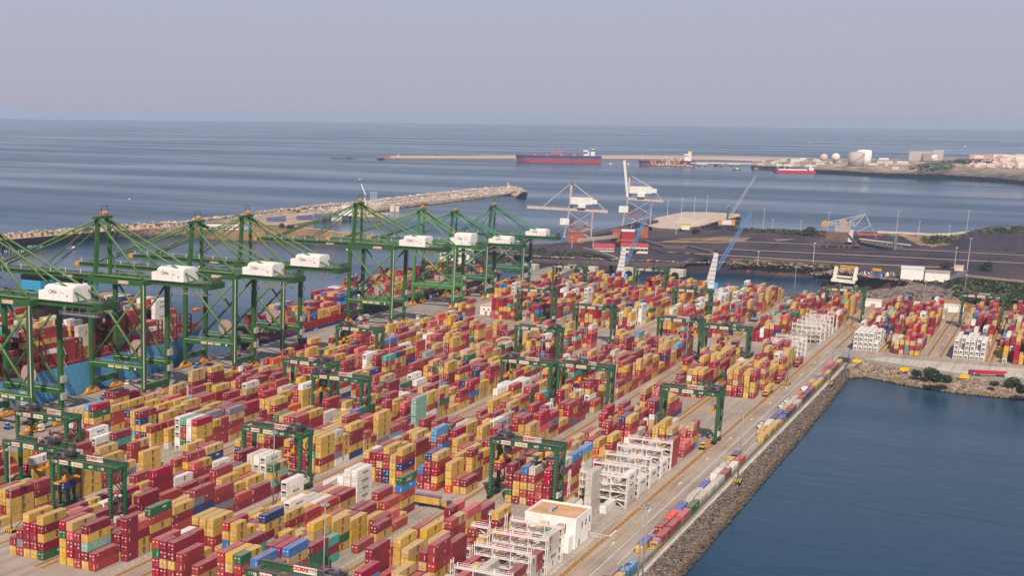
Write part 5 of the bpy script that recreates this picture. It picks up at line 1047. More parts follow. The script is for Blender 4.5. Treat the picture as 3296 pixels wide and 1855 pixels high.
# coal unloaders
def unloader(lab, base, apex, boomL, boomR, raised=None):
    f = LF(*base, ZP); t = thing('coal_unloader', lab, 'crane', f.p, f.rz, 'grey bulk unloaders on the coal jetty'); x0, y0 = base; D = 14; c1 = rgb(176, 170, 174); c2 = rgb(150, 106, 94); c3 = rgb(226, 220, 212)
    gy = (boomL[1]+boomR[1])/2; F = lambda x, y, d=0: Vector(f(x, y, d))
    xl, xr = x0, x0+82; ax, ay = apex
    for xx, tx in ((xl, xl+14), (xr, xr+2)):
        for d in (0, D): b = MB(); b.beam(F(xx, y0-1, d), F(tx, gy, d), 1.5, 1.5, c1 if xx == xl else rgb(190, 160, 150)); b.build('leg', M_CRANE, t)
    b = MB()
    for d in (0, D):
        b.beam(F(xl+3, y0-30, d), F(xr, y0-34, d), 1.6, 1.8, c2); b.beam(F(xl+8, gy+4, d), F(xr, y0-36, d), .9, .9, c1); b.beam(F(xl+2, y0-28, d), F(xr, gy+4, d), .9, .9, c1); b.beam(F(xl, y0-2, d), F(xr, y0-30, d), .8, .8, c1); b.beam(F(xr, y0-2, d), F(xl+4, y0-30, d), .8, .8, c1)
    for xx in (xl, xr): b.beam(F(xx, y0-14, 0), F(xx, y0-14, D), 1.2, 1.4, c1); b.beam(F(xx+3, y0-33, 0), F(xx+3, y0-33, D), 1.2, 1.4, c1)
    b.build('bracing', M_CRANE, t)
    b = MB()
    for d in (3, D-3):
        b.beam(F(*boomL, d) if not raised else F(xl+12, gy, d), F(*boomR, d), 1.7, 2.7, rgb(196, 180, 176)); b.beam(F(boomL[0] if not raised else xl+12, (boomL[1] if not raised else gy)-4, d), F(boomR[0], boomR[1]-4, d), 1.2, .3, c2)
    b.build('main_beam', M_CRANE, t)
    if raised:
        b = MB()
        for d in (3, D-3): b.beam(F(xl+12, gy-4, d), F(*raised, d), 1.9, 3.0, rgb(226, 220, 214) if d == 3 else c2)
        b.build('raised_boom', M_CRANE, t)
    b = MB(); b.beam(F(xl+14, gy, D/2), F(ax, ay, D/2), 1.8, 1.8, rgb(200, 186, 180)); b.beam(F(xl+20, gy, D/2), F(ax+4, ay, D/2), 1.0, 1.0, c2); b.box(F(ax-3, ay).x, F(ax+6, ay).x, D/2-2, D/2+2, F(ax, ay+3).z, F(ax, ay-2).z, c2); b.build('mast', M_CRANE, t)
    b = MB()
    for d in (3, D-3): b.tube(F(ax+3, ay+1, D/2), F(xr+5, gy-30, d), .55, c1, 6); b.tube(F(xr+5, gy-30, d), F(boomR[0]-4, boomR[1], d), .5, c1, 6); b.tube(F(xr, gy-24, d), F(xl+16, gy, d), .6, c1, 6)
    if not raised: b.tube(F(ax-1, ay+1, D/2), F(boomL[0]+50, boomL[1]-4, 3), .5, c1, 6); b.tube(F(ax-1, ay+1, D/2), F(boomL[0]+50, boomL[1]-4, D-3), .5, c1, 6)
    b.build('stays', M_CRANE, t)
    b = MB(); q0 = F(xl+16, gy-16); q1 = F(xl+82, gy-36); b.box(q0.x, q1.x, 1, D-1, q0.z, q1.z, c3); b.box(q1.x, F(xl+116, 0).x, 2, D-3, F(0, gy-18).z, F(0, gy-30).z, c3); b.box(F(xl+60, 0).x, F(xl+82, 0).x, -1, D, F(0, gy-6).z, q0.z, c3); b.build('machinery_house', M_WHITE, t)
    b = MB(); b.box(F(xl+8, 0).x, F(xl+36, 0).x, -1, D-4, F(0, y0-40).z, F(0, y0-58).z, c3); b.box(F(xl+36, 0).x, F(xl+52, 0).x, 0, D, F(0, y0-40).z, F(0, y0-60).z, rgb(90, 84, 92)); b.build('hopper_house', M_WHITE, t)
unloader('left grey bulk unloader with its long boom lowered over the water', (1815, 766), (1833, 600), (1700, 676), (1945, 684))
unloader('right grey bulk unloader with its boom raised upright', (2003, 727), (2019, 577), (1880, 640), (2121, 651), raised=(2001, 533))
# stacker reclaimer
f = LF(2690, 797, ZP); t = thing('stacker_reclaimer', 'rusty grey bucket-wheel stacker with long boom on the coal yard rails', 'crane', f.p, f.rz); F = lambda x, y, d=0: Vector(f(x, y, d)); c1 = rgb(196, 188, 186); c2 = rgb(104, 92, 88)
b = MB(); 
for d in (0, 9): b.beam(F(2645, 790, d), F(2755, 789, d), 1.5, 1.5, c2); b.beam(F(2665, 788, d), F(2700, 758, d), 1.1, 1.1, c2); b.beam(F(2750, 788, d), F(2722, 758, d), 1.1, 1.1, c2)
for x in (2652, 2668, 2690, 2722, 2736, 2750): b.box(F(x, 0).x-1.4, F(x, 0).x+1.4, -.6, 9.6, 0, 2, c2)
b.box(F(2684, 0).x, F(2742, 0).x, 0, 9, F(0, 775).z, F(0, 752).z, rgb(120, 96, 84)); b.build('portal', M_CRANE, t)
b = MB(); b.box(F(2706, 0).x, F(2748, 0).x, .5, 8.5, F(0, 752).z, F(0, 735).z, rgb(170, 160, 156)); b.box(F(2716, 0).x, F(2736, 0).x, 1, 7, F(0, 735).z, F(0, 718).z, rgb(176, 160, 140)); b.box(F(2744, 0).x, F(2757, 0).x, 1, 8, F(0, 780).z, F(0, 746).z, rgb(214, 206, 196)); b.build('tower', M_CRANE, t)
b = MB(); lattice(b, F(2735, 728, 4), F(2660, 731, 4), 3.0, 2.0, 12, .3, c1); lattice(b, F(2722, 722, 4), F(2763, 700, 4), 1.8, 1.2, 6, .25, c1); b.beam(F(2662, 727, 4), F(2763, 700, 4), .7, .7, c1); b.beam(F(2763, 700, 4), F(2735, 738, 4), .7, .7, c1); b.beam(F(2763, 700, 4), F(2778, 732, 4), .4, .4, c1); b.beam(F(2778, 732, 4), F(2744, 752, 4), .5, .5, c1); b.beam(F(2763, 700, 4), F(2800, 768, 4), .3, .3, c1); b.build('boom', M_CRANE, t)
b = MB(); b.tube(F(2655, 731, 1.5), F(2655, 731, 6.5), 3.6, rgb(196, 158, 90), 12); b.build('bucket_wheel', M_MACH, t)
b = MB(); b.beam(F(2752, 770, 4), F(2890, 782, 4), 2.4, 1.0, rgb(196, 184, 176)); b.beam(F(2755, 776, 2), F(2880, 795, 2), 2.0, 2.6, c2); [b.beam(F(2760+13*k, 772+1.1*k, 4), F(2770+12*k, 779+1.6*k, 4), .5, .5, c1) for k in range(9)]; b.box(F(2868, 0).x, F(2876, 0).x, 0, 6, 0, F(0, 758).z, rgb(110, 120, 104)); b.build('tail_conveyor', M_CRANE, t)
# ================================================================== YARD FURNITURE
RK = rgb(232, 222, 214)
def rack(name, X, y0, y1, levels, lab, grp='white steel reefer racks'):
    t = thing(name, lab, 'steel rack', (X, y0, 0), 0, grp); W_ = y1-y0; n = max(1, round(W_/5.6)); D = 1.9
    for i in range(n+1):
        b = MB()
        for d in (0, D): b.beam((d, W_*i/n, 0), (d, W_*i/n, levels*CH+1.2), .26, .26, RK)
        b.build('post', M_STEEL, t)
    for l in range(levels+1):
        z = l*CH+.15 if l else .3; b = MB()
        if l: b.box(-.1, D+.1, 0, W_, z-.24, z-.02, RK)
        else: b.box(-.1, D+.1, 0, W_, .1, .5, rgb(170, 164, 160))
        if l:
            for d in (-.05, D+.05):
                for h in (.55, 1.1): b.beam((d, 0, z+h), (d, W_, z+h), .07, .07, RK)
                for k in range(int(W_/1.4)): b.beam((d, k*1.4, z), (d, k*1.4, z+1.1), .06, .06, RK)
        if 0 < l < levels:
            for k in range(int(W_/2.87)): b.box(.7, 1.2, k*2.87+.6, k*2.87+1.5, z+.4, z+1.4, rgb(120, 110, 112)); 
        b.build('walkway', M_STEEL, t)
    b = MB()
    for l in range(levels): a = (D/2, .4+(l % 2)*4.6, l*CH+.3); c = (D/2, .4+((l+1) % 2)*4.6, (l+1)*CH+.2); b.beam(a, c, .8, .16, RK); b.beam((D/2, W_-.3, l*CH), (D/2, W_-5.2, (l+1)*CH), .14, .14, RK)
    b.build('stairs', M_STEEL, t); return t
proto_r = {}
for i, X in enumerate(RACKX):
    lv = 4 if X > 480 else (3 if X < 384 else 4); key = lv; seg = 'near the office, nearest the camera' if X < 420 else ('between the office and the gap in the row' if X < 600 else 'at the far end of the wide road')
    nth = [x for x in RACKX if (x < 420) == (X < 420) and (x > 600) == (X > 600)].index(X)+1
    lab = 'white open steel rack, %s of those %s' % (ordn(nth), seg)
    if key in proto_r: dup(proto_r[key], (X-2.2, 127.2, 0), 0, lab)
    else: proto_r[key] = rack('reefer_rack', X-2.2, 127.2, 144.6, lv, lab)
for i, (X, lv) in enumerate(((382, 2), (397.7, 2), (413, 3), (429, 3), (497, 3), (513, 3))):
    lab = 'white steel rack in the second block, %s from the near end' % ordn(i+1)
    if (lv, 2) in proto_r: dup(proto_r[(lv, 2)], (X-2.2, 150.6, 0), 0, lab)
    else: proto_r[(lv, 2)] = rack('reefer_rack', X-2.2, 150.6, 167.2, lv, lab)
# white office between the racks
t = thing('office_building', 'white two-storey flat-roofed office with sandy roof beside the wide road', 'building', (431.5, 127.9, 0)); W_, D_, H_ = 17.5, 17.6, 9.6; wc = rgb(246, 240, 230)
b = MB(); b.box(0, W_, 0, D_, 0, H_, wc); 
for a in ((0, W_, 0, .35), (0, W_, D_-.35, D_), (0, .35, .352, D_-.352), (W_-.35, W_, .352, D_-.352)): b.box(*a, H_+.002, H_+.9, wc)
b.box(-5.5, -.003, .4, 3.2, 0, 5.4, wc); b.build('wall', M_WHITE, t)
b = MB(); b.box(.36, W_-.36, .36, D_-.36, H_+.004, H_+.25, rgb(204, 160, 120)); b.build('roof', M_CONC, t)
for k in range(3):
    b = MB(); x = 6.5+k*4.1; b.box(x, x+1.2, -.05, .2, 6, 7.9, rgb(60, 56, 60)); b.box(x-.12, x+1.32, -.09, -.051, 5.85, 6, wc); b.build('window', M_GLASS, t)
b = MB(); b.box(-.05, .1, 3.6, 5.8, 5.6, 7.2, rgb(40, 42, 52)); b.build('window', M_GLASS, t)
b = MB(); b.box(15.3, 16.4, -.05, .1, .05, 2.3, rgb(110, 90, 84)); b.build('door', M_STEEL, t); b = MB(); b.box(4.2, 5.3, -.05, .1, .05, 2.3, rgb(110, 90, 84)); b.build('door', M_STEEL, t)
b = MB()
for k in range(5): b.box(5+k*1.3, 6+k*1.3, 10, 11.2, H_+.25, H_+1.6, rgb(176, 170, 170)); b.tube((5.5+k*1.3, 9.95, H_+.9), (5.5+k*1.3, 10.0, H_+.9), .42, rgb(50, 50, 54), 10)
b.build('cooling_units', M_STEEL, t)
def simple_hall(name, lab, x, y, w, d, h, wall, roof, win=(), cat='building', z=0, rz=0, pitched=0):
    t = thing(name, lab, cat, (x, y, z), rz); b = MB(); b.box(0, w, 0, d, 0, h, wall); b.build('wall', M_WHITE, t)
    b = MB()
    if pitched: P = [(-.4, -.4, h), (w+.4, -.4, h), (w+.4, d+.4, h), (-.4, d+.4, h)]; m = ((-.4, d/2, h+pitched), (w+.4, d/2, h+pitched)); b.quad([P[0], P[1], m[1], m[0]], roof); b.quad([P[2], P[3], m[0], m[1]], roof); b.quad([P[1], P[2], m[1]], wall); b.quad([P[3], P[0], m[0]], wall)
    else: b.box(-.25, w+.25, -.25, d+.25, h+.004, h+.5, roof)
    b.build('roof', M_STEEL, t)
    for (u, v, ww, hh, side, nm) in win:
        b = MB()
        if side == 'y': b.box(u, u+ww, -.06, .1, v, v+hh, rgb(60, 58, 64) if nm == 'window' else rgb(150, 130, 120))
        else: b.box(-.06, .1, u, u+ww, v, v+hh, rgb(60, 58, 64) if nm == 'window' else rgb(150, 130, 120))
        b.build(nm, M_GLASS if nm == 'window' else M_STEEL, t)
    return t
simple_hall('workshop', 'long white flat-roofed workshop with dark openings beside the quay apron', 935, 343, 30, 14.5, 6.4, rgb(240, 232, 222), rgb(206, 182, 156), [(k, .2, 1.9, 2.6, 'x', 'door') for k in (2, 5, 9)]+[(k, 3.4, 1.2, 1.0, 'x', 'window') for k in (1, 4, 7.4, 11)])
simple_hall('switch_house', 'narrow white kiosk building at the far end of the racks', 880, 129.4, 15, 3.2, 8.5, rgb(240, 236, 226), rgb(226, 220, 208))
# light masts
def mast(x, y, h, lab, n=6):
    t = thing('light_mast', lab, 'light mast', (x, y, 0), 0, 'tall grey light masts'); b = MB(); b.tube((0, 0, 0), (0, 0, h), .3, rgb(150, 146, 146), 10, .13); b.box(-1.2, 1.2, -1.2, 1.2, .01, .35, rgb(200, 190, 180)); b.build('pole', M_STEEL, t)
    b = MB(); b.tube((0, 0, h-.9), (0, 0, h-.4), .8, rgb(130, 130, 130), 10)
    for k in range(n): a = 2*math.pi*k/n; b.hexa([(math.cos(a)*.95+p, math.sin(a)*.95+q, h-1.3+z*.5) for z in (0, 1) for p, q in ((-.3, -.3), (.3, -.3), (.3, .3), (-.3, .3))], rgb(170, 168, 166))
    b.build('lamp_head', M_STEEL, t); b = MB(); b.box(-1.8, 1.8, -1.8, 1.8, .36, 1.1, rgb(224, 180, 50)); [b.box(-1.81, 1.81, -1.81+.9*k, -1.4+.9*k, .37, 1.11, rgb(30, 28, 26)) for k in range(4)]; b.build('bollard_guard', M_STEEL, t); return t
mp0 = None
for i, (px, py, lab) in enumerate([(29, 1439, 'in the left corner over the yellow and maroon stacks'), (1047, 1615, 'in front of the teal container at bottom centre'), (883, 1385, 'beside the white reefers left of centre'), (2072, 1622, 'nearest the kerb at lower right'), (2087, 1619, 'paired just behind the one nearest the kerb'), (2564, 857, 'rising over open channel water'), (2690, 1062, 'at the corner where the road meets the basin head'),
                                  (2981, 902, 'in front of the dark channel boulders'), (3112, 880, 'beside the pale gantry crane leg at far right'), (1418, 1176, 'before the tall maroon stack in mid yard'), (1635, 1310, 'left of the large gantry crane girder'), (1256, 1070, 'at the apron edge beside yellow stacks'), (1749, 1052, 'inside the span of a mid-yard gantry crane'),
                                  (1828, 899, 'in front of white reefers near the far apron'), (2002, 954, 'left of the tall white reefer stacks'), (1987, 1135, 'above the shaded stacks right of centre'), (2189, 878, 'over far containers below the channel bank'), (2217, 1026, 'between two joined gantry cranes at right'), (2393, 932, 'beside the far reach stacker lane'), (2756, 917, 'on the far pale gantry crane corner'), (2396, 1314, 'thin one standing in the wide road'), (2550, 1062, 'over the far white racks')]):
    g = at(px, py, 30)
    lab = 'tall grey light mast '+lab
    if mp0 is None: mp0 = mast(g[0], g[1], 30, lab)
    else: dup(mp0, (g[0], g[1], 0), 0, lab)
# vehicles
def wheels(b, xs, w, r=.5):
    for x in xs:
        for y in (0, w-.3): b.tube((x, y, r), (x, y+.3, r), r, rgb(28, 27, 27), 12)
def tractor(col, load, L=12.19, chas=rgb(60, 56, 56), end='front'):
    t = thing('terminal_tractor', 'x', 'truck', (0, 0, 0), 0, 'terminal tractors with trailers')
    b = MB(); b.box(-5.2, -1.2, .2, 2.3, .7, 1.5, col); b.box(-5.3, -5.2, .1, 2.4, .7, 1.2, rgb(40, 40, 44)); wheels(b, (-4.4, -1.8), 2.5); b.build('chassis', M_MACH, t)
    b = MB(); b.box(-5.0, -3.4, .25, 1.6, 1.5, 3.1, col); b.box(-5.05, -4.98, .35, 1.5, 2.1, 2.9, rgb(30, 34, 44)); b.box(-4.8, -3.6, .2, .249, 2.1, 2.9, rgb(30, 34, 44)); b.box(-5.05, -3.35, .2, 1.65, 3.1, 3.2, rgb(214, 222, 232)); b.build('cab', M_MACH, t)
    b = MB(); b.box(-2, 12.4, .75, 1.0, 1.05, 1.4, chas); b.box(-2, 12.4, 1.45, 1.7, 1.05, 1.4, chas); [b.box(k, k+.25, .0, 2.45, 1.15, 1.42, chas) for k in (-1, 2, 5, 8, 11, 12.2)]; wheels(b, (9, 10.3, 11.6), 2.5); b.build('trailer', M_MACH, t); return t
BLU = rgb(70, 130, 196)
def load(x, y, L, ck, lab, flip=False, z=1.45): LAY.append(dict(k=9, h='X', bi=0, r=0, l=0, n=1, x=x, y=y, z=z, L=L, c=ck, e='front', half='', lab=lab))
def veh(g, lab, col=BLU, chas=rgb(60, 56, 56), flip=False, ld=None, ldlab=None):
    t = tractor(col, None, chas=chas); t['label'] = lab
    if flip: t.location = (g[0]+5.2, g[1]+2.45, 0); t.rotation_euler = (0, 0, math.pi); lx = g[0]+5.2-12.3; ly = g[1]
    else: t.location = (g[0]+5.2, g[1], 0); lx = g[0]+5.2; ly = g[1]
    if ld: load(lx, ly, 12.19, ld, ldlab)
    return t
veh((540.5, 401.5), 'blue terminal tractor pulling a dull red container under the second quay crane', chas=rgb(196, 90, 50), ld='m', ldlab='dull red container on a blue tractor trailer under the quay crane')
veh(at(386, 1362)[:2], 'blue terminal tractor with empty yellow trailer beside the first yellow stacks', chas=rgb(222, 150, 40))
veh(at(25, 1386)[:2], 'blue terminal tractor at the far left edge of the apron', chas=rgb(200, 150, 60))
veh(at(635, 1189)[:2], 'blue terminal tractor with empty orange trailer under the third quay crane', chas=rgb(206, 110, 50))
veh(at(772, 1158)[:2], 'blue terminal tractor on the apron between third and fourth quay cranes', chas=rgb(200, 140, 60))
veh(at(1153, 1042)[:2], 'blue tractor with a white container below the red spreader', ld='w', ldlab='off white container on a tractor below the red spreader')
veh(at(1490, 957)[:2], 'blue tractor with an orange container beyond the pale green crane', ld='R', ldlab='rust red container on the tractor beyond the pale green crane')
veh(at(1536, 942)[:2], 'tractor with a dark maroon container in the shade of the far cranes', ld='M', ldlab='maroon container on a tractor shaded by the far cranes')
veh(at(1644, 912)[:2], 'tractor with a red container farthest along the quay', ld='m', ldlab='dull red container on the tractor farthest along the quay')
veh(at(1476, 1000)[:2], 'tractor with a maroon container beside the white workshop', ld='m', ldlab='dull maroon container on the tractor beside the white workshop')
veh((735, 123.0), 'tractor with a yellow container waiting on the wide road, yellow trailer', rgb(226, 160, 40), rgb(222, 140, 40), ld='Y', ldlab='yellow container on a trailer at the edge of the wide road')
veh((776, 124.0), 'tractor with a red container on the wide road, red trailer', rgb(200, 60, 40), rgb(200, 50, 40), ld='m', ldlab='red container on a red trailer beside the wide road racks')
veh((835, 124.4), 'tractor with a dull red container farthest up the wide road', rgb(200, 60, 40), rgb(200, 50, 40), ld='m', ldlab='dull red container on the trailer farthest up the wide road')
veh((705, 176.0), 'tractor with two yellow boxes in the lane between mid blocks', rgb(200, 90, 40), rgb(214, 120, 40), ld='Y', ldlab='yellow container on a trailer in the lane between mid blocks')
veh((474, 155.5), 'dark trailer and tractor under the large gantry crane', rgb(60, 60, 64), rgb(60, 40, 36))
veh((598, 123.5), 'yellow tractor with empty trailer at the foot of the roadside gantry crane', rgb(226, 160, 40), rgb(222, 150, 40))
# lane truck seen side on, with curtain trailer
g = at(1335, 1628); t = thing('curtain_truck', 'yellow tractor and low trailer crossing the aisle with a blue-topped yellow box', 'truck', (g[0], g[1], 0), R(-90))
b = MB(); b.box(0, 12, 0, 2.5, 1.0, 1.3, rgb(60, 50, 46)); wheels(b, (2, 3.4, 10.6), 2.5); b.build('trailer', M_MACH, t)
b = MB(); b.box(0, 9.5, .02, 2.46, 1.35, 4.1, CC['Y'][0]); b.box(-.1, 9.6, -.06, 2.54, 4.1, 4.4, rgb(70, 76, 130)); b.build('tilt_box', M_CONT, t)
b = MB(); b.box(10.5, 15.3, .1, 2.4, .7, 1.6, rgb(222, 160, 40)); b.box(12.2, 13.8, .5, 2.0, 1.6, 3.4, rgb(66, 70, 84)); wheels(b, (11.4, 14.4), 2.5); b.build('cab', M_MACH, t)
def car(g, lab, rz=0, col=WHT, kind='car', L=4.4, Hh=1.5):
    t = thing(kind, lab, kind if kind != 'minibus' else 'bus', (g[0], g[1], 0), rz); w_ = 1.8 if kind == 'car' else 2.2; b = MB(); b.box(0, L, 0, w_, .35, Hh*.6, col)
    if kind == 'car': b.hexa([(.9, .1, Hh*.6), (L-.5, .1, Hh*.6), (L-.5, w_-.1, Hh*.6), (.9, w_-.1, Hh*.6), (1.5, .2, Hh), (L-1.1, .2, Hh), (L-1.1, w_-.2, Hh), (1.5, w_-.2, Hh)], rgb(40, 44, 52), col)
    else: b.box(.1, L, .02, w_-.02, Hh*.6, Hh, col); 
    b.build('body', M_MACH, t); b = MB(); wheels(b, (.8, L-.9), w_, .34); b.build('wheels', M_MACH, t)
    if kind != 'car': b = MB(); b.box(.05, L-.6, -.03, w_+.03, Hh*.58, Hh*.82, rgb(30, 32, 38)); b.build('windows', M_GLASS, t)
    return t
car(at(1348, 1030), 'white minibus driving along the quay apron', 0, rgb(236, 226, 206), 'minibus', 8.5, 3.0)
car(at(1047, 1124), 'white car on the apron left of the lone gantry crane leg', 0, rgb(236, 236, 236)); car(at(1120, 1133), 'white pickup just behind the lone gantry crane', 0, rgb(226, 226, 226)); car(at(2530, 970), 'white van parked at the water edge beyond the stacks', 0, rgb(240, 240, 236), 'van', 5.6, 2.4); car(at(413, 1241), 'white van on the quay beside the blue ship', .2, rgb(240, 238, 234), 'van', 5.6, 2.4)
# reach stacker
def reach(g, lab, body, boomc, rz=0):
    t = thing('reach_stacker', lab, 'reach stacker', (g[0], g[1], 0), rz); b = MB(); b.box(0, 7, 0, 3.4, .9, 2.6, body); wheels(b, (1, 6), 3.4, .85); b.box(2.6, 4.4, .9, 2.5, 2.6, 4.2, rgb(60, 64, 74)); b.build('body', M_MACH, t); b = MB(); b.beam((6, 1.7, 3.2), (-6.5, 1.7, 9.4), .9, 1.1, boomc); b.beam((2, 1.7, 1.8), (-1.5, 1.7, 6.6), .35, .35, rgb(160, 160, 160)); b.box(-7.2, -6.2, -3, 6.4, 8.2, 9, boomc); b.build('boom', M_MACH, t)
reach(at(2433, 1037), 'blue and white reach stacker with dark raised boom in the lane', rgb(120, 170, 210), rgb(70, 66, 70))
reach(at(2332, 1080), 'orange and dark reach stacker parked among yellow boxes', rgb(214, 150, 60), rgb(80, 70, 60), 1.2)
reach(at(1602, 935), 'yellow reach stacker on the quay behind the far crane legs', rgb(222, 180, 40), rgb(226, 170, 30), 2.0)
reach(at(3052, 955), 'yellow reach stacker working at the channel end barge yard', rgb(222, 170, 50), rgb(120, 110, 90), 2.6)
# cones, red gangway reel on the quay
for px, py, lab in ((417, 1278, 'small red cone bin on the quay under the second crane'), (512, 1218, 'red skip near the bow mooring line'), (1179, 1043, 'red cone beside the white container trailer')):
    g = at(px, py); b = MB(); b.box(0, 1.6, 0, 1.4, 0, .9 if 'skip' in lab else 1.6, rgb(220, 60, 50)); b.box(-.1, 1.7, -.1, 1.5, .0, .2, rgb(190, 50, 44)); tag(b.build('skip' if 'skip' in lab else 'marker_bin', M_MACH, None, g), lab, 'bin')
# ------------------------------------------------------------------ fence and roadside boxes on the seawall side
t = thing('wire_fence', 'long green wire fence running along the seawall kerb', 'fence', (320, 103.6, 0)); b = MB()
for x in range(0, 568, 4): b.box(x, x+.08, -.04, .04, 0, 2.4, rgb(60, 100, 74))
b.build('posts', M_STEEL, t); b['kind'] if False else None
m, N_, L_, bs = newmat('fence_mesh'); bs.inputs['Base Color'].default_value = (0.06, 0.15, 0.09, 1); tr = N_.new('ShaderNodeBsdfTransparent'); ms = N_.new('ShaderNodeMixShader'); ms.inputs[0].default_value = .5; L_.new(tr.outputs[0], ms.inputs[1]); L_.new(bs.outputs[0], ms.inputs[2]); L_.new(ms.outputs[0], N_['Material Output'].inputs['Surface'])
b = MB(); b.quad([(0, 0, .1), (568, 0, .1), (568, 0, 2.35), (0, 0, 2.35)], (0, 0, 0)); b.build('wire_panel', m, t)
def mesh_fence(name, pts, h, lab, z=0):
    b = MB(); b2 = MB()
    for a, c in zip(pts, pts[1:]):
        a = Vector(a); c = Vector(c); b2.quad([a+Vector((0, 0, .1)), c+Vector((0, 0, .1)), c+Vector((0, 0, h)), a+Vector((0, 0, h))], (0, 0, 0)); n = max(1, int((c-a).length/4))
        for i in range(n): p = a.lerp(c, i/n); b.box(p.x, p.x+.1, p.y, p.y+.1, p.z, p.z+h, rgb(120, 124, 110))
    t = thing(name, lab, 'fence'); b.build('posts', M_STEEL, t); b2.build('wire_panel', m, t)
mesh_fence('wire_fence', [at(2766, 1166), at(3131, 1222), at(3296, 1232), at(3400, 1246)], 2.3, 'thin wire fence along the pale road above the basin shore')
# roadside rows: two columns at Y 104.4 and 107.2, codes along X (read from the photograph, nearest first)
ROADL = [(377, 'a'), (402, 'VV'), (439, 'YN'), (463, 'm'), (474, 'OO'), (488, 'YN'), (508, 'w'), (524, 'wN'), (547, 'W'), (559, 'w'), (572, 'Y'), (582, 'N'), (640, 'YY'), (655, 'W'), (668, 'N'), (680, 'VN'), (695, 'Y'), (708, 'w'), (722, 'w'), (735, 'O'), (748, 'wW'), (762, 'V'), (775, 'Y'), (788, 'B'), (800, 'y'), (812, 'R'), (826, 'm'), (839, 'P'), (852, 'y')]
ROADR = [(372, 'Y'), (396, 'Y'), (410, 'L'), (452, 'm'), (466, 'm'), (480, 'P'), (494, 'E'), (508, 'w'), (522, 'w'), (536, 'w'), (549, 'm'), (562, 'W'), (576, 'O'), (626, 'Y'), (641, 'Y'), (655, 'Y'), (669, 'YN'), (684, 'N'), (698, 'm'), (712, 'w'), (726, 'M'), (740, 'N'), (754, 'm'), (768, 'Y'), (782, 'Y'), (796, 'V'), (810, 'Y'), (824, 'M'), (838, 'm'), (851, 'Y')]
for yy, row, side in ((107.3, ROADL, 'road side'), (104.4, ROADR, 'kerb side')):
    cnt = 0
    for X, code in row:
        if code == 'a': continue
        c0 = code[0]; cnt += 1
        LAY.append(dict(k=9, h='R', bi=0, r=0, l=0, n=1, x=X, y=yy, z=.02, L=12.19 if code not in ('O',) else 12.19, c=c0, e='door', half='', lab='%s container, %s in the %s line beside the seawall fence' % (CC[c0][1], ordn(cnt), side)))
        if len(code) > 1:      # tarpaulin cover
            b = MB(); cc = {'N': rgb(52, 84, 170), 'V': rgb(150, 120, 110), 'O': rgb(230, 60, 30), 'W': rgb(240, 238, 234), 'Y': CC['Y'][0]}[code[1]]; n = 8; rr = random.Random(int(X))
            rg = [[(12.3*i/n-.05, -.06, 2.5), (12.3*i/n-.05, -.06, 3.0), (12.3*i/n-.05, .6, 3.0+(.9 if code[1] in 'OW' else .1)*rr.random()), (12.3*i/n-.05, 1.8, 3.0+(.9 if code[1] in 'OW' else .1)*rr.random()), (12.3*i/n-.05, 2.5, 3.0), (12.3*i/n-.05, 2.5, 2.5)] for i in range(n+1)]
            b.loft(rg, cc, close=False); o = b.build('tarpaulin', M_CONT, None, (X, yy, 0)); tag(o, '%s tarpaulin over the %s box in the %s line by the fence' % ({'N': 'blue', 'V': 'brown', 'O': 'bright red', 'W': 'white', 'Y': 'yellow'}[code[1]], ordn(cnt), side), 'tarpaulin', 'tarpaulins on the roadside boxes')
# out-of-gauge frames and drum near the kerb
for X, yy, lab in ((377, 107.0, 'yellow open flat rack frames stacked at the bottom of the fence line'), (446, 104.3, 'yellow open-top box with arched end and mauve crates inside')):
    t = thing('flat_rack', lab, 'flat rack', (X, yy, 0)); c = rgb(226, 168, 50)
    for l in range(2 if X < 400 else 1):
        b = MB(); z = l*2.2; b.box(0, 12, 0, 2.44, z+.1, z+.5, c); [b.box(k*1.5, k*1.5+.3, 0, 2.44, z+.5, z+.62, rgb(240, 190, 90)) for k in range(8)]; b.build('deck', M_CONT, t)
        for x in (0, 11.8): b = MB(); b.box(x, x+.2, 0, .25, z+.5, z+2.5, c); b.box(x, x+.2, 2.2, 2.44, z+.5, z+2.5, c); b.box(x, x+.2, .25, 2.2, z+2.0, z+2.5, c); b.build('end_frame', M_CONT, t)
    if X > 400: b = MB(); [b.box(.6+q*2.2, 2.4+q*2.2, .3, 2.1, .65, 2.3+.5*(q % 2), rgb(180, 140, 170)) for q in range(3)]; b.build('crates', M_CONT, t)
g = at(2193, 1672); b = MB(); b.tube((0, 0, 1.7), (0, 2.6, 1.7), 1.7, rgb(70, 110, 180), 16); b.tube((2.4, 0, 1.3), (2.4, 2.4, 1.3), 1.3, rgb(90, 120, 180), 14); b.box(-1, 4.5, .2, 2.4, 0, .3, rgb(150, 60, 60)); tag(b.build('wrapped_drums', M_CONT, None, (g[0], g[1], 0)), 'blue wrapped machine drums on a red skid by the fence', 'cargo')
for (px, py, X, lab) in ((2390, 1300, 0, 'white tank container with silver frame at the fence, near the middle'), (2630, 1285, 0, ''), ):
    pass
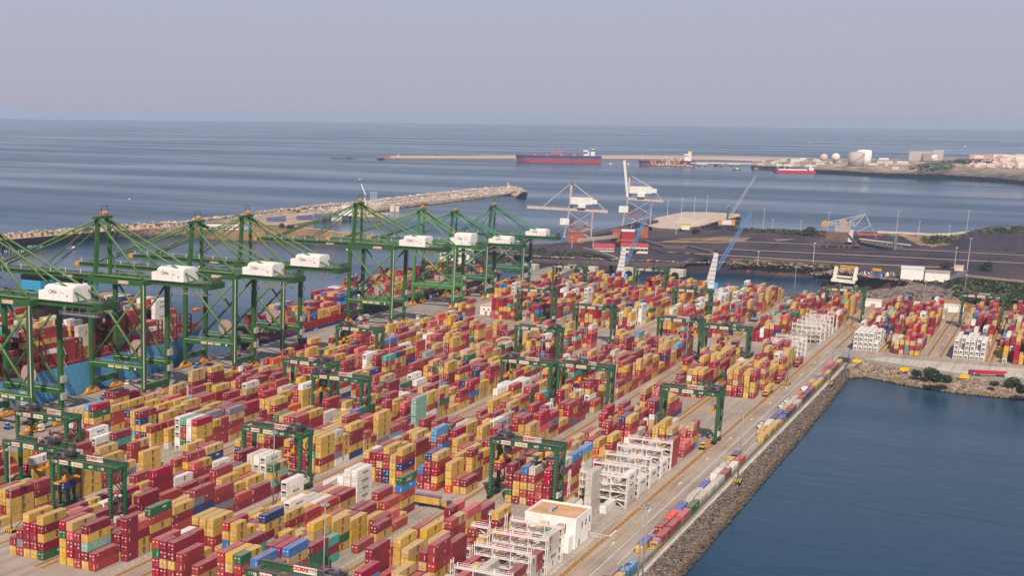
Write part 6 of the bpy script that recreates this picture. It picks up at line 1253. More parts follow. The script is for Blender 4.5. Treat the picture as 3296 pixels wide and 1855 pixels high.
for i, X in enumerate((655, 708, 722)):
    t = thing('tank_container', 'white round tank container, %s among those on the fence line' % ordn(i+1), 'tank container', (X, 110.2, 0)); b = MB(); b.tube((.3, 1.2, 1.45), (5.7, 1.2, 1.45), 1.12, rgb(226, 222, 216), 16); b.build('tank', M_STEEL, t); b = MB()
    for x in (0, 5.9):
        for a, c in (((x, .1, .1), (x, .1, 2.7)), ((x, 2.34, .1), (x, 2.34, 2.7)), ((x, .1, 2.65), (x, 2.34, 2.65)), ((x, .1, .15), (x, 2.34, .15))): b.beam(a, c, .16, .16, rgb(90, 96, 116))
    for y, z in ((.1, 2.65), (2.34, 2.65), (.1, .15), (2.34, .15)): b.beam((0, y, z), (5.9, y, z), .14, .14, rgb(90, 96, 116))
    b.build('frame', M_STEEL, t)
# red tank trailer and yellow boards on the basin road
g = at(3135, 1212); t = thing('hopper_trailer', 'long crimson hopper trailer parked on the pale road above the basin', 'trailer', g, R(-67)); b = MB(); cr_ = rgb(176, 40, 56); b.hexa([(1.5, .2, 1.2), (15.5, .2, 1.2), (15.5, 2.4, 1.2), (1.5, 2.4, 1.2), (0, 0, 3.4), (17.5, 0, 3.0), (17.5, 2.6, 3.0), (0, 2.6, 3.4)], cr_); b.build('tank', M_SHIP, t); b = MB(); wheels(b, (1.6, 3, 13, 14.4, 15.8), 2.5); b.build('wheels', M_MACH, t); b = MB(); b.box(-2.4, -.2, .1, 2.5, .8, 3.4, rgb(150, 40, 60)); b.build('cab', M_MACH, t)
for i, (px, py) in enumerate([(2757, 1170), (2910, 1196), (3103, 1220)]):
    g = at(px, py+1); b = MB(); b.box(-2.6, 2.6, -.1, .1, .4, 2.5, rgb(226, 184, 40)); b.box(-2.5, -2.3, -.05, .05, 0, .4, rgb(90, 90, 90)); b.box(2.3, 2.5, -.05, .05, 0, .4, rgb(90, 90, 90)); tag(b.build('yellow_board', M_STEEL, None, g, R(-66)), ('plain yellow board left of the basin head', 'plain yellow board left of the round bushes', 'plain yellow board beside the crimson hopper trailer')[i], 'sign board', 'yellow boards on the basin fence')
b = MB(); g = at(2716, 1164); b.box(0, 5, -2, 2, 0, 7.5, rgb(150, 150, 150)); b.box(-3, 0, -3, 3, 0, 2.6, rgb(60, 60, 64)); tag(b.build('gatehouse', M_WHITE, None, g), 'grey gate cabin at the corner of road and basin', 'cabin')
# barge yard beyond the right blocks
simple_hall('long_shed', 'long low white shed at the channel end of the yard', 1150, 60, 5, 44, 5.0, rgb(238, 234, 228), rgb(230, 226, 220)); simple_hall('long_shed', 'white shed left of the long low one beyond the stacks', 1146, 116, 5, 38, 5.0, rgb(236, 230, 222), rgb(226, 220, 212))
for i, (y, ck) in enumerate(((190, 'g'), (178, 'm'), (160, 'Y'), (147, 'y'), (128, 'y'))): LAY.append(dict(k=9, h='E', bi=0, r=0, l=0, n=1, x=1140, y=y-8, z=.02, L=12.19, c=ck, e='door', half='', lab='%s container, %s on the far water edge of the yard' % (CC[ck][1], ordn(i+1)), stuff=True))
# ================================================================== COAL TERMINAL BUILDINGS AND JETTY
def hallpx(name, lab, x0, x1, yb, ytop, depth, wall, roof, pitched=0, win=0, z=ZP, cat='building'):
    p, rz, s_ = local(x0, yb, z); t = thing(name, lab, cat, p, rz); w = (x1-x0)*s_; h = (yb-ytop)*s_
    b = MB(); b.box(0, w, 0, depth, 0, h, wall); b.build('wall', M_WHITE, t); b = MB()
    if pitched: P = [(-.4, -.4, h), (w+.4, -.4, h), (w+.4, depth+.4, h), (-.4, depth+.4, h)]; m_ = ((-.4, depth/2, h+pitched), (w+.4, depth/2, h+pitched)); b.quad([P[0], P[1], m_[1], m_[0]], roof); b.quad([P[2], P[3], m_[0], m_[1]], roof); b.quad([P[1], P[2], m_[1]], wall); b.quad([P[3], P[0], m_[0]], wall)
    else: b.box(-.3, w+.3, -.3, depth+.3, h+.004, h+.6, roof)
    b.build('roof', M_STEEL, t)
    for k in range(win): b = MB(); x = w*(k+.5)/win; b.box(x-w*.18/max(1, win/2.5), x+w*.18/max(1, win/2.5), -.08, .1, h*.35, h*.7, rgb(70, 66, 74)); b.build('window', M_GLASS, t)
    return t
BR, RD = rgb(166, 92, 60), rgb(172, 50, 62)
hallpx('transfer_house', 'brick orange block building at the foot of the left unloader', 1826, 1874, 781, 750, 16, BR, rgb(150, 90, 64))
hallpx('transfer_house', 'brick orange tall block left part of the red conveyor house', 1970, 2001, 778, 744, 14, BR, rgb(150, 90, 64))
hallpx('transfer_house', 'dark red conveyor house with curved light roof beside the brick block', 1999, 2037, 781, 747, 16, RD, rgb(220, 206, 206), 2)
hallpx('transfer_house', 'thin orange tower right of the conveyor houses', 2061, 2083, 766, 735, 8, BR, rgb(170, 100, 70))
hallpx('office_building', 'cream low office with bright red roof left of the tree', 1910, 1972, 809, 798, 16, rgb(228, 214, 196), RD, 4, 6)
hallpx('office_building', 'red-roofed cream office block behind the left harbour crane tower', 1997, 2078, 814, 794, 16, rgb(226, 210, 190), RD, 3, 7)
hallpx('office_building', 'dark red two-storey block above the red-roofed office', 1997, 2036, 794, 778, 12, rgb(150, 50, 56), RD, 2, 4)
hallpx('warehouse', 'white two-tier warehouse by the channel rocks', 2897, 2957, 901, 868, 20, rgb(240, 234, 224), rgb(232, 226, 216), 0, 0)
hallpx('warehouse', 'white lower warehouse right of the two-tier one', 2975, 3039, 905, 880, 18, rgb(238, 232, 222), rgb(176, 156, 140), 0, 0)
hallpx('gate_hut', 'small cream hut at the top of the channel road', 3071, 3094, 872, 859, 8, rgb(222, 204, 180), rgb(200, 186, 166))
hallpx('conveyor_shed', 'yellow roofed machine shed on the jetty root', 2191, 2220, 729, 722, 8, rgb(220, 180, 70), rgb(226, 190, 80))
hallpx('white_tent', 'white vehicle shelter below the yellow roofed machine', 2193, 2217, 739, 730, 8, rgb(236, 230, 224), rgb(240, 236, 230))
hallpx('caisson_tower', 'white blocky tower on the inner mole pier', 1100, 1131, 694, 664, 12, rgb(240, 232, 222), rgb(226, 216, 204), z=3)
hallpx('long_shed', 'long white shed on the low spit behind the crane apex', 655, 766, 739, 727, 9, rgb(234, 228, 220), rgb(224, 216, 206), 1.5, 6, z=3)
hallpx('blue_hut', 'light blue hut right of the white spit shed', 780, 802, 741, 732, 6, rgb(110, 170, 214), rgb(120, 180, 220), z=3)
# jetty on caissons along the coal bank
def pxbeam(name, lab, pts, w, h, col, z, cat, piers=(), mat=None, grp=None):
    t = thing(name, lab, cat, (0, 0, 0), 0, grp); q = [Vector(at(x, y, z)) for x, y in pts]; b = MB()
    for a, c in zip(q, q[1:]): b.beam(a, c, w, h, col)
    b.build('deck', mat or M_CONC, t)
    for px, py in piers:
        p = Vector(at(px, py, z)); b = MB(); b.box(p.x-6, p.x+6, p.y-7, p.y+7, SEA-1, z-h/2-.02, rgb(206, 188, 164)); b.box(p.x-6.02, p.x+6.02, p.y-7.02, p.y+7.02, SEA-1, SEA+1.6, rgb(50, 44, 40)); b.build('caisson', M_CONC, t)
        b = MB(); b.tube((p.x-6.1, p.y, SEA+2.5), (p.x-7.4, p.y, SEA+2.5), 3.4, rgb(34, 32, 34), 16); b.build('fender', M_STEEL, t)
    return t
pxbeam('trestle_jetty', 'dark conveyor trestle on pale caissons along the coal bank', [(1706, 838), (1900, 846), (2030, 850), (2200, 854)], 7, 3.0, rgb(96, 86, 84), 4.0, 'jetty', [(1707, 845), (1898, 853), (2032, 857), (2180, 862)])
pxbeam('access_bridge', 'sloping dark access bridge from the trestle to the bank', [(2180, 856), (2230, 836)], 6, 2.2, rgb(90, 82, 80), 4.2, 'bridge')
pxbeam('coal_jetty', 'long dark conveyor jetty climbing out to the unloaders', [(1885, 760), (1990, 740), (2060, 722), (2100, 712)], 16, 3.2, rgb(84, 76, 80), 3.0, 'jetty')
pxbeam('conveyor', 'long pale conveyor gallery from brick block to red house', [(1862, 774), (1960, 764), (1985, 761)], 3, 3, rgb(190, 172, 158), ZP+6, 'conveyor', mat=M_STEEL)
pxbeam('conveyor', 'dark conveyor gallery falling rightward above the coal yard', [(2075, 776), (2140, 795), (2200, 797), (2215, 794), (2290, 812)], 3.5, 2.4, rgb(110, 96, 90), ZP+7, 'conveyor', mat=M_STEEL)
pxbeam('conveyor', 'grey conveyor gallery behind the left harbour crane', [(1880, 800), (1930, 812), (1985, 832)], 3, 2, rgb(150, 134, 122), ZP+4, 'conveyor', mat=M_STEEL)
pxbeam('conveyor', 'thin conveyor line crossing the whole coal yard', [(2350, 776), (2650, 788), (2980, 806), (3296, 822), (3420, 828)], 1.4, .6, rgb(150, 132, 124), ZP+1.2, 'conveyor', mat=M_STEEL)
pxbeam('conveyor', 'second pale conveyor line nearer the channel', [(2350, 802), (2600, 814), (2850, 826), (3100, 838), (3296, 848), (3420, 854)], 1.4, .6, rgb(156, 138, 128), ZP+1.2, 'conveyor', mat=M_STEEL)
pxbeam('conveyor', 'third low dark conveyor line beside the channel verge', [(2150, 812), (2400, 826), (2700, 846), (2960, 858), (3080, 862)], 1.4, .6, rgb(170, 152, 138), ZP+.8, 'conveyor', mat=M_STEEL)
pxbeam('elevated_pipeline', 'low elevated pale pipeway at right above dark scrub', [(3110, 888), (3200, 898), (3296, 907), (3420, 918)], 4, 1.4, rgb(168, 144, 128), ZP+4, 'pipeline')
pxbeam('concrete_wall', 'row of white blocks lining the coal yard sea wall', [(2824, 747), (2900, 750), (3000, 755), (3060, 754), (3120, 747)], 2, 2.4, rgb(214, 200, 180), ZP+1.5, 'wall')
pxbeam('container_row', 'long line of red and orange boxes before the sea wall', [(2758, 757), (2838, 760)], 3, 4.6, rgb(190, 84, 66), ZP+2.5, 'containers', mat=M_CONT)
for i, (x, y, w_, c, lab) in enumerate([(2873, 759, 9, (120, 180, 170), 'mint box'), (2885, 761, 8, (200, 60, 70), 'red box'), (2900, 762, 14, (220, 214, 206), 'white box'), (2655, 756, 34, (150, 70, 50), 'rusty brown box row')]):
    hallpx('storage_box', lab+' near the stacker beside the sea wall', x-w_/2, x+w_/2, y+3, y-2, 3, rgb(*c), rgb(*c), cat='storage box')
# low pier platform
pp = [at(x, y, 1.5) for x, y in [(2075, 722), (2115, 700), (2203, 682), (2290, 683), (2381, 689), (2381, 697), (2300, 714), (2262, 727), (2180, 738), (2100, 733)]]
b = MB(); b.prism([p[:2] for p in pp], SEA-1, 1.5, rgb(110, 96, 88), rgb(196, 174, 156)); tag(b.build('pier_platform', M_CONC), 'low sandy concrete pier platform with light poles in the bay', 'pier')
zone('sand_patch', [(2190, 693), (2290, 699), (2230, 719), (2170, 709)], 1.55, earth_mat('pale_sand', [(.3, rgb(186, 168, 152)), (.7, rgb(214, 198, 182))], .03)).name = 'pale_sand_ground'
rock_slope('pier_rocks', pl([(2262, 728), (2300, 716), (2381, 698)], 1.4), pl([(2266, 738), (2310, 724), (2384, 705)], SEA), 1.8, 380, rgb(90, 82, 70), rgb(130, 116, 100), rgb(96, 86, 74), 41, lab='dark rock edge at the right side of the low pier')
# small poles
def lamp_post(px, py, z, h, lab, grp):
    p = at(px, py, z); t = thing('lamp_post', lab, 'lamp post', p, 0, grp); b = MB(); b.tube((0, 0, 0), (0, 0, h), .35, rgb(206, 200, 196), 6, .2); b.build('pole', M_STEEL, t); b = MB(); b.tube((0, 0, h-.3), (0, 0, h+.4), 1.1, rgb(214, 208, 204), 8); b.build('lamp_head', M_STEEL, t)
for i, (x, y, z, h) in enumerate([(2147, 699, 1.5, 24), (2191, 707, 1.5, 28), (2233, 696, 1.5, 28), (2273, 689, 1.5, 26)]): lamp_post(x, y, z, h, 'lamp post on the low pier, %s from its left end' % ordn(i+1), 'lamp posts on the low pier')
for i, (x, y, h) in enumerate([(1840, 799, 11), (1908, 798, 11), (2030, 776, 20), (2175, 755, 12), (2455, 742, 26), (2484, 744, 14), (2575, 749, 14), (2662, 754, 26), (2883, 764, 30), (2955, 762, 18), (3052, 766, 14), (3107, 774, 34), (2616, 852, 20), (3113, 866, 28), (3072, 860, 18), (2438, 852, 12)]): lamp_post(x, y, ZP, h, 'slender pale lamp post in the coal yard, %s from the left' % ordn(i+1), 'lamp posts of the coal yard')
# mooring tower and machinery on the channel
f = LF(2735, 905, 0.0); t = thing('concrete_dock', 'open white concrete frame standing in the channel by the rocks', 'frame structure', f.p, f.rz); F = lambda x, y, d=0: Vector(f(x, y, d)); c = rgb(236, 224, 204)
b = MB()
for x in (2692, 2747):
    for d in (0, 12): b.beam(F(x, 903, d), F(x+4, 869, d), 3.0, 3.0, c)
b.build('columns', M_CONC, t); b = MB(); b.beam(F(2684, 904, 0), F(2750, 908, 0), 5, 2.4, c); b.beam(F(2690, 898, 12), F(2756, 902, 12), 5, 2.4, c); b.build('base_slab', M_CONC, t)
b = MB(); b.beam(F(2706, 868, 0), F(2754, 870, 0), 1.4, 1.0, rgb(222, 160, 60)); b.beam(F(2706, 866, 12), F(2754, 868, 12), 1.4, 1.0, rgb(222, 160, 60)); b.build('yellow_beam', M_STEEL, t)
b = MB(); b.box(F(2686, 0).x, F(2748, 0).x, 1, 11, SEA, -1, rgb(40, 36, 38)); b.build('piles', M_CONC, t)
f = LF(2820, 905, 1.0); t = thing('pipe_manifold', 'cluster of white, red and blue loading pipes by the channel', 'pipework', f.p, f.rz); rr = random.Random(2); b = MB()
for k in range(46): x = 2775+rr.random()*100; b.beam(f(x, 902, rr.random()*14), f(x+rr.uniform(-4, 4), 902-rr.uniform(4, 22), rr.random()*14), .8, .8, rgb(*rr.choice(((226, 220, 214), (226, 220, 214), (150, 140, 136), (200, 190, 180)))))
b.build('pipes', M_STEEL, t); b = MB(); q = f(2823, 880, 2)
for x in (2810, 2829): b.beam(f(x, 903, 2), f(x, 874, 2), 2, 2, rgb(60, 110, 180))
b.beam(f(2808, 873, 2), f(2832, 874, 2), 2.6, 2.2, rgb(220, 150, 60)); b.build('blue_frame', M_STEEL, t); b = MB(); b.sphere(f(2801, 894, 2), 2.6, rgb(200, 50, 50), 12, 8, -1.0); b.build('red_tank', M_STEEL, t)
for i, (px, py) in enumerate(((2380, 846), (2464, 851))): pass
# inner mole pier: dolphins, blue conveyor truss, yellow dock
f = LF(1160, 712, SEA); t = thing('loading_pier', 'yellow and concrete loading dock beside the white mole tower', 'pier', f.p, f.rz); F = lambda x, y, d=0: Vector(f(x, y, d))
b = MB(); b.prism([(F(1089, 0).x, 0), (F(1142, 0).x, 0), (F(1142, 0).x, 16), (F(1089, 0).x, 16)], 0, F(0, 692).z, rgb(220, 204, 178)); b.box(F(1142, 0).x, F(1255, 0).x, 2, 10, F(0, 699).z, F(0, 694).z, rgb(206, 184, 130)); b.build('caisson', M_CONC, t)
b = MB()
for k in range(9): x = 1146+k*12; b.box(F(x, 0).x, F(x+6, 0).x, 3, 9, 0, F(0, 699).z, rgb(120, 104, 84)); b.beam(F(x, 697, 3), F(x, 676 if k < 5 else 688, 3), 1.2, 1.2, rgb(226, 190, 120)); b.beam(F(x, 676 if k < 5 else 688, 3), F(x+12, 676 if k < 5 else 688, 3), 1.2, 1.4, rgb(226, 190, 120))
b.build('yellow_frames', M_STEEL, t)
b = MB(); b.beam(F(1177, 690, 5), F(1174, 640, 5), 1.6, 1.6, rgb(226, 224, 222)); b.beam(F(1176, 632, 5), F(1163, 598, 5), 1.4, 1.4, rgb(226, 224, 222)); [b.beam(F(1192+k*5, 680, 5), F(1192+k*5, 622, 5), .5, .5, rgb(200, 198, 196)) for k in range(5)]; [b.beam(F(1192, 622+k*8, 5), F(1212, 626+k*8, 5), .5, .5, rgb(200, 198, 196)) for k in range(7)]; b.build('loading_arm', M_STEEL, t)
for i, (x0, x1, y) in enumerate(((858, 920, 710), (955, 1008, 705), (1012, 1090, 698))):
    f = LF(x0, y, 4); b = MB(); L_ = (x1-x0)*f.s; lattice(b, Vector((0, 0, 1)), Vector((L_, 0, 3)), 5, 5, 10, .5, rgb(70, 90, 140)); b.beam((0, 0, 1), (L_, 0, 3), 3.6, 1.6, rgb(96, 112, 150)); tag(b.build('truss_bridge', M_STEEL, None, f.p, f.rz), 'blue truss pipe bridge of the mole pier, %s from the left' % ordn(i+1), 'truss bridge', 'blue truss bridges of the mole pier')
for i, (x, y, w_, c) in enumerate(((950, 728, 60, (214, 196, 176)), (1012, 712, 22, (150, 130, 112)), (1045, 712, 16, (60, 54, 56)), (1072, 710, 22, (60, 54, 56)), (1262, 681, 14, (214, 200, 184)), (1278, 681, 12, (214, 200, 184)))):
    f = LF(x-w_/2, y, SEA); L_ = w_*f.s; b = MB(); b.box(0, L_, 0, 9, 0, 6.5, rgb(*c)); b.box(-.3, L_+.3, -.3, 9.3, 6.5, 7.6, rgb(*[min(255, v+14) for v in c])); tag(b.build('mooring_dolphin', M_CONC, None, f.p, f.rz), 'concrete mooring dolphin of the mole pier, %s from the left' % ordn(i+1), 'dolphin', 'mooring dolphins of the mole pier')
# oil jetty: orange loading towers and dolphins in the far bay
f = LF(2170, 534, SEA); t = thing('oil_jetty', 'orange pipework towers of the oil jetty beside the second tanker', 'jetty', f.p, f.rz); rr = random.Random(12); b = MB()
for k in range(60): x = 2100+rr.random()*105; h = rr.uniform(6, 26 if 2140 < x < 2185 else 14); b.beam(f(x, 531, rr.random()*20-24), f(x+rr.uniform(-5, 5), 531-h, rr.random()*20-24), 1.6, 1.6, rgb(*rr.choice(((206, 140, 90), (196, 120, 76), (226, 200, 170), (170, 120, 100)))))
b.build('loading_towers', M_STEEL, t); b = MB(); b.beam(f(2100, 531, -14), f(2222, 532, -14), 9, 3.4, rgb(206, 176, 150)); [b.box(f(2104+k*14, 0)[0], f(2109+k*14, 0)[0], -20, -8, -1, f(0, 532)[2], rgb(60, 54, 60)) for k in range(9)]; b.build('deck', M_CONC, t)
pxbeam('pipe_trestle', 'low white pipe trestle from the oil jetty to the shore', [(2222, 524.5), (2300, 525), (2440, 526.5)], 5, 3, rgb(232, 220, 208), 4, 'trestle')
for i, x in enumerate((2258, 2311, 2363)):
    f = LF(x-14, 535, SEA); L_ = 28*f.s; b = MB(); b.box(0, L_, 0, 14, 4, 7, rgb(210, 190, 166)); b.box(1, 10, 0, 14, 0, 4, rgb(50, 50, 60)); b.box(L_-9, L_-1, 1, 13, 0, 4, rgb(90, 80, 80)); tag(b.build('mooring_dolphin', M_CONC, None, f.p, f.rz), 'broad dolphin in the far bay, %s right of the oil jetty' % ordn(i+1), 'dolphin', 'dolphins of the oil jetty')
f = LF(2600, 528, 5)
# ================================================================== VEGETATION
def bush(name, lab, x, y, z, r, h, n, seed, cat='bush', grp=None, cols=((52, 74, 40), (86, 104, 58), (34, 50, 30)), trunk=True):
    rn = random.Random(seed); t = thing(name, lab, cat, (x, y, z), 0, grp); b = MB(); b.tube((0, 0, -.3), (rn.uniform(-.2, .2), 0, h*.55), r*.09, rgb(80, 64, 50), 6, r*.04)
    for k in range(4): a = rn.random()*6.3; b.tube((0, 0, h*.2), (math.cos(a)*r*.6, math.sin(a)*r*.6, h*.7), r*.05, rgb(80, 64, 50), 5, r*.02)
    b.build('trunk', M_LEAF, t); b = MB()
    lobes = [(rn.uniform(-.55, .55)*r, rn.uniform(-.55, .55)*r, h*rn.uniform(.4, .8), r*rn.uniform(.35, .6)) for _ in range(8)]
    for i in range(n):
        lx, ly, lz, lr = rn.choice(lobes); u = Vector((rn.gauss(0, 1), rn.gauss(0, 1), rn.gauss(0, 1))).normalized()*lr*rn.random()**.35; c = Vector((lx, ly, lz))+u*1.0
        if c.z < .1: c.z = .1+rn.random()*.4
        nrm = Vector((rn.gauss(0, 1), rn.gauss(0, 1), rn.gauss(.6, 1))).normalized(); a = nrm.orthogonal().normalized(); d = nrm.cross(a); s_ = r*rn.uniform(.07, .15); col = rgb(*rn.choice(cols))
        b.quad([c-a*s_-d*s_*.6, c+a*s_-d*s_*.6, c+a*s_*.7+d*s_*.7, c-a*s_*.7+d*s_*.7], col)
    b.build('crown', M_LEAF, t); return t
for i, (px, py, r_, h_, lab) in enumerate([(3008, 1230, 4.4, 4.2, 'round dark green bush above the basin shore, left and smaller'), (3000, 1216, 4.4, 4.8, 'tallest round green bush beside the pale basin road'), (2950, 1208, 3, 2.6, 'low dark bush left of the round bushes'), (3042, 1230, 4, 3.2, 'wide low bush right of the round bushes'), (3198, 1242, 2.6, 2.2, 'small bush under the crimson hopper trailer'), (3262, 1240, 5, 3.4, 'pale green bush at the right picture edge on the shore'), (3292, 1262, 5, 3.2, 'dark bush cut by the right picture edge')]):
    g = at(px, py); bush('bush', lab, g[0], g[1], -.4, r_, h_, 900, 50+i, grp='bushes above the basin shore')
def scrub(name, poly, n, zf, s0, s1, cols, lab, seed):
    rn = random.Random(seed); b = MB(); P = [at(x, y, zf)[:2] for x, y in poly]; xs = [p[0] for p in P]; ys = [p[1] for p in P]
    def ins(x, y):
        c = False; j = len(P)-1
        for i in range(len(P)):
            if (P[i][1] > y) != (P[j][1] > y) and x < (P[j][0]-P[i][0])*(y-P[i][1])/(P[j][1]-P[i][1])+P[i][0]: c = not c
            j = i
        return c
    k = 0; cl = [(rn.uniform(min(xs), max(xs)), rn.uniform(min(ys), max(ys))) for _ in range(60)]
    while k < n:
        c0 = rn.choice(cl); x = rn.gauss(c0[0], 14); y = rn.gauss(c0[1], 14)
        if not ins(x, y): 
            if rn.random() < .02: cl.append((rn.uniform(min(xs), max(xs)), rn.uniform(min(ys), max(ys))))
            continue
        k += 1; s_ = rn.uniform(s0, s1); col0 = rn.choice(cols); z = zf+rn.random()*s_*.3
        for q in range(9):
            c = Vector((x+rn.gauss(0, s_*.6), y+rn.gauss(0, s_*.6), z+rn.random()*s_)); nr = Vector((rn.gauss(0, 1), rn.gauss(0, 1), rn.gauss(.8, 1))).normalized(); a = nr.orthogonal().normalized()*s_*.4; d = nr.cross(a.normalized())*s_*.33
            b.quad([c-a-d, c+a-d, c+a*.7+d, c-a*.7+d], jit(rgb(*col0), rn, .25))
    return tag(b.build(name, M_LEAF), lab, 'scrub', kind='stuff')
SC = ((58, 70, 40), (78, 88, 52), (42, 54, 34), (96, 96, 60), (50, 62, 36))
scrub('scrub_vegetation', [(3045, 912), (3100, 905), (3180, 905), (3310, 918), (3420, 930), (3420, 985), (3296, 985), (3150, 980), (3085, 965), (3060, 935)], 2600, 3.4, 1.6, 3.4, SC, 'dark green coastal scrub filling the bank behind the right yard', 71)
scrub('scrub_vegetation', [(3240, 980), (3310, 980), (3310, 1000), (3230, 1000)], 260, 1.5, 1.2, 2.6, ((110, 84, 60), (80, 76, 50), (58, 66, 40)), 'brownish scrub at the far right yard corner', 72)
scrub('scrub_vegetation', [(2330, 735), (2450, 742), (2640, 748), (2700, 752), (2680, 765), (2500, 752), (2350, 745)], 420, ZP, 1.0, 2.6, SC, 'low green bushes along the sea side of the coal yard', 73)
scrub('scrub_vegetation', [(2960, 765), (3080, 760), (3180, 742), (3290, 735), (3290, 758), (3110, 766), (3090, 785), (2980, 788)], 420, ZP, 1.0, 2.8, SC, 'patchy bushes on the sandy strip behind the coal heaps', 74)
scrub('scrub_vegetation', [(1520, 803), (1640, 806), (1740, 822), (1900, 832), (2000, 838), (2010, 830), (1860, 818), (1640, 798)], 200, ZP, .9, 2.2, SC, 'small bushes on the tip of the coal bank', 75)
scrub('scrub_vegetation', [(2350, 838), (2700, 856), (2760, 860), (2720, 866), (2350, 844)], 180, ZP, .8, 1.6, ((110, 96, 56), (84, 86, 50)), 'dry tufts along the top of the channel bank', 76)
scrub('scrub_vegetation', [(2870, 905), (3010, 912), (3040, 925), (2900, 915)], 130, 4, 1.2, 2.2, SC, 'green clumps below the white warehouses', 77)
for i, (x, y, r_, lab) in enumerate([(2239, 753, 6, 'round dark bush beside the small coal heap'), (2610, 760, 9, 'broad dark tree clump left of the stacker'), (1990, 795, 5, 'grey green tree between the red roofs'), (2037, 815, 5, 'grey tree in front of the red roofed office'), (2005, 782, 3.5, 'small dark tree behind the cream office'), (3005, 777, 7, 'round green bush on sand behind the coal heap'), (3215, 748, 6, 'dark round bush beside the far road'), (3257, 755, 4, 'small round bush on the far sand'), (2886, 772, 4.5, 'low bush before the small coal cone'), (3046, 866, 6, 'dark round bush above the warehouses'), (3167, 872, 7, 'dark round tree alone on the coal yard edge'), (2265, 842, 5, 'dark bush at the top of the channel bank'), (1748, 808, 4, 'dark bush near the tip of the coal bank'), (908, 733, 5, 'dark tree on the low spit, left of two'), (934, 737, 5, 'dark tree on the low spit, right of two')]):
    g = at(x, y, ZP if y > 740 or x > 1500 else 3); bush('tree', lab, g[0], g[1], g[2]-.3, r_, r_*.95, 380, 90+i, 'tree', 'trees about the coal yard', cols=((50, 66, 42), (74, 86, 56), (36, 46, 32)))
for i in range(16):
    rr = random.Random(i); x = 3050+i*9.2+rr.uniform(-3, 3); y = 528+rr.uniform(-4, 4)+(i > 12)*4; g = hill_at(x, y, 17)
    bush('tree', 'dark green tree of the grove above the far town, %s from the left' % ordn(i+1), g[0], g[1], g[2]-2, rr.uniform(9, 13), rr.uniform(13, 17), 260, 200+i, 'tree', 'grove above the far town', cols=((50, 70, 48), (70, 88, 60), (40, 56, 42)))
scrub('scrub_vegetation', [(2960, 540), (3000, 532), (3050, 530), (3070, 545), (3000, 552), (2900, 548)], 240, 15, 5, 9, ((96, 104, 70), (120, 118, 80), (80, 88, 60)), 'green hillside scrub below the plant halls', 78)
# ---- which containers show largest: rays from the camera through a 2-pixel grid against plain boxes
def visible_share():
    v = []; f = []
    for i, c in enumerate(LAY):
        n = len(v); x, y, z, L = c['x'], c['y'], c['z'], c['L']; W_ = c.get('W', CW)
        v += [(x, y, z), (x+L, y, z), (x+L, y+W_, z), (x, y+W_, z), (x, y, z+CH), (x+L, y, z+CH), (x+L, y+W_, z+CH), (x, y+W_, z+CH)]
        f += [(n, n+1, n+5, n+4), (n+1, n+2, n+6, n+5), (n+2, n+3, n+7, n+6), (n+3, n, n+4, n+7), (n+4, n+5, n+6, n+7)]
    t = BVHTree.FromPolygons([Vector(q) for q in v], f, all_triangles=False, epsilon=0.0)
    cnt = [0]*len(LAY); o = Vector((0, 0, CAMZ)); st = 3296/512
    for j in range(int(820/st), 290):
        for i in range(512):
            d = _ray((i+.5)*st, (j+.5)*st); h = t.ray_cast(o, Vector(d))
            if h[2] is not None: cnt[h[2]//5] += 1
    return cnt
CNT = visible_share()
order = sorted([i for i in range(len(LAY)) if not LAY[i].get('stuff')], key=lambda i: -CNT[i])
NIND = 240
IND = [i for i in order if CNT[i] > 0][:NIND]; indset = set(IND)
rc = random.Random(77)
far = MB()
for i, c in enumerate(LAY):
    if i in indset: continue
    if c.get('ship'): continue
    cont_faces(far, c['x'], c['y'], c['z'], c['L'], c['c'], c['e'], rc, ends=c['x'] < 900)
tag(far.build('stacked_containers', M_CONT), 'remaining mass of yellow, red and blue containers filling the yard behind', 'containers', kind='stuff')
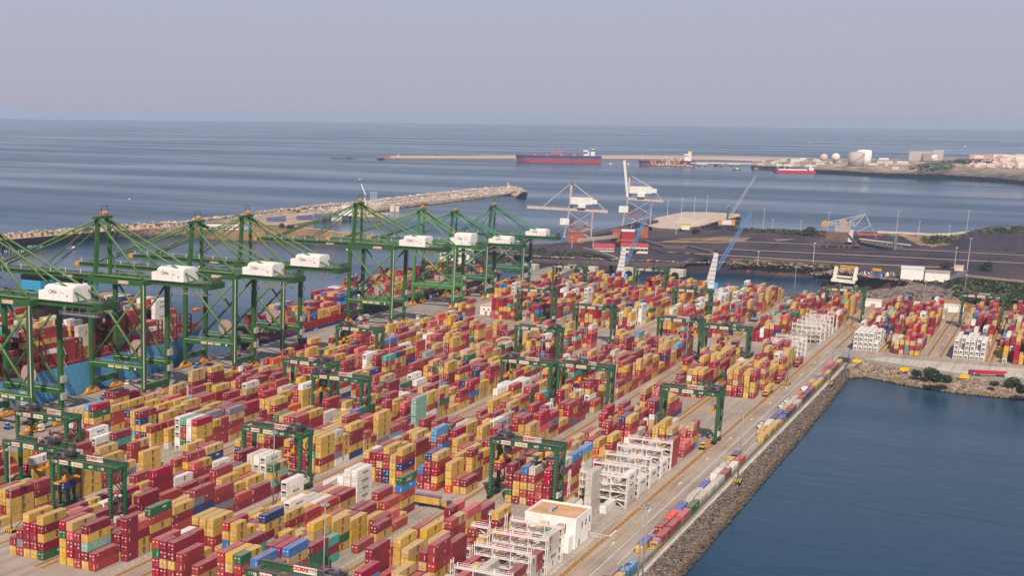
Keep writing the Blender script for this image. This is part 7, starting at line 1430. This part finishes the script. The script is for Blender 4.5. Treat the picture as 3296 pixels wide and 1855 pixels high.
for i in IND:
    c = LAY[i]; b = MB(); rr = random.Random(i)
    cont_faces(b, 0, 0, 0, c['L'], c['c'], 'none', rr, ends=False)
    o = b.build('shipping_container', M_CONT, None, (c['x'], c['y'], c['z']))
    nm = CC[c['c']][1]; sz = 'forty-foot' if c['L'] > 8 else 'twenty-foot'
    lv = 'topmost' if c['l'] == c['n']-1 else LEVELS[c['l']]
    if 'lab' in c: lab = c['lab']
    else:
        bay = c['bi']+1; lab = '%s %s container, %s%s, %s row, %s bay, %s block from seawall road' % (nm, sz, lv, (', '+c['half'].split()[0]) if c['half'] else '', ordn(c['r']+1), ordn(bay), BNAME.get((c['k'], c['h']), 'last'))
    tag(o, lab, 'shipping container', 'stacked shipping containers')
    cc = jit(CC[c['c']][0], rr, .04); d = tuple(q*.62 for q in cc); wht = rgb(226, 214, 204); hi = tuple(min(1, v*1.35+.03) for v in cc)
    if c['e'] == 'reefer':
        b = MB(); b.box(-.10, .0-.004, .12, CW-.12, .2, CH-.15, rgb(222, 216, 206)); b.box(-.14, -.101, .35, CW-.35, 1.42, 2.15, rgb(36, 42, 64)); b.box(-.13, -.101, .4, CW-.4, .35, 1.2, rgb(170, 166, 160)); b.build('cooling_unit', M_CONT, o)
    elif c['e'] == 'door':
        for s_ in (0, 1):
            y0, y1 = (.08, CW/2-.03) if s_ == 0 else (CW/2+.03, CW-.08); b = MB(); b.box(-.07, -.004, y0, y1, .2, CH-.12, cc)
            for u in (.3, .72): b.tube((-.11, y0+u, .2), (-.11, y0+u, CH-.14), .028, hi, 5)
            b.box(-.085, -.071, y0+.25, y0+.85, 1.85, 2.2, wht if c['c'] not in 'Ww' else rgb(150, 146, 140))
            if s_ == 0 and rr.random() < .7: b.box(-.085, -.071, y0+.4, y0+.8, .75, 1.2, wht if rr.random() < .5 else rgb(220, 120, 60))
            b.box(-.08, -.071, y0+.3, y0+.9, 1.3, 1.42, d); b.build('door', M_CONT, o)
    else:
        b = MB(); b.box(-.05, -.004, .1, CW-.1, .2, CH-.12, cc)
        if c['c'] not in 'WwYyG': b.box(-.06, -.051, .4, .6, .7, 2.1, wht)
        b.build('front_panel', M_CONT, o)
# ================================================================== CONTAINERS OF THE SHIPS (those not built one by one)
for sid, lab in ((1, 'dense stacks of coloured containers aboard the light blue ship'), (2, 'container stacks aboard the small feeder ship'), (3, 'red and yellow containers aboard the black-hulled ship')):
    b = MB(); rr = random.Random(sid)
    for i, c in enumerate(LAY):
        if c.get('ship') == sid and i not in indset: cont_faces(b, c['x'], c['y'], c['z'], c['L'], c['c'], c['e'] if c['y'] < 430 else 'none', rr, ends=False)
    tag(b.build('ship_containers', M_CONT), lab, 'containers', kind='stuff')
# ================================================================== HAZE
m, N, L, bs = newmat('haze_air'); N.remove(bs); pv = N.new('ShaderNodeVolumePrincipled'); pv.inputs['Color'].default_value = (0.66, 0.79, 1.0, 1); pv.inputs['Density'].default_value = 0.00006; pv.inputs['Anisotropy'].default_value = 0.0
L.new(pv.outputs[0], N['Material Output'].inputs['Volume'])
b = MB(); b.box(-23600, 23600, -23600, 23600, -36, 152, (1, 1, 1)); tag(b.build('haze', m), kind='stuff')
